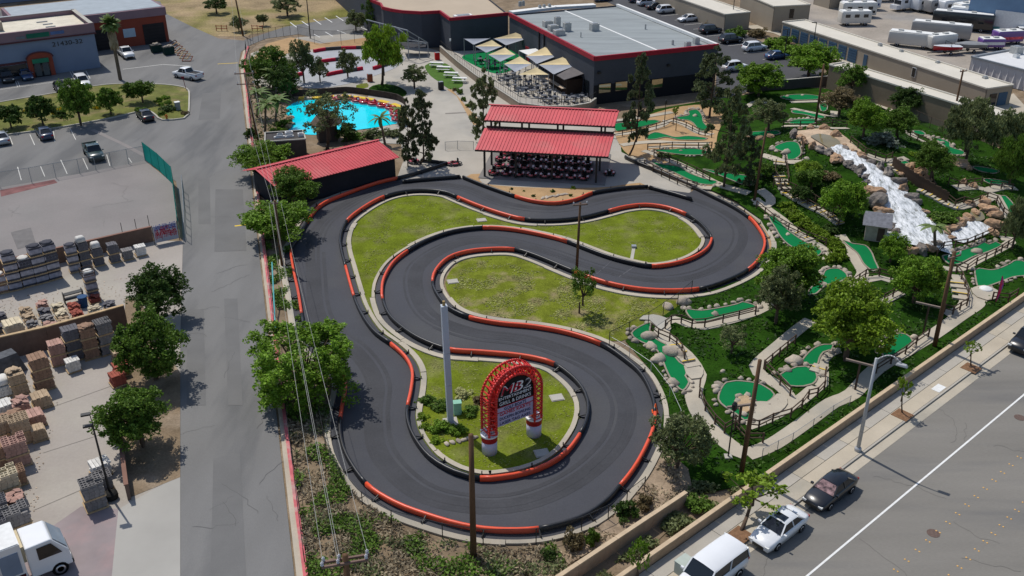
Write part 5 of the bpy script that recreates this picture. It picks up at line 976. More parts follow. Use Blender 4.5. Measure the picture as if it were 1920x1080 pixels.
LF = {'bright': leafmat('bright_leaf', (0.155, 0.275, 0.022)), 'lime': leafmat('lime_leaf', (0.185, 0.285, 0.02)), 'mid': leafmat('mid_leaf', (0.11, 0.195, 0.024)), 'dark': leafmat('dark_leaf', (0.06, 0.11, 0.02)),
      'olive': leafmat('olive_leaf', (0.165, 0.195, 0.078)), 'pine': leafmat('pine_needle', (0.095, 0.118, 0.052)), 'silver': leafmat('silver_leaf', (0.22, 0.25, 0.19)), 'rust': leafmat('rusty_leaf', (0.2, 0.155, 0.075)), 'palm': leafmat('palm_leaf', (0.14, 0.2, 0.055)), 'yellow': leafmat('yellow_flower', (0.55, 0.42, 0.02)), 'cream': leafmat('cream_flower', (0.50, 0.50, 0.22)), 'straw': leafmat('straw_leaf', (0.32, 0.26, 0.17))}
ARCH = {}
def arch(kind, col, var):
    k = (kind, col, var)
    if k in ARCH: return ARCH[k]
    m = LF[col]; sd = var * 17 + len(kind) * 3 + 1
    spec = {'broad': dict(K=44, L=17000, leaf=0.046, kind='round', cr=(0.20, 0.36)), 'small': dict(K=24, L=6500, leaf=0.075, kind='round'), 'airy': dict(K=36, L=8500, leaf=0.042, kind='round', asp=2.2, cr=(0.18, 0.30)), 'sparse': dict(K=26, L=3600, leaf=0.042, kind='round', asp=2.2, cr=(0.16, 0.28)), 'box': dict(K=90, L=30000, leaf=0.040, kind='box', cr=(0.2, 0.3)),
            'pine': dict(K=50, L=8000, leaf=0.046, kind='pine', asp=2.4, cr=(0.14, 0.24)), 'weep': dict(K=36, L=12000, leaf=0.036, kind='round', asp=3.2, droop=1.2), 'shrub': dict(K=15, L=2200, leaf=0.11, kind='flat', cr=(0.25, 0.42)), 'sapling': dict(K=15, L=900, leaf=0.085, kind='round', cr=(0.15, 0.27)), 'flat': dict(K=38, L=15000, leaf=0.046, kind='flat')}[kind]
    ARCH[k] = crown_mesh('crown', sd, m, spec['K'], spec['L'], spec['leaf'], spec['kind'], spec.get('asp', 1.6), spec.get('droop', 0.0), spec.get('cr', (0.24, 0.38))); return ARCH[k]
TRUNK = MB().lathe([(1.35, 0), (1.0, 0.12), (0.85, 0.6), (0.72, 1.0)], 8).mesh(BARK, True, 'trunk')
random.seed(77); NV = {}; KEEP = (1086, 613, 716, 1603, 1703, 692, 1810, 1872, 1756, 1686); LEAN = {1388: 1.5}
def tree(kind, col, base, cen, w_, h_, label, cat='tree', group='trees on the site', name=None, tr=None, t=True):
    b = T(*base) if t else G(*base)
    FIX = kind in ('pine', 'sapling') or cat == 'fixed' or base[0] in KEEP
    for _ in range(1 if FIX else 6):
        s = pxm(b); dep = math.atan2(CAMH - b.z, b.y); rx = w_ / s / 2; app = h_ / s / 2
        rz = math.sqrt(max(0.12 * rx * rx, (app ** 2 - (rx * math.sin(dep)) ** 2))) / max(0.3, math.cos(dep)); rz = min(max(rz, rx * 0.6), rx * 2.6)
        if not FIX:
            zc = b.z + (rz * 0.95 + (0.15 + 0.06 * rx if cat == 'tree' else 0.0)) * (1 if cat == 'tree' else 0.45); q = G(cen[0], cen[1], zc); b = Vector((q.x, q.y, hz(q.x, q.y)))
    d = ray(*cen); tt = b.y / d.y; dx = d.x * tt - b.x
    dy = LEAN.get(base[0], 0.0)
    if FIX: q = b + Vector((0, dy, 0)); zc = hgt(q, cen[1]); dx = d.x * (q.y / d.y) - b.x
    if kind != 'pine' and FIX and zc - rz > b.z + 0.25 * (zc - b.z) and kind != 'sapling': rz = zc - b.z - 0.25 * (zc - b.z)
    zc -= b.z
    NV[(kind, col)] = NV.get((kind, col), -1) + 1; cm, bm_ = arch(kind, col, NV[(kind, col)] % (2 if kind != 'pine' else 3))
    r = empty(name or ('tree' if cat == 'tree' else 'shrub'), b, 0, label, cat, group); rot = rnd(0, 6.28)
    if cat == 'tree':
        th = max(zc - rz * (0.95 if kind != 'pine' else 0.98), 0.3); tk = tr or min(0.22, max(0.06, rx * 0.055))
        if abs(dx) + abs(dy) < .3: link('trunk', TRUNK, r, (0, 0, -0.1), 0, (tk, tk, th + 0.2 + rz * 0.1))
        else: MB().tube((0, 0, -.1), (dx * .55, dy * .55, th * .62), tk * 1.2, tk * .95, 8).tube((dx * .55, dy * .55, th * .62), (dx, dy, zc - rz * (.86 if kind == 'pine' else .5)), tk * .95, tk * .75, 8).build('trunk', BARK, r, True)
        link('branches', bm_, r, (dx, dy, zc), rot, (rx * 0.9, rx * 0.9, rz * 0.95))
        if abs(dx) > 0.2: 
            pass
    link('crown', cm, r, (dx, dy, zc), rot, (rx, rx, rz)); return r
SITE = 'trees around the kart track'; GOLF = 'trees on the golf course'
TREES = [('box', 'bright', (574, 752), (567, 684), 178, 142, 'dense squared tree overhanging the lower left of the track', SITE), ('flat', 'bright', (490, 335), (487, 296), 116, 62, 'flat topped bright tree at the west end of the red workshop', SITE), ('broad', 'mid', (548, 402), (548, 352), 100, 80, 'dark leaved tree in front of the red workshop', SITE), ('flat', 'bright', (524, 452), (520, 408), 138, 92, 'spreading bright tree round the roadside utility pole', SITE),
 ('broad', 'dark', (292, 602), (288, 552), 118, 112, 'darkest tree at the back of the stone yard', 'trees in the stone yard'), ('broad', 'mid', (285, 715), (278, 645), 140, 146, 'largest bushy tree in the stone yard', 'trees in the stone yard'), ('weep', 'mid', (300, 735), (292, 690), 70, 46, 'low feathery tree between the two large yard trees', 'trees in the stone yard'), ('broad', 'mid', (262, 885), (256, 778), 142, 138, 'round tree behind the short brown wall at the yard gate', 'trees in the stone yard'),
 ('broad', 'lime', (1606, 700), (1598, 605), 168, 160, 'big round lime green tree in the lower golf course', GOLF), ('broad', 'bright', (1492, 575), (1488, 505), 136, 118, 'broad bright tree beside the east bend of the track', GOLF), ('airy', 'olive', (1466, 620), (1462, 552), 98, 116, 'greyish tree in front of the broad bright tree at the track bend', GOLF), ('broad', 'bright', (1722, 590), (1722, 522), 106, 100, 'broad bright tree behind the kerbside utility pole', GOLF), ('broad', 'bright', (1668, 500), (1674, 465), 62, 58, 'smaller bright tree in front of the waterfall foot', GOLF),
 ('sparse', 'olive', (1376, 672), (1375, 632), 74, 68, 'small olive tree on the dark lawn above the round green', GOLF), ('airy', 'olive', (1290, 905), (1275, 822), 130, 128, 'large olive tree at the corner of the lower track loop', SITE), ('broad', 'bright', (1582, 428), (1583, 373), 92, 84, 'round bright tree left of the waterfall', GOLF), ('small', 'mid', (1528, 352), (1524, 335), 58, 44, 'bushy tree on the hillside steps', GOLF), ('flat', 'lime', (1516, 325), (1514, 313), 56, 30, 'flat yellow green bush tree below the putting hollow', GOLF),
 ('broad', 'bright', (1625, 266), (1624, 222), 76, 76, 'bright round tree above the summit pool', GOLF), ('broad', 'mid', (1686, 262), (1686, 226), 74, 62, 'darker round tree next to the bright one above the summit pool', GOLF), ('broad', 'dark', (1703, 218), (1704, 185), 64, 48, 'dark tree against the brown storage wall', GOLF), ('airy', 'mid', (1603, 186), (1600, 146), 70, 62, 'airy tree at the corner of the storage wall', GOLF), ('airy', 'rust', (1563, 226), (1577, 190), 88, 44, 'rusty brown leaved tree on the upper golf course', GOLF), ('broad', 'bright', (1422, 186), (1426, 146), 96, 68, 'dense bright tree at the car park corner', GOLF),
 ('broad', 'mid', (1756, 346), (1752, 300), 76, 76, 'bushy tree on the rocky slope right of the waterfall', GOLF), ('weep', 'olive', (1810, 305), (1822, 235), 112, 74, 'willowy tree in front of the storage wall', GOLF), ('weep', 'olive', (1872, 306), (1884, 245), 84, 84, 'taller willowy tree near the right edge', GOLF), ('weep', 'mid', (1906, 365), (1904, 298), 70, 96, 'dark willowy tree at the right edge of the picture', GOLF), ('weep', 'olive', (1906, 468), (1910, 418), 62, 100, 'drooping tree at the right edge below the bridge', GOLF), ('airy', 'olive', (1442, 264), (1444, 214), 82, 66, 'rounded grey tree left of the summit rocks', GOLF),
 ('pine', 'pine', (1179, 292), (1198, 186), 66, 166, 'tall pine beside the red pavilion corner', GOLF), ('pine', 'pine', (1330, 222), (1338, 146), 84, 112, 'tall dark pine in front of the club house corner', GOLF), ('pine', 'olive', (1357, 352), (1368, 250), 94, 170, 'tallest pine at the bend behind the track', GOLF), ('pine', 'pine', (1405, 350), (1408, 300), 54, 92, 'narrow dark pine next to the tallest pine', GOLF),
 ('pine', 'pine', (787, 308), (792, 235), 66, 130, 'right hand pine of the pair beside the red workshop', SITE), ('pine', 'pine', (765, 313), (764, 245), 46, 120, 'left hand pine of the pair beside the red workshop', SITE), ('pine', 'olive', (906, 265), (906, 196), 62, 126, 'pine at the left corner of the red pavilion', SITE),
 ('weep', 'lime', (716, 160), (716, 95), 90, 86, 'large feathery willow beside the boat pond plaza', 'trees round the boat pond'), ('airy', 'olive', (652, 164), (650, 116), 46, 58, 'slim grey green tree on the upper pond bank', 'trees round the boat pond'), ('airy', 'olive', (566, 172), (566, 112), 54, 84, 'taller grey green tree on the upper pond bank', 'trees round the boat pond'), ('airy', 'mid', (512, 160), (508, 124), 98, 88, 'dark leafy tree near the street above the pond', 'trees round the boat pond'), ('broad', 'dark', (530, 190), (528, 154), 64, 60, 'dark bushy tree at the upper pond corner', 'trees round the boat pond'), ('airy', 'mid', (482, 160), (480, 132), 50, 60, 'leafy tree right behind the street fence above the pond', 'trees round the boat pond'), ('airy', 'olive', (600, 150), (598, 128), 40, 50, 'grey green tree at the edge of the upper kart track', 'trees round the boat pond'),
 ('airy', 'olive', (786, 192), (776, 142), 56, 46, 'small round tree on the plaza walkway', 'trees round the boat pond'), ('airy', 'olive', (668, 68), (666, 36), 46, 42, 'grey green tree beside the upper car park', 'trees round the boat pond'), ('airy', 'dark', (692, 62), (700, 25), 42, 66, 'dark tree against the rounded hall', 'trees round the boat pond'), ('sparse', 'olive', (613, 282), (612, 212), 116, 78, 'leafy tree in front of the boat pond', 'trees round the boat pond'), ('small', 'dark', (648, 270), (648, 246), 46, 36, 'dark bushy tree on the near pond bank', 'trees round the boat pond'),
 ('small', 'dark', (78, 234), (74, 204), 56, 62, 'street planter tree with a pointed crown', 'trees in the west planter'), ('broad', 'mid', (145, 230), (142, 188), 70, 92, 'tallest leafy tree in the west planter', 'trees in the west planter'), ('small', 'mid', (207, 216), (203, 187), 50, 56, 'round tree at the middle of the west planter', 'trees in the west planter'), ('small', 'mid', (268, 196), (264, 170), 60, 46, 'low spreading tree at the foot of the fan palm', 'trees in the west planter'), ('small', 'dark', (18, 240), (16, 218), 54, 46, 'shaded tree at the left end of the west planter', 'trees in the west planter'),
 ('sapling', 'lime', (1388, 1000), (1414, 918), 132, 92, 'young street tree beside the white sedan', 'young street trees'), ('sapling', 'lime', (1692, 776), (1695, 726), 36, 58, 'young street tree under the street lamp', 'young street trees'), ('sapling', 'lime', (1821, 688), (1823, 652), 36, 38, 'young street tree at the right end of the pavement', 'young street trees'), ('sapling', 'bright', (1196, 1086), (1198, 1040), 46, 90, 'young street tree at the bottom edge of the picture', 'young street trees'),
 ('sparse', 'mid', (1086, 588), (1094, 535), 66, 58, 'thin tree alone on the tongue of grass', SITE), ('airy', 'olive', (538, 40), (537, 8), 64, 30, 'tree on the meadow above the upper car park', 'meadow trees'), ('small', 'olive', (495, 50), (493, 36), 24, 22, 'little tree on the dirt at the street bend', 'meadow trees'), ('airy', 'olive', (452, 62), (446, 42), 36, 30, 'scrubby tree beside the bend utility pole', 'meadow trees'), ('airy', 'dark', (400, 30), (404, 8), 50, 30, 'dark tree at the top of the meadow', 'meadow trees'),
 ('broad', 'bright', (1530, 150), (1520, 112), 100, 66, 'broad tree at the end of the car park hedge', GOLF), ('sapling', 'lime', (1267, 246), (1267, 208), 18, 30, 'little sapling in the sandy garden', GOLF), ('small', 'dark', (1500, 380), (1506, 362), 44, 34, 'dark bush tree above the hillside steps', GOLF), ('small', 'mid', (1440, 330), (1436, 318), 40, 30, 'dark bush tree below the tall pine', GOLF)]
for k, c, b, ce, w_, h_, lab, grp in TREES: tree(k, c, b, ce, w_, h_, lab, 'tree', grp)
# ---- palms
def frond(L_, wd, m, droop=0.5, n=7):
    mb = MB(); vs = []; 
    for i in range(n):
        t = i / (n - 1); x = L_ * t * (1 - 0.15 * t); z = L_ * (0.35 * t - droop * t * t); ww = wd * math.sin(math.pi * min(1, t * 0.9 + 0.1)) + 0.02
        vs += [(x, -ww, z - ww * .3), (x, 0, z), (x, ww, z - ww * .3)]
    mb.add(vs, [(i * 3 + j, i * 3 + j + 1, i * 3 + j + 4, i * 3 + j + 3) for i in range(n - 1) for j in range(2)]); return mb.mesh(m, name='frond')
FR = frond(2.2, 0.32, LF['palm'], 0.75); FR2 = frond(1.15, 0.24, LF['palm'], 0.45); FRD = frond(1.3, 0.40, LF['straw'], 1.2)
def palm(base, top, label, sc=1.0, n=16, m=FR, dead=0, th=0.14):
    b = T(*base); h = max(1.0, hgt(b, top[1]) - b.z); dx = (ray(*top).x * (b.y / ray(*top).y)) - b.x
    r = empty('palm_tree', b, 0, label, 'palm tree', 'palm trees'); MB().tube((0, 0, -0.1), (dx, 0, h), th * 1.3, th, 9).build('trunk', mat('palm_bark', (0.14, 0.105, 0.075), var=0.3, sc=3), r)
    for i in range(n):
        f = link('frond', m, r, (dx, 0, h), i * 2.4, sc * rnd(.85, 1.1)); f.rotation_euler.y = rnd(-0.9, 0.35) if not dead else rnd(-1.2, 0.8)
    for i in range(dead):
        f = link('dead_frond', FRD, r, (dx, 0, h - rnd(0.1, 3.2)), i * 2.4, rnd(.8, 1.1)); f.rotation_euler.y = rnd(0.25, 0.9)
palm((226, 150), (206, 45), 'tall fan palm with shaggy dead skirt before the terracotta garage', 1.9, 70, FR2, 110, 0.24)
palm((722, 270), (713, 222), 'small slender palm at the near side of the boat pond', 0.9, 10); palm((497, 248), (498, 196), 'bushy palm at the pond corner beside the street', 1.0, 16); palm((515, 236), (520, 190), 'second bushy palm near the pond corner', 1.0, 16); palm((482, 220), (484, 176), 'palm rising close to the street fence', 1.0, 14); palm((500, 180), (512, 140), 'palm among the dark trees above the pond', 1.1, 16); palm((747, 232), (748, 205), 'yellowish palm beside the end of the boat dock', 0.8, 12); palm((1754, 470), (1752, 425), 'palm in front of the waterfall foot', 0.9, 12)
# ---- shrubs
def shrub(col, px, py, w_, h_, label, group='shrubs', t=True): return tree('shrub', col, (px, py + h_ * 0.35), (px, py), w_, h_, label, 'shrub', group, t=t)
SH_ = [('dark', 1172, 960, 52, 56, 'dark rounded shrub left of the pair at the upper retaining wall'), ('rust', 1206, 942, 40, 44, 'brownish shrub right of the pair at the upper retaining wall'), ('rust', 1075, 1015, 46, 54, 'brown green shrub above the lower retaining wall'), ('mid', 1108, 1008, 34, 48, 'green shrub beside the brown one above the lower retaining wall'), ('dark', 1030, 1042, 32, 34, 'small dark shrub at the end of the retaining walls'), ('mid', 1310, 945, 60, 40, 'spreading shrub under the large olive tree'),
 ('cream', 868, 738, 40, 26, 'bush with cream flowers beside the white column'), ('mid', 800, 752, 36, 26, 'green shrub at the edge of the column planting'), ('lime', 792, 782, 28, 22, 'yellow green shrub nearest the rail in the column planting'), ('lime', 798, 800, 24, 20, 'smaller yellow green shrub in the column planting'), ('mid', 826, 760, 42, 30, 'green shrub left of the white column foot'), ('bright', 828, 800, 48, 28, 'low spreading shrub in front of the white column'), ('mid', 880, 770, 40, 30, 'shrub right of the white column foot'), ('rust', 896, 752, 30, 26, 'reddish shrub beside the sign arch'), ('bright', 858, 806, 40, 24, 'low shrub right of the white column foot near the stones'), ('lime', 818, 826, 30, 18, 'small yellow green shrub by the white stones'),
 ('silver', 1654, 262, 62, 44, 'large silver leaved shrub by the summit pool'), ('dark', 112, 215, 30, 24, 'dark bush beside the yellow flowers'), ('yellow', 110, 209, 26, 22, 'yellow flowering shrub in the west planter'), ('yellow', 182, 202, 16, 14, 'smaller yellow flowering shrub in the west planter'), ('yellow', 48, 208, 12, 10, 'little yellow flowering shrub at the left of the west planter'), ('bright', 297, 188, 18, 16, 'clipped ball shrub nearest the low spreading tree'), ('bright', 311, 183, 18, 14, 'clipped ball shrub farthest back on the lawn corner'), ('bright', 303, 196, 14, 12, 'smallest clipped ball shrub on the lawn corner'), ('bright', 315, 192, 16, 14, 'clipped ball shrub beside the white meter box'),
 ('dark', 316, 204, 34, 20, 'dark low shrub behind the orange hydrant'), ('mid', 264, 206, 26, 12, 'low hedge shrub at the bulge of the planter kerb'), ('mid', 302, 214, 20, 14, 'shrub in front of the orange hydrant'), ('rust', 347, 212, 18, 14, 'reddish shrub at the planter corner'), ('rust', 1333, 36, 42, 34, 'reddish shrub at the corner of the car park'), ('mid', 1380, 62, 44, 30, 'green shrub by the car park lamp'), ('rust', 1420, 62, 40, 28, 'brownish shrub in the car park hedge'), ('mid', 1272, 10, 40, 26, 'grey green shrub at the top of the car park'),
 ('bright', 1455, 84, 50, 34, 'upper bush of the car park hedge'), ('bright', 1485, 96, 56, 40, 'second bush of the car park hedge'), ('bright', 1510, 112, 56, 44, 'third bush of the car park hedge'), ('mid', 1470, 76, 40, 28, 'bush at the back of the car park hedge'), ('mid', 664, 256, 40, 22, 'low bush on the near pond bank'), ('olive', 700, 252, 44, 20, 'grey bush on the near pond bank'), ('olive', 735, 250, 36, 20, 'grey bush beside the small slender palm'), ('mid', 530, 232, 30, 26, 'bush among the pond corner rocks'), ('lime', 520, 246, 34, 18, 'yellow green bush beside the pump house'), ('dark', 470, 250, 26, 30, 'dark bush by the street fence near the pump house'),
 ('lime', 1074, 352, 12, 10, 'yellow green tuft in front of the pavilion'), ('mid', 1036, 358, 10, 10, 'spiky tuft in the middle of the pavilion bed'), ('dark', 1000, 367, 9, 8, 'dark tuft at the tip of the pavilion bed'), ('mid', 1070, 366, 8, 9, 'tuft beside the stones of the pavilion bed'), ('dark', 959, 354, 8, 7, 'dark tuft at the left of the pavilion bed'), ('mid', 982, 358, 6, 5, 'tiny tuft at the left of the pavilion bed'),
 ('mid', 862, 172, 14, 18, 'shrub at the top of the walkway bed'), ('mid', 870, 186, 12, 14, 'second shrub down the walkway bed'), ('mid', 878, 198, 12, 12, 'third shrub down the walkway bed'), ('rust', 852, 168, 12, 10, 'brown shrub at the head of the walkway bed'), ('mid', 905, 118, 22, 24, 'potted shrub on the terrace turf'), ('mid', 930, 122, 22, 22, 'second shrub on the terrace turf'), ('bright', 1104, 172, 14, 18, 'potted shrub at the patio corner'), ('mid', 980, 186, 14, 18, 'shrub at the foot of the terrace wall'),
 ('dark', 1245, 292, 30, 14, 'dark low shrub in the sandy garden slope'), ('dark', 1460, 318, 34, 24, 'dark shrub left of the hillside steps'), ('rust', 1555, 330, 44, 20, 'reddish shrub above the round bright tree'), ('mid', 1770, 410, 60, 30, 'low shrub on the lawn beside the plunge pool'), ('dark', 1560, 430, 40, 24, 'dark shrub below the round bright tree'), ('lime', 1715, 290, 26, 16, 'yellow green shrub beside the tiny round green')]
for c, px, py, w_, h_, lab in SH_: shrub(c, px, py, w_, h_, lab)
HB_ = [(1472, 392), (1484, 402), (1496, 412), (1508, 422), (1521, 432), (1534, 441), (1548, 449), (1560, 458), (1568, 470), (1572, 482), (1562, 490)]
hed = empty('hedge_bank', T(*HB_[0]), 0, 'yellow green hedge running along the path of the east slope', 'hedge')
for i, (px, py) in enumerate(HB_):
    p = T(px, py); cm, _ = arch('shrub', 'lime', i % 3); link('hedge_clump', cm, hed, p - hed.location + Vector((0, 0, 0.3)), i * 1.3, (1.15, 1.0, 0.75 if i < 8 else 1.1))
# ---- loose ground cover and tufts: uncountable
def scatter(name, poly, n, size, m, zmax, seed, asp=1.8, z=0.0, lab='', follow=False, kind='stuff', clump=None, up=1.2, avoid=None):
    rng = random.Random(seed); P = [G(*q) for q in poly]; x0, x1 = min(p.x for p in P), max(p.x for p in P); y0, y1 = min(p.y for p in P), max(p.y for p in P); pts = []; k = 0
    while len(pts) < n and k < n * 30:
        k += 1; q = Vector((rng.uniform(x0, x1), rng.uniform(y0, y1), 0))
        v = noise.noise(Vector((q.x * 0.45 + seed, q.y * 0.45, 0)))
        if clump is not None and v < clump + rng.uniform(-.12, .12): continue
        if not inside(q, P) or (avoid and avoid(q)): continue
        q.z = z + rng.uniform(0.02, zmax) * (0.6 + 0.8 * max(0, v + .3)) + (hz(q.x, q.y) if follow else 0); pts.append(q)
    me = card_mesh(name, np.array([tuple(p) for p in pts]), size, asp, 0, up, np.random.RandomState(seed), m); o = link(name, me); o['kind'] = kind
    if lab: o['label'] = lab; o['category'] = 'ground cover'
    return o
BED = [(530, 720), (620, 770), (618, 840), (650, 915), (720, 970), (830, 1015), (960, 1032), (1040, 1022), (1070, 1080), (1060, 1120), (580, 1120), (545, 830)]
scatter('ground_cover', BED, 7000, 0.13, LF['mid'], 0.55, 3, lab='green shrubby ground cover on the bank below the track', clump=0.10)
scatter('ground_cover', BED, 4000, 0.12, LF['olive'], 0.45, 9, lab='brighter green ground cover on the bank below the track', clump=0.14)
scatter('dry_brush', BED, 9000, 0.11, LF['straw'], 0.4, 5, 3.0, lab='dry grey brush on the bank below the track', clump=-0.12)
scatter('ground_cover', [(492, 420), (540, 430), (556, 560), (575, 640), (545, 640), (512, 560)], 2600, 0.16, LF['mid'], 0.4, 11, lab='thin green ground cover beside the street fence', clump=0.0)
scatter('ground_cover', [(462, 120), (560, 90), (560, 180), (530, 300), (478, 290)], 2600, 0.2, LF['dark'], 0.8, 13, lab='dark undergrowth between street and boat pond', clump=0.0)
scatter('dry_brush', [(1250, 860), (1300, 920), (1180, 1000), (1050, 1070), (1000, 1070), (1100, 1000), (1180, 930)], 900, 0.12, LF['straw'], 0.2, 15, 3.0, lab='dry twigs on the bare corner bed', clump=-0.1)
scatter('ground_cover', [(1300, 905), (1390, 920), (1200, 1045), (1150, 1090), (1110, 1090), (1240, 985)], 1500, 0.16, LF['olive'], 0.35, 19, lab='sparse planting between the two retaining walls', clump=-0.05)
WEED = mat('weed_fleck', (0.215, 0.225, 0.075), isl=0.45, var=0.3, sc=1, spec=0.05)
INF = [(672, 420), (720, 385), (800, 375), (900, 400), (1000, 425), (1140, 412), (1210, 398), (1290, 420), (1315, 450), (1250, 484), (1100, 450), (905, 418), (800, 440), (730, 480), (700, 540), (690, 590), (660, 500)]
scatter('lawn_tufts', INF, 2200, 0.09, WEED, 0.03, 21, 1.6, 0.05, 'pale weeds flecking the upper infield lawn', clump=0.05, up=5)
scatter('lawn_tufts', [(785, 660), (1000, 685), (1080, 740), (1090, 790), (1000, 870), (900, 880), (810, 840), (780, 770)], 1500, 0.08, WEED, 0.03, 23, 1.6, 0.05, 'pale weeds flecking the lower infield lawn', clump=0.05, up=5)
scatter('lawn_tufts', [(850, 540), (870, 500), (920, 485), (1080, 530), (1240, 560), (1150, 630), (940, 595), (860, 570)], 3800, 0.11, WEED, 0.04, 25, 1.6, 0.05, 'pale weeds flecking the tongue lawn', clump=0.0, up=5)

PAVPTS = [(p.x, p.y, w_ / 2 + .12) for C, (_, w_) in zip(PC, PATHS) for p in C]; PAVB = {}
PAVPTS += [(p.x, p.y, 2.4 + 2.2 * i / len(Cw)) for i, p in enumerate(Cw)]
for x_, y_, r_ in PAVPTS: PAVB.setdefault((int(x_ // 3), int(y_ // 3)), []).append((x_, y_, r_))
TEES = [crom(PX(l, 0, True), 1, True) for l in ([(1480, 248), (1540, 240), (1600, 268), (1622, 292), (1585, 285), (1550, 286), (1505, 262)], [(1782, 440), (1816, 415), (1856, 425), (1836, 446), (1790, 452)], [(1198, 602), (1225, 593), (1252, 608), (1228, 612)], [(1282, 690), (1318, 695), (1296, 714)], [(1412, 757), (1456, 742), (1476, 760), (1420, 792)])]
PBOX = [(min(p.x for p in C), max(p.x for p in C), min(p.y for p in C), max(p.y for p in C), C) for C in GP + TEES]
def PAVED(q):
    i, j = int(q.x // 3), int(q.y // 3)
    for a in (-1, 0, 1):
        for b in (-1, 0, 1):
            for x_, y_, r_ in PAVB.get((i + a, j + b), ()):
                if (x_ - q.x) ** 2 + (y_ - q.y) ** 2 < r_ * r_: return True
    return any(a < q.x < b and c < q.y < d_ and inside(q, C) for a, b, c, d_, C in PBOX)
GLF = [(1190, 640), (1290, 570), (1440, 520), (1470, 420), (1400, 350), (1440, 300), (1560, 190), (1900, 300), (1920, 540), (1600, 780), (1400, 900), (1330, 900), (1240, 760)]
scatter('lawn_tufts', GLF, 7000, 0.16, leafmat('turf_blade', (0.026, 0.068, 0.008)), 0.10, 31, 2.2, 0.06, 'long green turf blades over the golf banks', follow=True, clump=-0.05, up=1.5, avoid=PAVED)
scatter('lawn_tufts', GLF, 4000, 0.16, LF['dark'], 0.16, 33, 2.0, 0.06, 'darker low ivy patches over the golf banks', follow=True, clump=0.16, up=1.5, avoid=PAVED)
scatter('stone_chips', [(0, 560), (240, 520), (235, 640), (100, 660), (110, 760), (80, 900), (60, 990), (0, 1000)], 900, 0.10, mat('stone_chip', (.40, .31, .23), isl=.5, var=.3, sc=2), 0.03, 35, 1.3, 0.03, 'loose stone chips on the yard floor', clump=-.2, up=6)
# ================================================================ VEHICLES
def loft(stations, m, smooth=True):
    # stations: (x, half width, z bottom, z top)
    mb = MB(); ring = []
    for x, w_, zb, zt in stations:
        zm = zb + (zt - zb) * 0.55
        ring.append([(x, -w_ * .92, zb), (x, -w_, zm), (x, -w_ * .97, zt - .07), (x, -w_ * .84, zt), (x, 0, zt + .03), (x, w_ * .84, zt), (x, w_ * .97, zt - .07), (x, w_, zm), (x, w_ * .92, zb)])
    k = 9; vs = [p for r in ring for p in r]; n = len(ring)
    fs = [(i * k + j, i * k + j + 1, (i + 1) * k + j + 1, (i + 1) * k + j) for i in range(n - 1) for j in range(k - 1)]
    fs += [tuple(range(k - 1, -1, -1)), tuple(range((n - 1) * k, n * k))] + [((i + 1) * k, (i + 1) * k + 8, i * k + 8, i * k) for i in range(n - 1)]
    mb.add(vs, fs); return mb
WHEEL = {}
def wheel_parts(root, x, y, r):
    if 't' not in WHEEL:
        def cyl(rr, wd, m, prof):
            mb = MB(); n = 16; vs = []
            for rad, yy in prof:
                for i in range(n): a = 2 * math.pi * i / n; vs.append((rad * math.cos(a), yy, rad * math.sin(a)))
            mm = len(prof); mb.add(vs, [(j * n + i, j * n + (i + 1) % n, (j + 1) * n + (i + 1) % n, (j + 1) * n + i) for j in range(mm - 1) for i in range(n)] + [tuple(range(n)), tuple(range(mm * n - 1, (mm - 1) * n - 1, -1))]); return mb.mesh(m, True)
        WHEEL['t'] = cyl(1, 1, TYRE, [(.9, -.34), (1, -.28), (1, .28), (.9, .34)]); WHEEL['r'] = cyl(1, 1, CHROME, [(.4, -.36), (.62, -.35), (.62, .35), (.4, .36)])
    w_ = link('wheel', WHEEL['t'], root, (x, y, r), 0, (r, r, r)); link('rim', WHEEL['r'], w_)
CARS = {
 'sedan': dict(L=4.6, hull=[(2.32, .60, .34, .56), (2.22, .78, .22, .68), (1.7, .87, .19, .83), (.8, .9, .18, .95), (-.2, .9, .18, .97), (-1.35, .9, .19, 1.0), (-1.95, .86, .22, .98), (-2.24, .78, .28, .90), (-2.33, .62, .38, .62)], gh=(1.0, .32, -.92, -1.66, .96, 1.44, .79, .60), wb=1.34, r=.32),
 'suv': dict(L=4.8, hull=[(2.38, .66, .38, .68), (2.28, .84, .28, .86), (1.7, .93, .25, 1.02), (.95, .95, .24, 1.10), (-.4, .95, .24, 1.12), (-1.7, .95, .25, 1.12), (-2.25, .90, .30, 1.08), (-2.38, .80, .42, .80)], gh=(1.0, .42, -1.75, -2.22, 1.09, 1.74, .84, .70), wb=1.42, r=.37),
 'pickup': dict(L=5.8, hull=[(2.86, .70, .45, .82), (2.75, .90, .35, .98), (2.1, .97, .32, 1.10), (1.35, .98, .30, 1.16), (-.5, .98, .30, 1.16), (-.7, .98, .32, 1.12), (-2.5, .98, .34, 1.12), (-2.85, .95, .38, 1.10), (-2.9, .88, .45, .9)], gh=(1.4, .85, -.35, -.62, 1.14, 1.82, .86, .72), wb=1.8, r=.40),
 'van': dict(L=5.3, hull=[(2.62, .72, .42, .80), (2.52, .92, .32, .98), (1.9, .98, .30, 1.12), (1.4, 1.0, .28, 1.2), (-.4, 1.0, .28, 1.22), (-1.8, 1.0, .28, 1.22), (-2.5, .98, .32, 1.22), (-2.62, .9, .42, .9)], gh=(1.55, .85, -2.35, -2.58, 1.2, 1.98, .94, .86), wb=1.6, r=.36)}
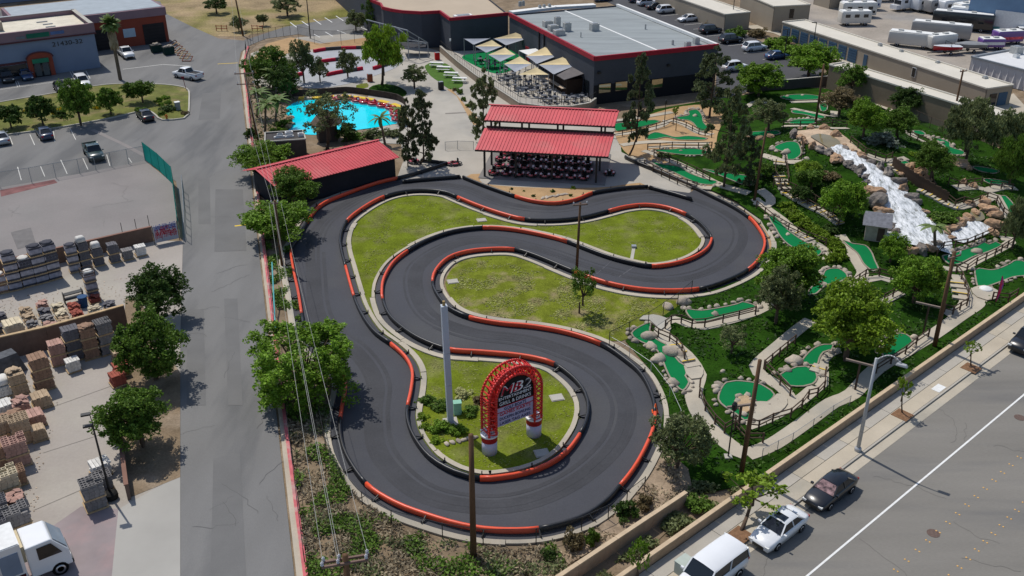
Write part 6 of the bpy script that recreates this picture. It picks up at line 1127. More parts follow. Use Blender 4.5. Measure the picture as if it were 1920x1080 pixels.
def car(kind, paintm, pos, yaw, label, group, detail=True, sunroof=False, cat=None, screen=None):
    S_ = CARS[kind]; root = empty('parked_car' if kind != 'pickup' else 'pickup_truck', pos, yaw, label, cat or {'sedan': 'car', 'suv': 'car', 'pickup': 'pickup truck', 'van': 'van'}[kind], group)
    body = loft(S_['hull'], paintm).build('body', paintm, root, True)
    x0, x1, x2, x3, zb, zr, wb_, wr_ = S_['gh']
    # glasshouse
    def q(a, b, c, d, name, m): return MB().add([a, b, c, d], [(0, 1, 2, 3)]).build(name, m, root)
    A = [(x0, -wb_, zb), (x0, wb_, zb)]; Bp = [(x1, -wr_, zr), (x1, wr_, zr)]; Cp = [(x2, -wr_, zr), (x2, wr_, zr)]; D = [(x3, -wb_, zb), (x3, wb_, zb)]
    q(A[0], A[1], Bp[1], Bp[0], 'windshield', screen or GLASS); q(D[1], D[0], Cp[0], Cp[1], 'rear_window', GLASS); q(D[0], A[0], Bp[0], Cp[0], 'side_window', GLASS); q(A[1], D[1], Cp[1], Bp[1], 'side_window', GLASS)
    rm = MB(); n = 6; vs = []
    for i in range(n + 1):
        t = i / n; x = x1 + .06 + (x2 - x1 - .12) * t; cz = .05 * math.sin(math.pi * t)
        for y, dz in ((-wr_ - .05, -.05), (-wr_ * .9, .03), (0, .06), (wr_ * .9, .03), (wr_ + .05, -.05)): vs.append((x, y, zr + dz + cz))
    rm.add(vs, [(i * 5 + j, (i + 1) * 5 + j, (i + 1) * 5 + j + 1, i * 5 + j + 1)[::-1] for i in range(n) for j in range(4)]); roof = rm.build('roof', paintm, root, True)
    if sunroof: MB().box(((x1 + x2) / 2 + .28, 0, zr + .105), (.55, .8, .02)).build('sunroof', GLASS, roof)
    for s in (-1, 1):
        xm = (x0 + x3) / 2 - .1
        for P0, P1, w0, w1 in (((x0, s * wb_, zb), (x1, s * wr_, zr), .09, .06), ((x3, s * wb_, zb), (x2, s * wr_, zr), .14, .08), ((xm, s * (wb_ + .01), zb), ((x1 + x2) / 2 - .05, s * (wr_ + .02), zr), .09, .05)): MB().beam(P0, P1, w0, w1).build('pillar', paintm, root)
    for sx in (-1, 1):
        for sy in (-1, 1): wheel_parts(root, sx * S_['wb'], sy * (S_['hull'][3][1] - .09), S_['r'])
    xf = S_['hull'][1][0]; wf = S_['hull'][1][1]; zf = S_['hull'][1][3]; xr = S_['hull'][-2][0]; zr2 = S_['hull'][-2][3]
    for s in (-1, 1):
        MB().box((xf + .02, s * (wf - .16), zf - .10), (.16, .30, .13)).build('headlight', mat('headlamp', (.75, .75, .72), rough=.15, var=0), root); MB().box((xr - .03, s * (S_['hull'][-2][1] - .14), zr2 - .14), (.12, .26, .16)).build('tail_light', mat('tail_lamp', (.35, .012, .012), rough=.2, var=0), root)
        MB().box((x0 - .12, s * (wb_ + .2), zb + .1), (.14, .2, .13)).build('mirror', paintm, root)
    MB().box((xf + .09, 0, .45), (.06, wf * 1.1, .22)).build('grille', BLKM, root)
    if kind == 'pickup':
        bed = MB().box((-1.78, 0, 1.14), (2.1, 1.58, .05)).build('bed_floor', mat('bed_liner', (.03, .03, .032), rough=.7), root)
        for s in (-1, 1): MB().box((-1.78, s * .88, 1.22), (2.2, .14, .14)).build('bed_rail', paintm, root)
        MB().box((-2.82, 0, 1.2), (.1, 1.85, .16)).build('tailgate', paintm, root)
    return root
WP = paint('white_car_paint', (.72, .73, .74)); BP = paint('black_car_paint', (.008, .009, .012)); NV_ = paint('navy_car_paint', (.015, .03, .07)); GP_ = paint('green_car_paint', (.012, .04, .04)); SVP = paint('silver_car_paint', (.32, .34, .36), metal=.4); TEAL = paint('teal_car_paint', (.03, .28, .27)); BLP = paint('blue_car_paint', (.03, .07, .16))
def mid2(p, q): return ((p[0] + q[0]) / 2, (p[1] + q[1]) / 2)
RY = R(41.2) + math.pi
a1, b1 = rdab(1457, 1032); a2_, b2_ = rdab(1500, 997); car('sedan', WP, rd((a1 + a2_) / 2, (b1 + b2_) / 2 - .82), RY, 'white sedan with sunroof parked at the kerb', 'cars parked along the road', sunroof=True)
a1, b1 = rdab(1549, 962); a2_, b2_ = rdab(1600, 920); car('sedan', BP, rd((a1 + a2_) / 2, (b1 + b2_) / 2 - .82), RY, 'black sedan with a red and white sunshade parked at the kerb', 'cars parked along the road', screen=mat('sunshade_glass', (.24, .15, .15), rough=.12, var=.9, sc=4, spec=.6))
a1, b1 = rdab(1403, 1070); car('van', WP, rd(a1 - 2.6, b1 - 1.0), RY, 'white van cut off by the bottom edge', 'cars parked along the road')
a1, b1 = rdab(1916, 660); car('suv', BP, rd(a1 + 1.4, 1.15), RY, 'dark car cut off by the right edge at the kerb', 'cars parked along the road')
def cpx(kind, p, px, py, yaw, label, group, **k): return car(kind, p, G(px, py), yaw, label, group, **k)
v_ = G(332, 146) - G(364, 152); cpx('pickup', WP, 353, 147, math.atan2(v_.y, v_.x), 'white pickup truck turning on the street', 'vehicles on the west side')
LD = R(34 - 90)
cpx('pickup', WP, 237, 106, LD, 'white truck nosing out beside the fan palm', 'vehicles on the west side'); v_ = G(186, 306) - G(168, 279); cpx('pickup', GP_, 177, 294, math.atan2(v_.y, v_.x), 'dark green pickup parked inside the chain link fence', 'vehicles on the west side')
for k, p, px, py, lab in (('sedan', NV_, 85, 257, 'navy sedan parked under the planter trees'), ('sedan', SVP, 4, 266, 'silver car cut off by the left edge'), ('suv', BP, 14, 152, 'black car parked nearest the left edge by the shop'), ('sedan', BLP, 50, 147, 'dark blue car beside the shop entrance'), ('suv', WP, 156, 161, 'white car behind the tallest planter tree'), ('sedan', BP, 115, 170, 'black car behind the planter trees')): cpx(k, p, px, py, LD + (math.pi if px in (85, 4) else 0), lab, 'vehicles on the west side')
cpx('sedan', BP, 273, 223, R(34 + 90), 'black sedan at the bulge of the planter kerb', 'vehicles on the west side')
CA = math.atan2(d2.y, d2.x); PKG = 'cars in the club house car park'
sheet('car_park', PX([(1120, -4), (1180, -40), (1230, -18), (1290, 12), (1350, 40), (1440, 84), (1540, 130), (1545, 160), (1400, 172), (1340, 200), (1346, 90)]), 0.015, ASPH_D)
for px, py, k, p, yw, lab in ((1250, 24, 'suv', WP, 0, 'white SUV in the upper row of the car park'), (1229, 17, 'sedan', BP, 0, 'dark car next to the white SUV in the upper row'), (1213, 10, 'suv', WP, 0, 'white car at the top of the car park'), (1196, 4, 'sedan', NV_, 0, 'navy car at the very top of the car park'), (1290, 40, 'sedan', WP, math.pi, 'white saloon facing the club house'), (1332, 62, 'suv', BP, 0, 'black SUV beside the reddish shrub'), (1370, 80, 'suv', BP, 0, 'second black SUV lower down the car park'), (1414, 95, 'suv', WP, 0, 'white SUV by the car park hedge'), (1456, 110, 'sedan', BLP, 0, 'blue car half hidden by the broad tree'), (1378, 132, 'suv', WP, 0, 'white car hidden behind the dark pine'), (1130, 2, 'sedan', BLP, 0, 'blue car behind the club house parapet')): cpx(k, p, px, py, CA + yw, lab, PKG)
cpk = bpy.data.objects['car_park']
for px, py in ((1240, 30), (1265, 38), (1283, 47), (1300, 55), (1325, 68), (1350, 80), (1365, 86), (1395, 100), (1430, 112)):
    q = G(px, py); A_2 = q; B_2 = q + U(CA) * 5; mb = MB().beam(A_2 + Vector((0, 0, .02)), B_2 + Vector((0, 0, .02)), .12, .012); mb.build('parking_line', LINEW, cpk)
# ---- recreational vehicles, trailers and boats in the storage yard
def rv(px, py, L_, yaw, label, m, h=3.0, cab=False, stripe=None, cat='motorhome', dark=False):
    r = empty('motorhome' if cat == 'motorhome' else 'box_trailer', G(px, py), yaw, label, cat, 'stored vehicles in the yard')
    o = link('body', bevelled(MB().box((0, 0, .55 + h / 2 - .2), (L_, 2.4, h - .4)), m, .18, 2), r); MB().box((0, 0, h + .20), (L_ * .94, 2.1, .1)).build('roof', WHITE, r)
    for i in range(2): MB().box((-L_ * .25 + i * L_ * .4, 0, h + .35), (.9, .8, .25)).build('roof_unit', UNIT, r)
    for s in (-1, 1):
        if stripe: MB().box((0, s * 1.21, 1.3), (L_ * .9, .03, .5)).build('stripe', stripe, r)
        if cat == 'motorhome':
            for i in range(3): MB().box((-L_ * .3 + i * L_ * .3, s * 1.21, 2.1), (1.0, .04, .65)).build('window', GLASS, r)
        for x in (-L_ * .28, L_ * .32): wheel_parts(r, x, s * 1.0, .42)
    if cab: MB().box((L_ / 2 + .01, 0, 1.9), (.06, 2.0, .9)).build('windshield', GLASS, r); MB().box((L_ / 2 + .5, 0, .95), (1.2, 2.0, .9)).build('bonnet', m, r)
    return r
CRM = paint('cream_gelcoat', (.62, .60, .55)); GRYP = paint('grey_gelcoat', (.30, .29, .28)); PUR = paint('purple_wrap', (.13, .05, .25)); BLUS = mat('blue_stripe', (.04, .08, .22)); CAN = mat('grey_canvas', (.24, .25, .26), rough=.9, var=.12)
yA = R(4); yB = R(205)
for args in ((1612, 18, 8.5, yA, 'long white motorhome at the back of the left row', WP, 3.2, False, BLUS), (1606, 32, 7.6, yA, 'white travel trailer second in the left row', CRM, 3.0, False, BLKM), (1600, 47, 6.4, yA, 'beige travel trailer third in the left row', CRM, 2.8), (1655, 2, 7.0, yA, 'white motorhome at the top of the storage yard', WP, 3.0), (1702, 18, 6.8, yB, 'white cab motorhome first in the facing row', WP, 3.1, True), (1733, 20, 6.6, yB, 'white travel trailer second in the facing row', WP, 2.9), (1757, 24, 6.8, yB, 'tan travel trailer third in the facing row', GRYP, 2.9), (1782, 26, 6.8, yB, 'white travel trailer fourth in the facing row', WP, 2.9), (1812, 32, 7.0, yB, 'cream motorhome fifth in the facing row', CRM, 2.9, False, BLUS)): rv(*args)
yC = R(-28)
rv(1838, 52, 12.5, yC, 'very long white and blue coach trailer', WP, 3.6, False, BLUS); rv(1802, 56, 11.5, yC, 'long dark coach in front of the blue and white trailer', BP, 3.4, False, None); rv(1762, 72, 11.0, yC, 'long grey tarpaulined trailer', GRYP, 2.9, cat='trailer'); rv(1705, 88, 8.0, yC, 'white roofed box trailer by the storage roof', CRM, 2.7, cat='trailer'); rv(1760, 92, 6.0, R(20), 'beige cargo box behind the red boat', CRM, 2.6, cat='trailer'); rv(1790, 74, 3.4, R(-20), 'small white camper before the grey tarpaulined trailer', WP, 2.3); rv(1886, 82, 5.5, R(10), 'purple race trailer with bright graphics', PUR, 2.4, False, mat('race_stripe', (.65, .10, .12), var=.5, sc=2), 'trailer'); rv(1856, 92, 4.4, R(0), 'smaller purple and white race trailer', PUR, 1.9, False, WHITE, 'trailer'); rv(1862, 36, 6.0, yC, 'brown covered trailer beside the blue warehouse', GRYP, 2.4, cat='trailer')
car('pickup', TEAL, G(1888, 62), R(-20), 'turquoise truck near the right edge of the storage yard', 'stored vehicles in the yard'); car('van', WP, G(1914, 70), R(170), 'white van at the right edge of the storage yard', 'stored vehicles in the yard')
def boat(px, py, L_, yaw, label, hull, deck, cover=False):
    r = empty('speed_boat', G(px, py), yaw, label, 'boat', 'stored vehicles in the yard'); vs = []; n = 7
    for i in range(n):
        t = i / (n - 1); x = -L_ / 2 + L_ * t; w_ = 1.1 * math.cos(max(0, t - .45) / .55 * math.pi / 2) + .02; vs += [(x, -w_, 1.5 + .25 * t), (x, -w_ * .7, .95), (x, 0, .65 + .45 * t ** 3), (x, w_ * .7, .95), (x, w_, 1.5 + .25 * t)]
    MB().add(vs, [(i * 5 + j, i * 5 + j + 1, (i + 1) * 5 + j + 1, (i + 1) * 5 + j) for i in range(n - 1) for j in range(4)] + [(4, 3, 2, 1, 0)]).build('hull', hull, r, True)
    vs = []
    for i in range(n):
        t = i / (n - 1); x = -L_ / 2 + L_ * t; w_ = 1.08 * math.cos(max(0, t - .45) / .55 * math.pi / 2) + .02; vs += [(x, -w_, 1.5 + .25 * t), (x, 0, 1.62 + .25 * t + (.35 * math.sin(math.pi * t) if cover else 0)), (x, w_, 1.5 + .25 * t)]
    MB().add(vs, [(i * 3 + j, (i + 1) * 3 + j, (i + 1) * 3 + j + 1, i * 3 + j + 1)[::-1] for i in range(n - 1) for j in range(2)]).build('cover' if cover else 'deck', deck, r, True)
    MB().beam((-L_ / 2, 0, .45), (L_ / 2 + 1, 0, .45), .15, .12).build('trailer_frame', BLKM, r); wheel_parts(r, -.5, -1, .32); wheel_parts(r, -.5, 1, .32)
    if not cover: MB().path([(-.3, -1, 1.6), (-.3, -1, 2.3), (-.3, 1, 2.3), (-.3, 1, 1.6)], .05).build('tower', BLKM, r)
boat(1772, 102, 5.4, R(190), 'red and white ski boat on a trailer', paint('red_gelcoat', (.42, .02, .03)), WP); boat(1815, 98, 6.2, R(190), 'boat under a grey cover beside the ski boat', CAN, CAN, True)
# ---- go-karts
RK = paint('kart_red', (.45, .03, .03))
def kart(pos, yaw, label, group='go-karts', z=0.0):
    r = empty('go_kart', (pos.x, pos.y, pos.z + z), yaw, label, 'go-kart', group)
    if 'kart' not in WHEEL:
        WHEEL['kart'] = [('bumper', MB().path([Vector((1.0 * math.cos(a * .5236) ** 1, .72 * math.sin(a * .5236), .22)) for a in range(13)], .07, 6).mesh(BLKM)), ('chassis', MB().box((0, 0, .15), (1.5, .8, .1)).mesh(BLKM)), ('nose', MB().box((.72, 0, .3), (.4, .7, .25), 0, .6).mesh(RK)), ('side_pod', MB().box((0, .5, .25), (.7, .25, .25)).box((0, -.5, .25), (.7, .25, .25)).mesh(RK)), ('seat', MB().box((-.25, 0, .28), (.45, .45, .2)).box((-.48, 0, .55), (.12, .45, .6)).mesh(TYRE)), ('steering_wheel', MB().lathe([(.16, 0), (.18, .02), (.16, .04)], 8).mesh(TYRE)), ('number_plate', MB().box((-.56, 0, .8), (.04, .22, .22)).mesh(WHITE))]
    for nme, me in WHEEL['kart']:
        link(nme, me, r, (.25, 0, .55) if nme == 'steering_wheel' else None)
    for sx in (-.6, .6):
        for sy in (-.55, .55): wheel_parts(r, sx, sy, .17)
    return r
pm_ = pav.matrix_basis
pa = math.atan2(pu.y, pu.x)
def pav_pt(x, y): return Z(e0, 0.1) + pu * x + pv * y
for row, (y, n) in enumerate(((2.0, 8), (4.6, 8), (7.2, 8), (9.4, 7))):
    for i in range(n): kart(pav_pt(2.0 + i * 1.65 + .3 * (row % 2), y), pa - math.pi / 2 + rnd(-.12, .12), ORD[i] + ' go-kart from the left in the ' + ('front', 'second', 'third', 'rear')[row] + ' row under the pavilion roof', 'go-karts under the pavilion')
kart(G(852, 309), R(200), 'lone go-kart on the plaza left of the pavilion', 'go-karts'); kart(G(1143, 327), R(80), 'go-kart standing past the right end of the pavilion', 'go-karts'); kart(G(776, 305), R(120), 'red and white go-kart behind the pair of pines', 'go-karts')
# ---- truck in the stone yard
tp0, tp1 = G(0, 1075), G(110, 1035); ty = R(36)
tk = empty('delivery_truck', G(96, 1062), ty, 'white box truck with dark red trim cut off by the lower left corner', 'truck', 'vehicles on the west side')
MB().box((-5.2, 0, 2.15), (7.6, 2.5, 2.7)).build('cargo_box', WP, tk); MB().box((-5.2, 0, 3.53), (7.5, 2.4, .05)).build('roof', WHITE, tk)
for i in range(6): MB().box((-8.4 + i * 1.25, -1.27, 2.2), (1.1, .05, 1.6)).build('side_panel', mat('blue_grey_panel', (.20, .25, .33), rough=.5), tk)
MB().box((-5.2, -1.28, 1.05), (7.4, .06, .4)).build('skirt', mat('maroon_skirt', (.06, .012, .015)), tk)
link('cab', bevelled(MB().add([(-1.2, -1.2, .6), (1.2, -1.2, .6), (1.2, 1.2, .6), (-1.2, 1.2, .6), (-1.2, -1.15, 2.9), (.3, -1.1, 2.9), (.3, 1.1, 2.9), (-1.2, 1.15, 2.9), (1.15, -1.15, 1.7), (1.15, 1.15, 1.7)], [(3, 2, 1, 0), (4, 5, 6, 7), (0, 1, 8, 5, 4), (2, 3, 7, 6, 9), (1, 2, 9, 8), (3, 0, 4, 7), (8, 9, 6, 5)]), WP, .08, 2, False), tk)
MB().add([(1.12, -1.0, 1.85), (1.12, 1.0, 1.85), (.42, .95, 2.8), (.42, -.95, 2.8)], [(0, 1, 2, 3)]).build('windshield', mat('pale_windshield', (.30, .36, .42), rough=.05, spec=.7), tk)
MB().add([(-.6, -1.215, 1.75), (.75, -1.215, 1.75), (.25, -1.165, 2.65), (-.6, -1.165, 2.65)], [(0, 1, 2, 3)]).build('side_window', GLASS, tk); MB().box((1.15, -.85, 1.1), (.1, .35, .2)).build('headlight', mat('headlamp', (.75, .75, .72), rough=.15, var=0), tk); MB().box((1.15, .85, 1.1), (.1, .35, .2)).build('headlight', MATS['headlamp'], tk); MB().box((1.22, 0, .75), (.1, 2.3, .3)).build('bumper', BLKM, tk)
MB().box((-1.35, 0, 2.4), (.25, 1.9, 1.2)).build('rack', mat('buff_rack', (.55, .46, .30)), tk)
for x in (.4, -6.5, -7.6):
    for s in (-1, 1): wheel_parts(tk, x, s * 1.05, .5)
lettering('ORTES', .62, mat('dark_lettering', (.03, .02, .02)), tk, (-3.9, -1.33, 1.5), (math.pi / 2, 0, 0))
# ================================================================ MASONRY PALLETS IN THE STONE YARD
PALM = MB()
for i in range(6): PALM.box((-.5 + i * .2, 0, .12), (.13, 1.1, .03))
for y in (-.48, 0, .48): PALM.box((0, y, .05), (1.1, .1, .1))
PALM = PALM.mesh(WOODT, name='pallet')
def hollow_block():
    mb = MB(); L_, W_, H_ = .39, .19, .19; xs = [-L_ / 2, -L_ / 2 + .035, -.015, .015, L_ / 2 - .035, L_ / 2]; ys = [-W_ / 2, -W_ / 2 + .035, W_ / 2 - .035, W_ / 2]
    for i in range(5):
        for j in range(3):
            if j == 1 and i in (1, 3): continue
            mb.box(((xs[i] + xs[i + 1]) / 2, (ys[j] + ys[j + 1]) / 2, H_ / 2), (xs[i + 1] - xs[i], ys[j + 1] - ys[j], H_))
    return mb
MCOL = {'grey': (.21, .20, .195), 'dark': (.075, .075, .09), 'tan': (.40, .30, .20), 'brown': (.27, .17, .115), 'pink': (.40, .245, .20), 'cream': (.55, .47, .33), 'red': (.30, .085, .06), 'slate': (.13, .125, .135), 'white': (.60, .58, .54)}
MM = {k: mat('masonry_' + k, c, rough=.9, var=.16, sc=1.5, fine=.1, fsc=6, rand=.12) for k, c in MCOL.items()}
BLOCKS = {}; TIER = {}
def tier_mesh(col, h):
    k = (col, round(h, 2))
    if k not in TIER:
        mb = MB(); n = 4; g = .012; d = h / 3
        for a in range(3):
            for i in range(n): 
                mb.box((-.5 + (i + .5) / n * 1.0 + (.05 if a % 2 else 0), 0, d * (a + .5)), (1.0 / n - g, 1.0, d - g))
        TIER[k] = mb.mesh(MM[col], name='tier')
    return TIER[k]
def bmesh_of(col):
    if col not in BLOCKS: BLOCKS[col] = hollow_block().mesh(MM[col], name='concrete_block')
    return BLOCKS[col]
BRICK = {}
SLABR = {c: [rock_mesh(40 + i + len(c) * 5, 1, MM[c], .22, .5) for i in range(3)] for c in ('tan', 'grey', 'brown', 'pink', 'cream', 'slate', 'red')}
YA = R(36); NP = [0]
def stack(px, py, tiers, col, top, label, ang=YA, th=.85, sc=1.0):
    b = G(px, py, .03); r = empty('masonry_pallet', b, ang + rnd(-.06, .06), label, 'pallet', 'pallets of masonry in the stone yard'); r.scale = (sc, sc, 1); NP[0] += 1
    z = 0.0
    for t in range(tiers):
        link('pallet', PALM, r, (0, 0, z)); z += .14; h = th
        if top == 'stones' : h = .35
        ti = link('tier', tier_mesh(col, h), r, (rnd(-.02, .02), rnd(-.02, .02), z)); z += h
        if top == 'wrap': MB().box((0, 0, h / 2), (1.03, 1.03, h * .55)).build('plastic_wrap', mat('wrap_film', (.28, .28, .33), rough=.25, var=.3, sc=3, spec=.6), r, False, (0, 0, z - h))
    if top == 'blocks':
        for i in range(3):
            for j in range(5):
                if random.random() < .9: link('concrete_block', bmesh_of(col), r, (-.36 + i * .36 * 1.02 + .01, -.40 + j * .2, z), 0, (.9, .95, 1))
    elif top == 'bricks':
        k = (col, 'b')
        if k not in BRICK: BRICK[k] = MB().box((0, 0, .05), (.2, .95, .1)).mesh(MM[col], name='paver')
        for i in range(4 if random.random() < .5 else 5):
            link('paver', BRICK[k], r, (-.4 + i * .22, rnd(-.03, .03), z), rnd(-.04, .04))
    elif top in ('stones', 'rubble'):
        for i in range(14): 
            s = rnd(.22, .40); link('stone', random.choice(SLABR.get(col, SLABR['tan'])), r, (rnd(-.42, .42), rnd(-.42, .42), z + .06 + .05 * (i // 3)), rnd(0, 6), (s, s * .8, s * 1.1))
    elif top == 'bag':
        link('bag', bevelled(MB().box((0, 0, .3), (.95, .95, .6), 0, .85), MM['white'], .18, 2), r, (0, 0, z))
    elif top == 'wrap':
        MB().lathe([(.5, 0), (.42, .12), (.2, .16)], 10).build('wrap_cap', MM['white'] if random.random() < .4 else MM['dark'], r, True, (0, 0, z))
    return r
random.seed(31); D_ = lambda i: ORD[i]
for i, (px, py, t, c) in enumerate(((30, 541, 4, 'dark'), (55, 534, 3, 'dark'), (79, 528, 4, 'dark'), (103, 521, 4, 'dark'))): stack(px, py, t, c, 'wrap', D_(i) + ' tall wrapped pallet stack from the left along the lot wall', sc=1.15)
stack(4, 547, 2, 'brown', 'wrap', 'brown pallet stack at the left end of the lot wall', sc=1.1)
for i, (px, py, t) in enumerate(((141, 508, 3), (162, 502, 3), (186, 496, 2))): stack(px, py, t, 'slate', 'bag' if i else 'wrap', D_(i) + ' slate grey pallet stack right of the gap in the wrapped row')
stack(216, 490, 2, 'slate', 'bricks', 'slate paver stack topped with white pavers'); stack(240, 485, 1, 'grey', 'bricks', 'low pallet of grey pavers by the banner fence'); stack(264, 478, 1, 'white', 'bricks', 'low pallet of white bars nearest the banner fence')
for i, (px, py, t, c, tp_) in enumerate(((112, 680, 2, 'pink', 'bricks'), (142, 672, 3, 'slate', 'bricks'), (172, 668, 3, 'brown', 'rubble'), (203, 660, 3, 'grey', 'blocks'))): stack(px, py, t, c, tp_, D_(i) + ' tall stack from the left along the inner yard wall', sc=1.2)
ST = [(50, 590, 'tan'), (57, 603, 'tan'), (62, 616, 'grey'), (70, 630, 'tan'), (80, 640, 'brown'), (80, 578, 'pink'), (85, 592, 'slate'), (91, 606, 'grey'), (96, 620, 'pink'), (102, 634, 'tan'), (110, 582, 'cream'), (116, 596, 'cream'), (121, 610, 'tan'), (140, 582, 'red'), (147, 596, 'red'), (152, 610, 'brown'), (178, 566, 'red'), (178, 588, 'cream'), (208, 580, 'slate'), (212, 596, 'grey'), (215, 612, 'grey'), (2, 600, 'slate'), (4, 622, 'slate'), (6, 645, 'slate')]
for i, (px, py, c) in enumerate(ST):
    col_ = {'tan': 'tan', 'grey': 'grey', 'brown': 'brown', 'pink': 'pinkish', 'slate': 'slate', 'cream': 'cream', 'red': 'rust red'}[c]; nb = [k for k in ST[:i] if k[2] == c]
    stack(px, py, 1, c, 'stones', '%s %s pallet of flagstones counted from the back of the stone yard' % (D_(len(nb)), col_), th=.5, sc=.95)
stack(33, 640, 2, 'cream', 'bricks', 'stack with a bright cream grid top at the left of the flagstones', sc=1.5); stack(176, 560, 3, 'slate', 'wrap', 'slate stack under the brown steel frame')
LC = [(84, 726, 3, 'brown', 'bricks', 'tallest brown paver stack in the left column', 1.35), (38, 736, 2, 'tan', 'rubble', 'wire crate stack of tan rubble in the left column', 1.2), (6, 738, 1, 'white', 'bag', 'white covered pallet at the left edge', 1.5), (80, 760, 1, 'tan', 'bricks', 'low tan paver pallet in front of the tallest brown stack', 1.3), (42, 772, 1, 'pink', 'rubble', 'round basket of pink and white rubble', 1.2), (12, 776, 1, 'white', 'bricks', 'pale slab pallet by the round basket', 1.3), (66, 795, 1, 'pink', 'bricks', 'pink slab pallet at the column edge', 1.4), (30, 800, 1, 'brown', 'rubble', 'heap of broken brown pieces in the left column', 1.3), (44, 826, 2, 'tan', 'blocks', 'tan stack with square tubes on top', 1.3), (8, 830, 2, 'tan', 'blocks', 'yellowish tube stack at the left edge', 1.3), (75, 822, 1, 'tan', 'bricks', 'narrow tan pallet at the outer side of the left column', 1.0),
      (36, 868, 2, 'pink', 'blocks', 'pink stack with a fine grid top', 1.45), (6, 876, 2, 'brown', 'bricks', 'brown stack behind the fine grid stack', 1.3), (32, 905, 1, 'brown', 'blocks', 'brown block pallet below the fine grid stack', 1.2), (18, 930, 2, 'cream', 'blocks', 'cream stack of large square blocks', 1.5), (28, 958, 1, 'pink', 'rubble', 'pallet heaped with broken pink blocks', 1.3), (40, 1000, 2, 'grey', 'blocks', 'grey block stack nearest the truck', 1.35), (4, 985, 2, 'slate', 'blocks', 'slate block stack at the left edge', 1.2), (2, 1022, 2, 'slate', 'blocks', 'second slate block stack at the left edge', 1.2),
      (138, 694, 1, 'white', 'bricks', 'single low pallet with upright white pieces', 1.0), (180, 948, 2, 'grey', 'blocks', 'grey block stack by the yard gate lamp', 1.3), (193, 915, 1, 'grey', 'blocks', 'lower grey block pallet behind the gate stack', 1.2), (190, 888, 1, 'white', 'bricks', 'pallet of white slabs behind the grey blocks', 1.2), (228, 702, 1, 'red', 'bricks', 'upper red striped brick pallet under the large yard tree', 1.1), (222, 720, 1, 'red', 'bricks', 'lower red striped brick pallet under the large yard tree', 1.1), (226, 676, 1, 'tan', 'bricks', 'tan brick pallet at the corner of the inner yard wall', 1.1)]
for px, py, t, c, tp_, lab, s in LC: stack(px, py, t, c, tp_, lab, sc=s)
fr = empty('steel_cage', G(176, 566, .03), YA, 'open rusty steel cage on top of the slate stack', 'cage')
for z in (2.95, 3.6): MB().path([(-.55, -.5, z), (.55, -.5, z), (.55, .5, z), (-.55, .5, z), (-.55, -.5, z)], .035).build('frame_ring', WOODF, fr)
for x in (-.55, .55):
    for y in (-.5, .5): MB().tube((x, y, 2.95), (x, y, 3.6), .035).build('frame_post', WOODF, fr)
dm = empty('blue_bin', G(158, 575), YA, 'blue waste bin among the flagstones', 'bin'); MB().lathe([(.35, 0), (.42, 1.0), (.46, 1.05), (.46, 1.12)], 12).build('bin_body', mat('blue_plastic', (.02, .07, .17), rough=.4), dm)
rk = empty('display_rack', G(140, 566), YA, 'black sample rack beside the blue bin', 'rack'); MB().box((0, 0, .5), (1.8, .6, .1)).box((0, 0, 1.0), (1.8, .6, .08)).build('shelf', BLKM, rk); 
for x in (-.85, .85): MB().box((x, 0, .6), (.08, .6, 1.2)).build('rack_side', BLKM, rk)
tr_ = empty('tarpaulin_heap', G(12, 700), YA, 'dark grey tarpaulin thrown over timber beside the inner wall', 'tarpaulin'); MB().box((0, 0, .9), (3.0, 1.6, 1.8), .2, .7).build('tarpaulin', mat('grey_tarp', (.085, .09, .10), rough=.7, var=.35, sc=2, bump=.6, bsc=2), tr_)
# yard gate lamp with two heads
lp = G(208, 932); lr = empty('yard_lamp', lp, R(20), 'black twin headed lamp post at the yard gate', 'lamp post'); H_ = 6.2; MB().tube((0, 0, 0), (-.05, 0, H_), .09, .06, 8).build('pole', BLKM, lr)
for y, z in ((.0, H_ - .05), (.25, H_ + .7)): MB().box((-.35, y, z), (.6, .3, .12)).build('lamp_head', BLKM, lr); MB().tube((0, 0, H_ - .2), (-.1, y, z), .03).build('arm', BLKM, lr)
tb = G(210, 935); tire = empty('hose_reel', tb, 0, 'black coiled hose leaning on the gate lamp', 'hose'); MB().lathe([(.28, 0), (.45, .1), (.45, .5), (.28, .6)], 14).build('coil', TYRE, tire)
# ================================================================ SIGN ARCH
p0, p1 = G(918, 848), G(1001, 815); su_ = (p1 - p0).normalized(); SWID = (p1 - p0).length; sa = math.atan2(su_.y, su_.x); mid_ = (p0 + p1) / 2
sign = empty('roller_coaster_sign', mid_, sa, 'red roller coaster track arch framing a black and lavender sign', 'sign')
ARED = mat('arch_red_paint', (.62, .025, .02), rough=.35, var=.05, spec=.5); LAV = mat('lavender_panel', (.46, .43, .58), rough=.6, var=.05); SBLK = mat('sign_black', (.012, .012, .013), rough=.5); SWHT = mat('sign_white', (.78, .78, .80), rough=.6); SREDL = mat('sign_red', (.45, .02, .04), rough=.5)
HW = SWID / 2; ZT = max(6.6, hgt(mid_, 690)); ZS = ZT - HW - .1; ZP = 1.75
for s in (-1, 1):
    pier = MB().lathe([(.58, 0), (.58, 1.15), (.56, 1.16)], 24).build('pier', mat('pier_lavender', (.52, .50, .62), rough=.7, var=.08), sign, True, (s * HW, 0, 0))
    MB().lathe([(.60, 1.15), (.61, 1.62), (.60, 1.63)], 24).build('red_band', mat('band_red', (.36, .015, .02), rough=.5), pier); MB().lathe([(.66, 1.63), (.66, 1.75)], 24).build('cap', SWHT, pier)
    for j in range(4): MB().box((0, -.42 + j * .28, 1.86 + j * .03), (1.0, .14, .1)).build('cap_slat', SWHT, pier)
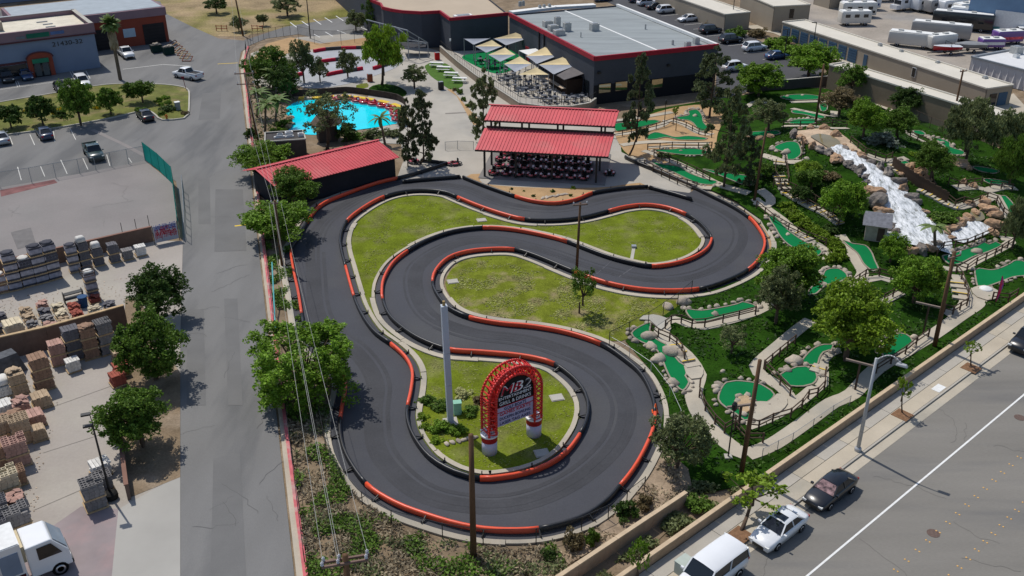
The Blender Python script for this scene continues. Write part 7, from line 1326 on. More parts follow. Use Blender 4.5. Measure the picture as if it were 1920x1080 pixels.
def arch_pts(r_off, y, step=.22):
    a = HW - r_off; pts = []; z = ZP
    while z < ZS: pts.append(Vector((-a, y, z))); z += step
    n = int(math.pi * a / step)
    for i in range(n + 1): t = math.pi * i / n; pts.append(Vector((-a * math.cos(t), y, ZS + (a + .1) * math.sin(t))))
    z = ZS
    while z > ZP: z -= step; pts.append(Vector((a, y, z)))
    return pts
for ro, yy, rr_ in ((-.32, -.5, .10), (-.32, .5, .10), (.30, -.5, .11), (.30, .5, .11), (0.0, 0.0, .14)):
    MB().path(arch_pts(ro, yy), rr_, 7).build('arch_rail', ARED, sign, True)
O1, O2, I1, I2 = arch_pts(-.30, -.5), arch_pts(-.30, .5), arch_pts(.30, -.5), arch_pts(.30, .5)
nO = len(O1)
ib = arch_pts(.36, 0); MB().add([p + Vector((0, y, 0)) for p in ib for y in (-.42, .42)], [(2 * i, 2 * i + 1, 2 * i + 3, 2 * i + 2) for i in range(len(ib) - 1)]).build('inner_band', ARED, sign)
for i in range(1, nO, 2):
    k = min(len(I1) - 1, int(i * len(I1) / nO))
    MB().tube(O1[i], O2[i], .06, n=5).build('cross_tie', ARED, sign); MB().tube(I1[k], I2[k], .06, n=5).build('cross_tie', ARED, sign); MB().tube(O1[i], I1[k], .06, n=5).build('strut', ARED, sign); MB().tube(O2[i], I2[k], .06, n=5).build('strut', ARED, sign)
PWD = HW - .40; zb0 = 2.3; ztop = ZS + PWD; zb1 = zb0 + .43 * (ztop - zb0); n = 20
arcp = [(-PWD, zb1), (PWD, zb1)] + [(PWD * math.cos(math.pi * i / n), ZS + PWD * math.sin(math.pi * i / n)) for i in range(0, n + 1)]
m_ = len(arcp); MB().add([(x, -.42, z) for x, z in arcp] + [(x, .2, z) for x, z in arcp], [tuple(range(m_)), tuple(range(2 * m_ - 1, m_ - 1, -1))] + [(i, m_ + i, m_ + (i + 1) % m_, (i + 1) % m_) for i in range(m_)]).build('black_panel', SBLK, sign)
MB().box((0, -.11, (zb0 + zb1) / 2), (2 * PWD, .61, zb1 - zb0 - .02)).build('lavender_panel', LAV, sign)
fr_ = (math.pi / 2, 0, 0); PWT = 2 * PWD; NAVY = mat('sign_navy', (.05, .05, .12)); hb, hl = ztop - zb1, zb1 - zb0
def stext(t, zc, ht, m, y=-.435, shear=0.0, fit=1.0, x=0.0, ext=.012):
    o = lettering(t, 1.0, m, sign, (x, y, zc), fr_, ext, 'lettering', 'CENTER', shear); V = o.data.vertices
    o.scale = (fit / (max(v.co.x for v in V) - min(v.co.x for v in V)), ht / (max(v.co.y for v in V) - min(v.co.y for v in V)), 1)
stext('MB2', zb1 + .58 * hb, .36 * hb, SWHT, shear=.25, fit=PWT * .84); stext('MB', zb1 + .58 * hb, .30 * hb, SREDL, -.455, .25, PWT * .53, -PWT * .145); stext('2', zb1 + .58 * hb, .29 * hb, mat('sign_charcoal', (.10, .10, .11)), -.455, .25, PWT * .20, PWT * .285)
stext('ENTERTAINMENT', zb1 + .31 * hb, .11 * hb, SWHT, fit=PWT * .90); stext('GRILL & DRINKS', zb1 + .12 * hb, .13 * hb, SWHT, fit=PWT * .86)
for k, (t_, m) in enumerate((('GOLF BOATS', NAVY), ('GAMES KARTS', SREDL), ('DUCKPIN BOWLING', NAVY), ('LASER TAG AXES', NAVY))): stext(t_, zb1 - hl * (.14 + .24 * k), hl * .15, m, fit=PWT * (.6 if k == 0 else .84))
for z in (zb1, zb1 - hl * .26): MB().box((0, -.43, z), (2 * PWD, .03, .05)).build('divider', SREDL, sign)
# white column
wb0 = G(845, 795); col_ = empty('white_column', wb0, R(12), 'tall square white steel column on the lower infield', 'column'); hh = hgt(wb0, 572); wx = (ray(832, 572).x * wb0.y / ray(832, 572).y) - wb0.x
MB().beam((0, 0, 0), (wx * .96, wx * .05, hh), .46, .46).build('shaft', mat('pale_steel_paint', (.46, .50, .56), rough=.45, var=.06, sc=1), col_); MB().box((0, 0, .12), (1.1, 1.1, .24)).build('base_plate', CONC_L, col_)
for z in (hh * .35, hh * .62): MB().box((wx * z / hh, 0, z), (.48, .48, .03)).build('weld_seam', STEEL, col_)
MB().tube((wx, 0, hh), (wx, 0, hh + .35), .12, .1).build('finial', mat('brass', (.4, .28, .12)), col_)
eb = empty('utility_box', G(858, 776), R(10), 'pale green utility box beside the white column', 'utility box'); MB().box((0, 0, .55), (.6, .5, 1.1)).build('cabinet', mat('mint_paint', (.25, .48, .36)), eb); MB().box((0, 0, 1.13), (.66, .56, .05)).build('lid', mat('mint_paint', (.25, .48, .36)), eb)
for px, py, lab in ((903, 413, 'concrete vault lid on the upper infield lawn'), (849, 528, 'concrete vault lid on the tongue lawn'), (1044, 746, 'concrete vault lid right of the sign arch'), (1016, 850, 'concrete vault lid in the shadow of the sign arch'), (1090, 530, 'small pale lid under the thin tree')):
    q = empty('vault_lid', G(px, py, .05), R(15), lab, 'vault lid', 'vault lids'); MB().box((0, 0, .04), (.95, .8, .1)).build('lid', CONC_L, q); MB().box((0, 0, .02), (1.1, .95, .06)).build('frame', CONC, q)
dl = empty('drain_channel', G(1186, 478, .05), 0, 'narrow concrete drain channel on the upper infield lawn', 'drain'); v_ = G(1189, 460) - G(1184, 488); MB().beam(-v_ / 2, v_ / 2, .35, .08).build('channel', CONC_L, dl); MB().box((v_.x / 2, v_.y / 2, .1), (.5, .5, .3)).build('inlet_box', STEEL, dl)
for i, (px, py) in enumerate(((838, 832), (848, 829), (860, 827), (870, 825), (880, 822), (890, 820))): tag(link('white_stone', random.choice(ROCKS), None, G(px, py, .1), rnd(0, 6), (.32, .22, .2)), ORD[i] + ' white edging stone from the left below the white column', 'stone', 'edging stones')
for i in range(7): tag(link('white_stone', random.choice(ROCKS), None, G(1018 + i * 7, 371 - i * 1.2, .08), rnd(0, 6), (.45, .28, .18)), ORD[i] + ' pale stone from the left in the pavilion bed', 'stone', 'edging stones')
tc_ = empty('traffic_cone', G(1228, 772, .05), 0, 'orange traffic cone at the right edge of the lower loop', 'traffic cone'); MB().lathe([(.22, .04), (.16, .05), (.05, .75), (.03, .76)], 12).build('cone', mat('cone_orange', (.75, .12, .02), rough=.5), tc_, True); MB().box((0, 0, .02), (.5, .5, .04)).build('base', mat('cone_orange', (.75, .12, .02)), tc_)
# ================================================================ POLES, LAMPS, WIRES
POLES = {}
def upole(key, base, top, label, arms=(), r=.16, h=None, stub=None):
    b = G(*base) if key not in ('e1', 'e2', 'e3') else T(*base); h = h or (hgt(b, top[1]) - b.z); dx = ray(*top).x * b.y / ray(*top).y - b.x
    p = empty('utility_pole', b, 0, label, 'utility pole', 'wooden utility poles'); MB().tube((0, 0, -.3), (dx, 0, h), r * 1.15, r * .8, 10).build('shaft', WOODP, p, True)
    for dz, L_, an in arms:
        a = MB().beam(Vector((dx, 0, h - dz)) - U(R(an)) * L_ / 2 + Vector((0, -.16, 0)), Vector((dx, 0, h - dz)) + U(R(an)) * L_ / 2 + Vector((0, -.16, 0)), .11, .13).build('crossarm', mat('weathered_arm', (.19, .125, .10), var=.2), p)
        for k in (-1, 1): 
            q = Vector((dx, -.16, h - dz + .12)) + U(R(an)) * (k * L_ * .45); MB().lathe([(.05, 0), (.08, .05), (.05, .12), (.08, .16), (.03, .22)], 8, q).build('insulator', mat('porcelain', (.5, .5, .52), rough=.2), a)
    POLES[key] = b + Vector((dx, 0, h)); return p
upole('c', (888, 1045), (883, 815), 'bare wooden pole on the bank in front of the track', r=.19)
upole('d', (1081, 508), (1088, 380), 'wooden pole with short crossarm on the upper infield', ((.15, 1.5, 10),), r=.14)
upole('a', (1390, 885), (1425, 675), 'leaning brown pole in front of the round green', r=.17); upole('b', (1752, 650), (1790, 472), 'brown pole with brace at the kerbside golf path', ((.4, 1.6, 30),), r=.18)
upole('w1', (530, 500), (515, 376), 'roadside pole rising through the spreading bright tree', ((.25, .7, 10),), r=.16); upole('w2', (484, 262), (458, 136), 'street pole with two crossarms by the boat pond', ((.1, 2.6, 8), (1.55, 2.3, 8)), r=.15); upole('w3', (456, 67), (438, -20), 'pole at the bend of the street', r=.16)
upole('e1', (1529, 232), (1545, 120), 'tall dark pole behind the summit rocks', r=.15); upole('e2', (1414, 377), (1437, 240), 'slim dark pole at the track bend beside the pines', r=.14); upole('e3', (1784, 238), (1806, 131), 'leaning pole against the storage row', ((.15, 1.2, 20),), r=.15)
q0 = G(648, 1052, 10.2); nb = Z(q0, 0); pn = empty('utility_pole', nb, 0, 'nearest pole with double crossarm at the bottom edge', 'utility pole', 'wooden utility poles'); MB().tube((0, 0, -.2), (0, 0, 10.6), .2, .15, 10).build('shaft', WOODP, pn, True)
an_ = R(14)
for dy in (-.17, .17):
    a = MB().beam(Vector((0, dy, 10.2)) - U(an_) * 1.15, Vector((0, dy, 10.2)) + U(an_) * 1.15, .11, .13).build('crossarm', mat('weathered_arm', (.19, .125, .10), var=.2), pn)
    for k in (-1, -.3, .95): MB().lathe([(.05, 0), (.09, .06), (.05, .14), (.09, .2), (.03, .28)], 8, Vector((0, dy, 10.28)) + U(an_) * k * 1.1).build('insulator', mat('porcelain', (.5, .5, .52), rough=.2), a)
WIRE = mat('cable', (.30, .30, .28), rough=.5)
def wire(a, b, sag, label, r=.014, n=16):
    pts = [a.lerp(b, i / n) + Vector((0, 0, -sag * 4 * (i / n) * (1 - i / n))) for i in range(n + 1)]; o = empty('overhead_wire', a, 0, label, 'wire', 'overhead power lines'); MB().path([p - a for p in pts], r, 4).build('cable', WIRE, o)
for i, k in enumerate((-1.0, -.35, -.25, 1.0)):
    wire(Vector((nb.x, nb.y, 10.4)) + U(an_) * k * 1.1, POLES['w1'] + Vector((k * .6, 0, -.1 if abs(k) < .9 else -.25)), .9, ORD[i] + ' overhead wire from the left beside the squared tree')
for i, k in enumerate((-1.1, 0, 1.1)): wire(POLES['w1'] + Vector((k * .3, 0, -.1)), POLES['w2'] + Vector((k, 0, -.1)), .8, ORD[i] + ' overhead wire from the left above the pond corner')
for i, k in enumerate((-1.0, 1.0)): wire(POLES['w2'] + Vector((k, 0, -.1)), POLES['w3'] + Vector((k * .6, 0, 0)), .8, ORD[i] + ' overhead wire from the left up to the street bend')
# guy wire pipe (turquoise guard) along the street
gp = empty('guy_guard', G(517, 630), 0, 'turquoise guy wire guard beside the street fence', 'guy guard'); v_ = G(510, 492, 2.6) - gp.location; MB().tube((0, 0, 0), v_, .07).build('guard', mat('turquoise_pipe', (.12, .42, .42), rough=.4), gp)
# grey street lamp
lb = G(1608, 845, .1); sl_ = empty('street_lamp', lb, 0, 'grey steel street lamp with curved arm over the pavement', 'street lamp'); lh = hgt(lb, 674); hd = G(1690, 690, lh - .1) - lb
MB().tube((0, 0, 0), (0, 0, lh), .15, .10, 12).build('pole', GALV, sl_, True); MB().lathe([(.26, 0), (.26, .25), (.18, .35)], 12).build('base', GALV, sl_)
arm = [Vector((0, 0, lh - .15)).lerp(Vector((hd.x, hd.y, lh + .1)), t) + Vector((0, 0, .55 * math.sin(math.pi * t) )) for t in [i / 8 for i in range(9)]]; MB().path(arm, .05, 7).build('arm', GALV, sl_, True)
link('lamp_head', bevelled(MB().box((0, 0, 0), (.85, .36, .2), math.atan2(hd.y, hd.x), .7), GALV, .05, 2), sl_, (hd.x, hd.y, lh + .05))
# black garden lanterns on the golf course
def lantern(px, py, h, label):
    b = T(px, py); r = empty('garden_lamp', b, 0, label, 'lamp post', 'black lamp posts'); MB().tube((0, 0, 0), (0, 0, h), .06, .05, 8).build('pole', BLKM, r); MB().box((0, 0, .08), (.55, .55, .16)).build('footing', CONC_L, r); MB().lathe([(.1, h), (.2, h + .1), (.2, h + .55), (.08, h + .75)], 8).build('lantern', BLKM, r); MB().lathe([(.15, h + .12), (.15, h + .5)], 8).build('globe', mat('frosted_globe', (.6, .6, .58), rough=.4), r)
lantern(1365, 858, 4.2, 'black lamp post beside the round green path'); lantern(1246, 228, 2.6, 'globe lamp post in front of the club house')
lampp = empty('car_park_lamp', G(582, 72), 0, 'tall black lamp post beside the upper car park', 'lamp post', 'black lamp posts'); MB().tube((0, 0, 0), (0, 0, 9.5), .12, .08, 8).build('pole', BLKM, lampp); MB().box((.5, 0, 9.5), (1.0, .3, .12)).build('lamp_head', BLKM, lampp)
for px, py, top, lab in ((1372, 48, -10, 'dark lamp post in the club house car park'), (1470, 112, 55, 'dark lamp post in the car park hedge'), (1523, 98, 42, 'dark lamp post beside the blue roll-up doors')):
    b = G(px, py); h = hgt(b, top); r = empty('car_park_lamp', b, 0, lab, 'lamp post', 'black lamp posts'); MB().tube((0, 0, 0), (0, 0, h), .1, .07, 8).build('pole', BLKM, r); MB().box((-.4, 0, h), (.9, .3, .12)).build('lamp_head', BLKM, r)
def tpost(px, py, h, an, label):
    b = T(px, py); r = empty('timber_tee_post', b, R(an), label, 'post', 'timber tee posts'); MB().box((0, 0, h / 2), (.16, .16, h)).build('post', WOODF, r); MB().box((0, 0, h + .06), (2.3, .16, .16)).build('crossbar', mat('grey_timber', (.24, .19, .16), var=.2), r)
tpost(1603, 732, 2.6, -30, 'T shaped timber post under the lime tree'); tpost(1730, 628, 3.0, -30, 'T shaped timber post beside the kerbside utility pole'); tpost(1384, 806, 2.2, 12, 'T shaped timber post beside the round green')
fl = T(1864, 574); ff = empty('feather_flag', fl, R(28), 'magenta feather flag beside the pavement wall', 'flag'); MB().tube((0, 0, 0), (.0, 0, 3.0), .03, .02, 6).build('pole', BLKM, ff)
fv = []
for i in range(9):
    t = i / 8; fv += [(0, 0, .4 + 2.8 * t), (.55 * math.sin(math.pi * min(1, t * .85 + .12)) + .03, .05 * math.sin(6 * t), .5 + 2.75 * t)]
MB().add(fv + [(x, y + .012, z) for x, y, z in fv], [(2 * i, 2 * i + 1, 2 * i + 3, 2 * i + 2) for i in range(8)] + [(18 + 2 * i + 2, 18 + 2 * i + 3, 18 + 2 * i + 1, 18 + 2 * i) for i in range(8)]).build('flag_cloth', mat('magenta_cloth', (.50, .02, .09), rough=.7, var=.1, col2=(.12, .10, .40), c2sc=1.2), ff)
gb = empty('golf_umbrella', T(1848, 545), 0, 'white parasol cloth lying by the tee near the magenta flag', 'parasol'); MB().lathe([(.75, .15), (.5, .32), (.05, .45)], 10).build('canopy', WHITE, gb, True)
hyd = empty('fire_hydrant', G(313, 224, .1), 0, 'orange fire hydrant on the planter corner', 'hydrant'); MB().lathe([(.18, 0), (.14, .1), (.13, .6), (.18, .65), (.1, .8)], 10).build('barrel', mat('hydrant_orange', (.5, .16, .03)), hyd); MB().tube((-.25, 0, .5), (.25, 0, .5), .07).build('nozzle', mat('hydrant_orange', (.5, .16, .03)), hyd)
mbx = empty('meter_box', G(334, 206, .1), R(34), 'white capped grey meter box on the planter corner', 'utility box'); MB().box((0, 0, .6), (.7, .6, 1.2)).build('cabinet', STEEL, mbx); MB().box((0, 0, 1.24), (.8, .7, .08)).build('lid', WHITE, mbx)
sgp = empty('street_sign_post', G(349, 168), 0, 'dark red post sign at the planter tip', 'sign post'); MB().tube((0, 0, 0), (-.25, 0, 2.1), .05).build('post', mat('dark_red_post', (.2, .03, .04)), sgp); MB().box((-.25, 0, 2.0), (.5, .06, .35)).build('plate', mat('dark_red_post', (.2, .03, .04)), sgp)
# ================================================================ WEST PLANTER
pl = crom(PX([(-60, 205), (0, 193), (90, 178), (200, 160), (290, 159), (335, 163), (353, 170), (355, 190), (353, 216), (345, 223), (305, 226), (293, 218), (280, 209), (262, 210), (200, 224), (100, 242), (0, 256), (-60, 268)]), 1.2, True)
plo = sheet('planter_lawn', pl, .12, mat('planter_grass', (.115, .125, .022), var=.3, sc=.4, fine=.25, fsc=5, col2=(.19, .155, .06), c2sc=.25)); kb = empty('planter_kerb', (0, 0, 0)); kb['kind'] = 'structure'
for i in range(0, len(pl), 3): MB().sweep([pl[(i + j) % len(pl)] for j in range(4)], [(-.12, 0), (.12, 0), (.12, .2), (-.12, .2)]).build('kerb_stone', CONC_L, kb)
# ================================================================ FENCES OF STEEL MESH
CHAIN = bpy.data.materials.new('chain_link'); CHAIN.use_nodes = True; _t = CHAIN.node_tree; _p = _t.nodes['Principled BSDF']; _p.inputs['Base Color'].default_value = (.12, .12, .12, 1); _tr = _t.nodes.new('ShaderNodeBsdfTransparent'); _mx = _t.nodes.new('ShaderNodeMixShader'); _mx.inputs[0].default_value = .16
_t.links.new(_tr.outputs[0], _mx.inputs[1]); _t.links.new(_p.outputs[0], _mx.inputs[2]); _t.links.new(_mx.outputs[0], _t.nodes['Material Output'].inputs[0])
SCREEN = leafmat('green_screen_fabric', (.015, .38, .29), isl=0.0, rand=0.0, trans=0.5)
SPOST = {}
def mesh_fence(px, h, label, step=3.0, fabric=CHAIN, pm=None, t=False, group='steel mesh fences', top=True, r=.035, name='mesh_fence', z0=0.0):
    pts = [T(*q) if t else G(*q, z0) for q in px]; root = empty(name, pts[0], 0, label, 'fence', group); o0 = pts[0]; C = [pts[0]]; pm = pm or BLKM
    for a, b in zip(pts[:-1], pts[1:]):
        k = max(1, round((b - a).length / step)); C += [a.lerp(b, j / k) for j in range(1, k + 1)]
    key = (pm.name, round(h, 2), r)
    if key not in SPOST: SPOST[key] = MB().tube((0, 0, 0), (0, 0, h + .05), r, r, 6).mesh(pm, name='post')
    for p in C: link('post', SPOST[key], root, p - o0)
    for a, b in zip(C[:-1], C[1:]):
        if top: MB().tube(a - o0 + Vector((0, 0, h)), b - o0 + Vector((0, 0, h)), r * .7, n=5).build('top_rail', pm, root)
        if fabric: MB().add([a - o0 + Vector((0, 0, .05)), b - o0 + Vector((0, 0, .05)), b - o0 + Vector((0, 0, h - .03)), a - o0 + Vector((0, 0, h - .03))], [(0, 1, 2, 3)]).build('mesh_panel', fabric, root)
    return root
mesh_fence([(1296, 552), (1270, 575), (1215, 612), (1142, 650)], 1.5, 'thin mesh fence dividing the tongue lawn from the golf course'); mesh_fence([(1142, 650), (1180, 672), (1220, 700), (1255, 745), (1275, 790), (1280, 830)], 1.1, 'thin mesh fence along the golf side of the lower track loop', fabric=None, pm=GALV, r=.025)
mesh_fence([(575, 660), (600, 790), (612, 850), (640, 905), (680, 950), (735, 985), (830, 1010), (906, 1022), (1005, 1020), (1090, 998), (1140, 975), (1208, 922)], 1.3, 'black mesh fence along the bank outside the lower track loop', step=2.6)
mesh_fence([(-40, 362), (0, 352), (60, 343), (150, 326), (210, 313), (272, 301)], 2.0, 'chain link fence along the back of the fenced lot', step=2.6, pm=STEEL)
gf = mesh_fence([(272, 300), (300, 322), (326, 348), (332, 400), (338, 446)], 2.5, 'dark green screened fence at the street corner of the fenced lot', step=2.6, fabric=SCREEN, pm=mat('green_steel', (.02, .16, .13)))
mesh_fence([(345, 360), (349, 410), (350, 452)], 2.2, 'narrow chain link panel beside the green screen', step=2.4, pm=STEEL, fabric=None); mesh_fence([(232, 448), (258, 441), (282, 434)], 1.9, 'short posts of chain link before the banner', step=1.6, pm=BLKM, fabric=None, top=False)
# banner
bn0, bn1 = G(291, 460), G(337, 450); bu = (bn1 - bn0).normalized(); BW = (bn1 - bn0).length; bn = empty('lease_banner', bn0, math.atan2(bu.y, bu.x), 'lease banner hung on the lot fence beside the street', 'banner')
MB().box((BW / 2, 0, 1.2), (BW * .96, .04, 1.9)).build('sheet', mat('banner_grey', (.40, .41, .46), rough=.6, var=.06), bn)
for t_, z, m in (('LAND FOR LEASE', 1.92, mat('banner_blue', (.04, .06, .35))), ('FENCED', 1.62, SREDL), ('18,700 Sq. Ft.', 1.36, SREDL), ('(818) 997-8900', 1.02, SREDL)):
    o = lettering(t_, .3, m, bn, (BW / 2, -.03, z), fr_, .005); wd = max(v.co.x for v in o.data.vertices) - min(v.co.x for v in o.data.vertices); o.scale = (BW * (.86 if len(t_) > 7 else .35) / wd, 1, 1)
for x in (0, BW): MB().tube((x, 0, 0), (x, 0, 2.3), .04).build('post', BLKM, bn)
mesh_fence([(475, 290), (486, 380), (497, 470), (512, 590), (540, 800), (572, 1060)], 1.4, 'black iron fence behind the red kerb of the street', step=2.4, fabric=None); mesh_fence([(470, 120), (466, 180), (474, 280)], 1.8, 'black iron fence between street and boat pond', step=2.2)
mesh_fence([(462, 110), (462, 95), (475, 82), (505, 72), (545, 66)], 2.0, 'curved black fence at the street bend', step=1.8); mesh_fence([(560, 74), (590, 82), (640, 84), (690, 76)], 2.6, 'tall thin mesh fence behind the upper kart track', step=3.6)
mesh_fence([(835, 282), (858, 280), (888, 281)], 1.2, 'low mesh gate across the walkway beside the pavilion', step=2.0, pm=STEEL); mesh_fence([(1428, 862), (1485, 832), (1560, 780), (1592, 762)], 1.0, 'grey mesh railing along the path below the round green', step=2.2, pm=STEEL, t=True, r=.025)
mesh_fence([(1610, 178), (1660, 202), (1720, 232), (1790, 262)], 1.8, 'mesh fence below the brown storage row', step=3.0, pm=WOODF, t=True); mesh_fence([(1200, 990), (1300, 935)], .9, 'low wire fence between the two retaining walls', step=2.4, pm=BLKM, fabric=None)
# ---- track side barriers of the pit lane
def pit(px, label, m=BLACK):
    C = PX(px, .3); r = empty('pit_barrier', C[0], 0, label, 'barrier', 'pit lane barriers'); MB().sweep([p - C[0] for p in crom(C, .8)], RAILP).build('rail', m, r, True)
    for p in C: MB().box((0, 0, -.12), (.3, .3, .36)).build('foot', BLKM, r, False, p - C[0])
pit([(757, 340), (800, 336), (862, 331)], 'black pit rail left of the pavilion'); pit([(745, 334), (790, 322), (838, 306)], 'black pit rail beside the pair of pines'); pit([(1218, 351), (1255, 361), (1296, 373)], 'thin black pit rail right of the pavilion'); pit([(790, 300), (838, 306)], 'short black pit rail by the walkway gate')
# ================================================================ BOAT POND
pond = sheet('boat_pond', crom(PX([(534, 207), (544, 197), (563, 189), (582, 188), (626, 186), (657, 192), (700, 199), (728, 204), (738, 224), (750, 230), (712, 238), (670, 244), (626, 251), (579, 253), (541, 244), (549, 229), (537, 214)]), 1.0, True), .05, mat('pool_water', (.005, .70, .82), rough=.08, var=.05, sc=.3, spec=.25, col2=(0, .50, .74), c2sc=.10, c2lo=.5, c2hi=.7, bump=.05, bsc=1.5))
dk = empty('boat_dock', G(600, 186), 0, 'yellow edged curved dock round the boat pond', 'dock'); o0 = dk.location; dc = crom(PX([(560, 184), (600, 183), (640, 180), (680, 184), (720, 191), (748, 200), (756, 215), (759, 228)], .1), .9)
for a, b in zip(dc[:-1], dc[1:]): MB().beam(a - o0, b - o0, .9, .2).build('deck_board', YELLOW if random.random() < .75 else CONC_W, dk)
tr3 = crom(PX([(548, 180), (600, 178), (650, 174), (700, 180), (745, 188), (760, 198)], 0), 1.2); hw = empty('pond_wall', tr3[0], 0, 'dark railing wall behind the boat dock', 'wall')
for a, b in zip(tr3[:-1], tr3[1:]): MB().beam(a - tr3[0] + Vector((0, 0, .5)), b - tr3[0] + Vector((0, 0, .5)), .15, 1.0).build('panel', mat('dark_brown_rail', (.055, .045, .04), var=.3, sc=2), hw)
BB = None; random.seed(3)
TOR = MB(); nb_, ns = 18, 8; vs = []
for i in range(nb_):
    a = 2 * math.pi * i / nb_
    for j in range(ns): t = 2 * math.pi * j / ns; rr_ = .62 + .22 * math.cos(t); vs.append((rr_ * math.cos(a) * 1.12, rr_ * math.sin(a), .28 + .22 * math.sin(t)))
TOR.add(vs, [(i * ns + j, ((i + 1) % nb_) * ns + j, ((i + 1) % nb_) * ns + (j + 1) % ns, i * ns + (j + 1) % ns) for i in range(nb_) for j in range(ns)])
BRED = paint('boat_red', (.42, .012, .025)); TM = TOR.mesh(BRED, True, 'tube'); SKM = MB().lathe([(.9, 0), (.93, .08), (.9, .16)], 18).mesh(WP, name='skirt'); SEATM = MB().box((-.12, 0, .45), (.5, .6, .25)).box((-.34, 0, .68), (.12, .6, .4)).mesh(BRED, name='seat'); MOT = MB().lathe([(.14, 0), (.16, .2), (.1, .3)], 8).mesh(WP, name='motor')
for i, (px, py) in enumerate(((637, 187), (655, 188), (669, 191), (684, 194), (700, 197), (717, 201), (733, 205), (740, 211), (741, 218), (744, 226), (626, 189), (753, 228))):
    r = empty('bumper_boat', G(px, py, .06), rnd(0, 6), ('isolated bumper boat at the near end of the dock' if i == 11 else 'bumper boat farthest left beside the dock' if i == 10 else ORD[i] + ' red and white bumper boat along the dock from the left'), 'bumper boat', 'bumper boats on the pond'); link('tube', TM, r); link('skirt', SKM, r); link('seat', SEATM, r); link('motor', MOT, r, (-.55, 0, .45))
for i, (px, py, s) in enumerate(((540, 226, .9), (546, 222, .7), (535, 210, .8), (531, 203, .6), (548, 234, .6), (541, 240, .8))): boulder(px, py, s, ORD[i] + ' rock from the back on the left pond bank', ROCKS_T)
# upper small kart track
ut = sheet('upper_track', crom(PX([(545, 150), (560, 108), (600, 96), (690, 90), (735, 98), (760, 108), (740, 128), (690, 146), (640, 160), (580, 166)]), 1.5, True), .04, mat('slick_concrete', (.36, .37, .39), var=.08, sc=.4))
for i, (px, lab) in enumerate((([(588, 96), (610, 92), (640, 90), (680, 89), (700, 90)], 'red and black barrier at the back of the upper kart track'), ([(596, 116), (615, 113), (640, 110)], 'red barrier inside the upper kart track'), ([(612, 140), (630, 136), (655, 132), (680, 128)], 'red and black barrier at the near side of the upper kart track'), ([(538, 148), (550, 142), (566, 138)], 'red barrier at the street end of the upper kart track'), ([(700, 128), (725, 120), (748, 112)], 'red and black barrier beside the feathery willow'))):
    C = crom(PX(px, .3), 1.1); r = empty('upper_track_barrier', C[0], 0, lab, 'barrier', 'barriers of the upper kart track')
    for j, (a, b) in enumerate(zip(C[:-1], C[1:])): MB().beam(a - C[0], b - C[0], .4, .6).build('block', mat('crimson_block', (.50, .01, .04), rough=.5) if (j // 2) % 2 == 0 else BLACK, r)
# ================================================================ PATIO FURNITURE
TBL = [('top', MB().lathe([(.45, .98), (.45, 1.03)], 14).mesh(mat('table_grey', (.12, .125, .14), var=.1))), ('leg', MB().tube((0, 0, 0), (0, 0, .98), .05).mesh(BLKM)), ('base', MB().lathe([(.3, 0), (.28, .04)], 10).mesh(BLKM))]
LEGM = MB().tube((0, 0, 0), (0, 0, .64), .025, n=5).mesh(BLKM, name='leg')
CHR = [('seat', MB().box((0, 0, .66), (.4, .4, .06)).mesh(mat('chair_white', (.30, .30, .32)))), ('backrest', MB().box((-.2, 0, .95), (.05, .4, .45)).mesh(mat('chair_grey', (.07, .075, .09)))), ('legs', MB().box((0, 0, .33), (.34, .34, .62), 0, .8).mesh(BLKM))]
random.seed(15); TP = [(935, 150), (950, 158), (962, 148), (975, 160), (985, 150), (992, 165), (1005, 158), (1010, 172), (985, 176), (965, 170), (1022, 168), (1030, 180), (948, 140), (930, 128), (960, 132), (1000, 180), (1020, 190), (1040, 192), (1058, 190), (1075, 192), (1090, 190), (900, 120), (915, 126), (1030, 197), (1065, 198)]
for i, (px, py) in enumerate(TP):
    p = G(px, py, TZ); r = empty('patio_table', p, rnd(0, 3), 'small round grey table among the patio chairs', 'table', 'patio tables')
    for nm, me in TBL: link(nm, me, r)
    for k in range(4 if i % 3 else 3):
        a = k * 1.57 + rnd(-.3, .3); c = empty('patio_chair', p + U(a) * rnd(.75, .95), a + math.pi + rnd(-.3, .3), 'small grey and white chair at a patio table', 'chair', 'patio chairs')
        c.rotation_euler.z = a + math.pi
        for nm, me in CHR: 
            if nm != 'legs': link(nm, me, c)
        for lx in (-.15, .15):
            for ly in (-.15, .15): link('leg', LEGM, c, (lx, ly, 0)) if 'LEGM' in globals() else None
for i, (px, py) in enumerate(((819, 125), (832, 133), (846, 144), (862, 154))):
    r = empty('picnic_table', G(px, py, .03), R(-8), ORD[i] + ' white picnic table from the back on the picnic lawn', 'picnic table', 'picnic tables')
    for y in (-.3, -.1, .1, .3): MB().box((0, y, .76), (2.4, .18, .05)).build('top_plank', WHITE, r)
    for y in (-.75, .75): MB().box((0, y, .46), (2.4, .26, .05)).build('bench', WHITE, r)
    for x in (-.85, .85): MB().beam((x, -.8, .42), (x, .8, .42), .08, .06).build('bearer', STEEL, r); MB().beam((x, -.7, 0), (x, -.2, .74), .07, .07).build('leg', STEEL, r); MB().beam((x, .7, 0), (x, .2, .74), .07, .07).build('leg', STEEL, r)
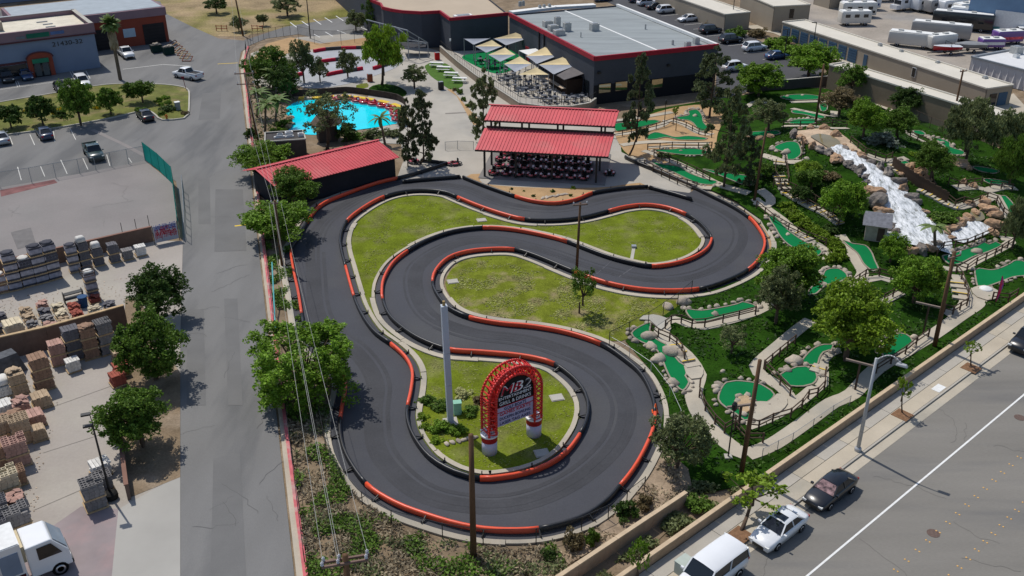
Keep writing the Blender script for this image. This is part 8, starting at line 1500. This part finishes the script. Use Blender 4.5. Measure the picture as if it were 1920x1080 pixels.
for px, py, m, lab in ((820, 112, mat('vending_red', (.55, .02, .02)), 'red vending cabinet at the end of the terrace wall'), (827, 168, BLKM, 'black litter bin beside the picnic lawn'), (744, 114, mat('vending_red', (.55, .02, .02)), 'red cabinet beside the feathery willow'), (694, 153, mat('planter_terracotta', (.30, .08, .04)), 'terracotta planter at the path by the willow')):
    r = empty('cabinet' if m != BLKM else 'litter_bin', G(px, py), R(20), lab, 'cabinet' if m != BLKM else 'bin'); link('body', bevelled(MB().box((0, 0, .65), (.85, .7, 1.3)), m, .06, 2), r); MB().box((0, 0, 1.33), (.7, .55, .06)).build('lid', STEEL, r)
# dumpsters and lumber beside the terracotta garage
for px, py, lab in ((294, 98, 'left dark green dumpster beside the garage'), (317, 102, 'right dark green dumpster beside the garage')):
    r = empty('dumpster', G(px, py), R(34), lab, 'dumpster', 'dumpsters'); MB().box((0, 0, .75), (1.8, 1.3, 1.3), 0, 1.1).build('tub', mat('dumpster_green', (.012, .035, .03)), r); MB().box((0, 0, 1.43), (1.9, 1.4, .06)).build('lid', BLKM, r)
    for i in range(5): link('bag', random.choice(ROCKS), r, (rnd(-.6, .6), rnd(-.4, .4), 1.55), rnd(0, 6), (.35, .3, .3))
for i in range(7):
    q = G(325 + i * 4.5, 84 + i * 5); r = empty('timber_trestle', q, R(-60 + i * 9), ORD[i] + ' stacked timber trestle from the back beside the dumpsters', 'trestle', 'timber trestles'); 
    for a, b in (((-.8, -.6, .1), (.8, -.6, .1)), ((.8, -.6, .1), (.8, .6, .7)), ((.8, .6, .7), (-.8, .6, .7)), ((-.8, .6, .7), (-.8, -.6, .1))): MB().beam(a, b, .12, .12).build('bar', WOODT if i % 2 else mat('rust_steel', (.22, .08, .05)), r)
for px, py, lab in ((416, 58, 'red steel barricade on the dirt beside the street bend'), (483, 58, 'red steel barricade at the corner of the upper car park')):
    r = empty('barricade', G(px, py), R(-5), lab, 'barricade', 'red barricades')
    for x in (-1.1, 0, 1.1): MB().beam((x, 0, 0), (x, 0, 1.2), .1, .1).build('post', mat('barricade_red', (.35, .05, .03)), r)
    for z in (.5, 1.0): MB().beam((-1.2, 0, z), (1.2, 0, z), .1, .1).build('rail', mat('barricade_red', (.35, .05, .03)), r)
# kerbside tree pits and pavement boxes
for px, py, lab in ((1388, 1003, 'square earth tree pit beside the white sedan'), (1692, 778, 'square earth tree pit under the street lamp tree'), (1821, 690, 'square earth tree pit at the right end of the pavement')):
    q = G(px, py, .13); MB().box((0, 0, 0), (1.3, 1.3, .04), R(41.2)).build('tree_pit', mat('pit_earth', (.20, .11, .06), var=.3, sc=4), walk, False, q)
for px, py, lab in ((1282, 1072, 'pale utility box on the pavement by the white van'), ):
    r = empty('pavement_cabinet', G(px, py, .12), R(41.2), lab, 'utility box'); MB().box((0, 0, .45), (1.0, .8, .9)).build('cabinet', mat('sage_paint', (.42, .47, .42)), r); MB().box((0, 0, .93), (1.06, .86, .05)).build('lid', mat('sage_paint', (.42, .47, .42)), r)
MB().box((0, 0, .01), (1.2, .7, .03), R(41.2)).build('access_cover', WHITE, walk, False, G(1760, 728, .125)); MB().box((0, 0, .01), (.6, .4, .03), R(41.2)).build('access_cover', CONC_L, walk, False, G(1430, 985, .125))
